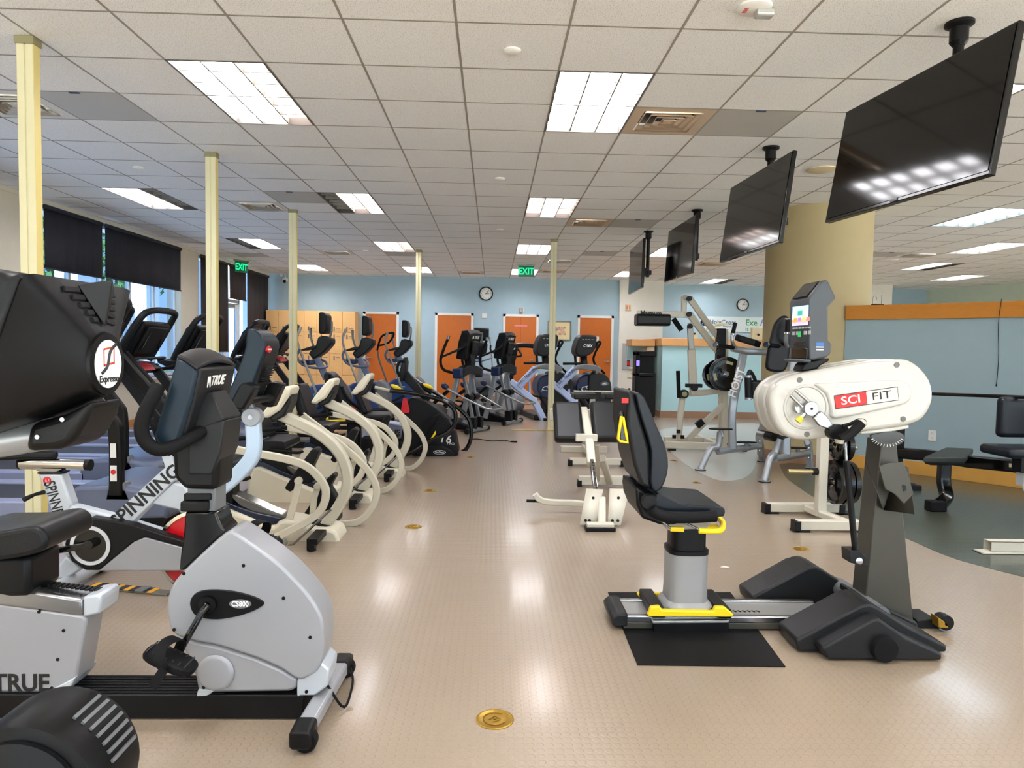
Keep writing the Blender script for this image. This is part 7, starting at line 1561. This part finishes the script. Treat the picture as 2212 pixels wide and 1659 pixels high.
# plates on the machine
def plate(nm, c, ax, r, th, lab, cat='weight plate', holes=True):
    tt = thing(nm, lab, cat, c, group='weight plates')
    m = MB(); m.lathe([(.028, -th / 2), (r * .45, -th * .35), (r * .5, -th * .25), (r * .82, -th * .25), (r * .86, -th / 2), (r, -th * .42), (r, th * .42), (r * .86, th / 2), (r * .82, th * .25), (r * .5, th * .25), (r * .45, th * .35), (.028, th / 2), (.028, -th / 2)], (0, 0, 0), ax, 48); part('disc', m, BLKG, tt)
    A = Vector(ax).normalized(); U = A.orthogonal().normalized(); V2 = A.cross(U)
    if holes:
        for k in range(3):
            a_ = R(90 + 120 * k); c_ = U * (r * .66 * math.cos(a_)) + V2 * (r * .66 * math.sin(a_)) + A * (th * .27); m = MB(); d_ = (U * -math.sin(a_) + V2 * math.cos(a_))
            m.tube([c_ - d_ * r * .2, c_ + d_ * r * .2], 0, sec=(r * .16, .004), ref=(U * math.cos(a_) + V2 * math.sin(a_))); part('grip_slot', m, mat('slot light', '#b9b694', .5), tt, .001)
    m = MB(); m.lathe([(.026, -th / 2 - .004), (.034, -th / 2 - .004), (.034, th / 2 + .004), (.026, th / 2 + .004), (.026, -th / 2 - .004)], (0, 0, 0), ax, 20); part('hub_ring', m, CHROME, tt)
    return tt
P = ony(*z8(860, 750)[0], 9.28); plate('weight_plate', P, (0, -1, 0), .235, .045, 'large black plate facing forward on the cream machine')
P = ony(*z8(795, 755)[0], 9.46); plate('weight_plate', P, (0, -1, 0), .21, .045, 'black plate half hidden behind the large plate on the cream machine')
L = W0(2.9, 9.6); a = L(z8(860, 750)[0], 9.28); m = MB(); m.tube([a + Vector((0, -.06, 0)), a + Vector((0, .3, 0))], .024); m.tube([L(z8(795, 755)[0], 9.46) + Vector((0, -.04, 0)), L(z8(795, 755)[0], 9.46) + Vector((0, .2, 0))], .024); part('plate_peg', m, CHROME, t)

# ================================================================== CREAM PLATE TREE
L = W0(2.5, 5.2)
t = thing('plate_tree', 'cream H base weight tree holding black plates behind the arm machine head', 'weight rack', (2.5, 5.2, 0))
a, b = onz(*f7(680, 1175)[0]) - L.o, onz(*f7(1780, 1180)[0]) - L.o; m = MB(); m.bb(a.x, b.x, a.y, a.y + .07, .015, .085); part('base_beam', m, CRW, t, .005); fy = a.y
c, d = onz(*f7(1130, 1450)[0]) - L.o, onz(*f7(2090, 1460)[0]) - L.o; m = MB(); m.bb(c.x, d.x, c.y, c.y + .07, .015, .085); part('base_beam', m, CRW, t, .005)
for x_, y_ in ((a.x, a.y), (b.x, a.y), (c.x, c.y), (d.x, c.y)): m = MB(); m.bb(x_ - .025, x_ + .02, y_ - .012, y_ + .075, .0, .082); m.bb(x_ - .03, x_ + .09, y_ - .012, y_ + .075, .0, .015); part('end_cap', m, BLK, t, .003)
pu = onz(*f7(1460, 1205)[0], .03) - L.o
m = MB(); m.tube([(a.x + .33, a.y + .035, .05), (pu.x + .0, pu.y, .05), (c.x + .4, c.y + .03, .05)], 0, sec=(.07, .06), ref=(1, 0, 0)); part('base_link', m, CRW, t, .004)
m = MB(); m.bb(pu.x - .035, pu.x + .035, pu.y - .035, pu.y + .035, .03, 1.02); part('upright', m, CRW, t, .004)
zpg = L(f7(1060, 540)[0], pu.y + 5.2).z
hs = {}
for z_ in (zpg, L(f7(1600, 700)[0], pu.y + 5.2).z, L(f7(1600, 180)[0], pu.y + 5.2).z):
    s_ = -1 if z_ == zpg else 1; m = MB(); m.tube([(pu.x + s_ * .035, pu.y, z_), (pu.x + s_ * .27, pu.y, z_)], .018, n=14); part('plate_peg', m, mat('brassy peg', '#b8a77a', .25, metal=.9), t)
    m = MB(); m.tube([(pu.x + s_ * .035, pu.y, z_), (pu.x + s_ * .07, pu.y, z_)], .03, n=14); part('peg_collar', m, BLK, t)
zl = L(f7(1690, 700)[0], pu.y + 5.2).z; zu = L(f7(1690, 180)[0], pu.y + 5.2).z + .015
for k, (dx, r, z_, lb_) in enumerate(((.11, .175, zl, 'black plate against the upright on the lower peg of the cream tree'), (.165, .175, zl, 'middle black plate on the lower peg of the cream tree'), (.22, .165, zl, 'outer black plate on the lower peg of the cream tree'), (.12, .12, zu, 'small black plate on the upper peg of the cream tree'), (.18, .12, zu, 'outer small black plate on the upper peg of the cream tree'))):
    plate('weight_plate', (2.5 + pu.x + dx, 5.2 + pu.y, z_), (1, 0, 0), r, .045, lb_, holes=False)

# ================================================================== BLACK BEAM MACHINE ALONG THE HALF WALL
L = W0(4.2, 5.9)
t = thing('beam_bench', 'black flat bench on a long black beam along the blue half wall', 'exercise bench', (4.2, 5.9, 0))
BY = 6.35
def lp(q, Y): return L(q, Y)
a = lp(r4(375, 990)[0], 6.9); b = lp(r4(530, 1003)[0], 6.5); c = lp(r4(740, 1035)[0], 6.0); d = lp(r4(1024, 1062)[0], 5.55); e_ = d + (d - c) * .8
m = MB(); m.tube([a, b, c, d, e_], 0, sec=(.07, .11), ref=(.5, .8, 0)); bm_ = part('beam', m, BLKG, t, .008)
Q = [lp(p, Y) for p, Y in zip(b7(150, 660, 355, 515, 625, 530, 545, 690), (5.75, 6.35, 6.3, 5.75))]
zz = sum(p.z for p in Q) / 4
m = MB(); m.prism([(p.x, p.y) for p in Q], zz - .06, zz, 'w'); pd = part('bench_pad', m, mat('dark green black vinyl', '#2c322f', .5, bump=.4, bscale=260), t, .018, seg=3)
lt_ = lp(b7(352, 700)[0], 5.85); lf_ = onz(*b7(300, 1165)[0]) - L.o
m = MB(); m.tube([(lt_.x, lt_.y, zz - .05), (lt_.x, lt_.y, .22), (lt_.x - .01, lt_.y - .06, .1), (lf_.x + .02, lf_.y + .05, .045)], 0, sec=(.1, .075), ref=(1, 0, 0), smooth=4); part('leg', m, BLKG, t, .008)
m = MB(); m.bb(lf_.x - .07, lf_.x + .07, lf_.y, lf_.y + .1, .001, .09); part('leg_foot', m, BLKM, t, .01)
m = MB(); m.bb(lt_.x - .15, lt_.x + .15, lt_.y - .04, lt_.y + .04, zz - .085, zz - .055); part('pad_bracket', m, BLK, t, .005)
m = MB(); m.tube([(lt_.x, lt_.y, zz - .1), (lt_.x + .2, lt_.y + .35, zz - .1)], 0, sec=(.06, .06), ref=(0, 0, 1)); part('pad_link', m, BLK, t, .004)
q = lp(b7(1030, 727)[0], 5.5); m = MB(); dv = (d - c).normalized(); nn = Vector((dv.y, -dv.x, 0)).normalized(); q = q + nn * 0.0
m.tube([q - dv * .06, q + dv * .12], 0, sec=(.03, .004), ref=(0, 0, 1)); pl = part('name_plate', m, mat('plate cream', '#f0e8c8', .4), bm_)
m.bm if False else None
sk = lp(b7(1095, 990)[0], 5.3); m = MB(); m.lathe([(.05, -.02), (.05, .02)], (sk.x + .03, sk.y, .3), (.6, -.8, 0), 20); m.bb(sk.x - .02, sk.x + .06, sk.y - .02, sk.y + .06, .3, .45); part('trolley_wheel', m, mat('clear wheel', '#c8ccd0', .2), t)
sq = lp(b7(1000, 640)[0], 5.2); m = MB(); m.box((sq.x + .17, sq.y + .1, sq.z + .03), (.5, .36, .075)); part('seat_cushion', m, LEATHB, t, .03, seg=4)
sq2 = lp(b7(1085, 290)[0], 5.3); m = MB(); m.box((sq2.x + .16, sq2.y + .2, sq2.z), (.42, .09, .33)); part('seat_back', m, LEATHB, t, .04, seg=4)
m = MB(); m.tube([(sq.x + .3, sq.y + .2, sq.z), (sq2.x + .3, sq2.y + .24, sq2.z)], .03); m.bb(sq.x + .1, sq.x + .2, sq.y + .05, sq.y + .15, d.z, sq.z); part('seat_frame', m, BLK, t, .01)
m = MB(); m.bb(a.x - .04, a.x + .04, a.y - .04, a.y + .04, 0, a.z + .1); m.bb(a.x - .05, a.x + .05, a.y - .35, a.y + .1, 0, .05); part('end_post', m, BLK, t, .006)
m = MB(); m.bb(e_.x - .04, e_.x + .04, e_.y - .04, e_.y + .04, 0, e_.z + .45); part('end_post', m, BLK, t, .006)
a = ony(*r4(400, 684)[0], 6.9); b = ony(*r4(1024, 706)[0], 5.4); o_ = Vector((4.2, 5.9, 0)); m = MB(); a2 = Vector((4.2 + lp(r4(375, 990)[0], 6.9).x, 6.9, a.z)); m.tube([a - o_, b - o_, b - o_ + (b - a) * .3], .016, n=12); part('cross_rail', m, BLKG, t)
m = MB(); aa = a - o_; m.bb(aa.x - .03, aa.x + .03, aa.y - .03, aa.y + .03, 0.3, aa.z + .03); part('rail_post', m, BLK, t)

# cream machine foot at the right edge
a = onz(*b7(790, 1560)[0]); b = onz(*b7(1100, 1565)[0])
t = thing('cream_machine', 'cream steel tube foot of a machine cut by the right edge', 'weight machine', (a.x, a.y, 0))
zt_ = .075; m = MB(); x1_ = 1.1
m.bb(0, x1_, 0, .075, .012, .018)
for q_ in ((0, x1_, 0, .004, .015, .085), (0, x1_, .071, .075, .015, .085), (0, x1_, 0, .075, .081, .085)): m.bb(*q_)
part('foot_tube', m, CRW, t); m = MB(); m.bb(-.06, .25, -.01, .085, .0, .012); part('foot_plate', m, CRW, t, .002); m = MB(); m.bb(-.07, x1_, -.015, .085, -.0, .004); part('rubber_strip', m, BLK, t)
m = MB(); m.bb(.9, .98, 0, .075, .08, .9); part('post', m, CRW, t, .004)

# hooks and pump rack on the cap end
P = ony(*k7(0, 0)[0], 8.6)
q = ony(1883, 648, 7.9); q = Vector((q.x, q.y, 1.876))
PP = onhw(1892, 655)[0]; t = thing('wire_rack', 'small wire hook rack standing on the wooden cap right of the column', 'wire rack', (PP.x + .05, PP.y + .1, 1.877))
m = MB(); m.bb(-.04, .09, -.02, .02, 0, .02); part('base', m, BLK, t, .004)
m = MB(); m.tube([(-.03, 0, .02), (-.03, 0, .09), (-.01, 0, .11), (.01, 0, .09), (.01, 0, .06)], .0025, smooth=4, n=6); m.tube([(.07, 0, .02), (.07, 0, .12)], .003, n=6); part('wire_hook', m, GREY, t)
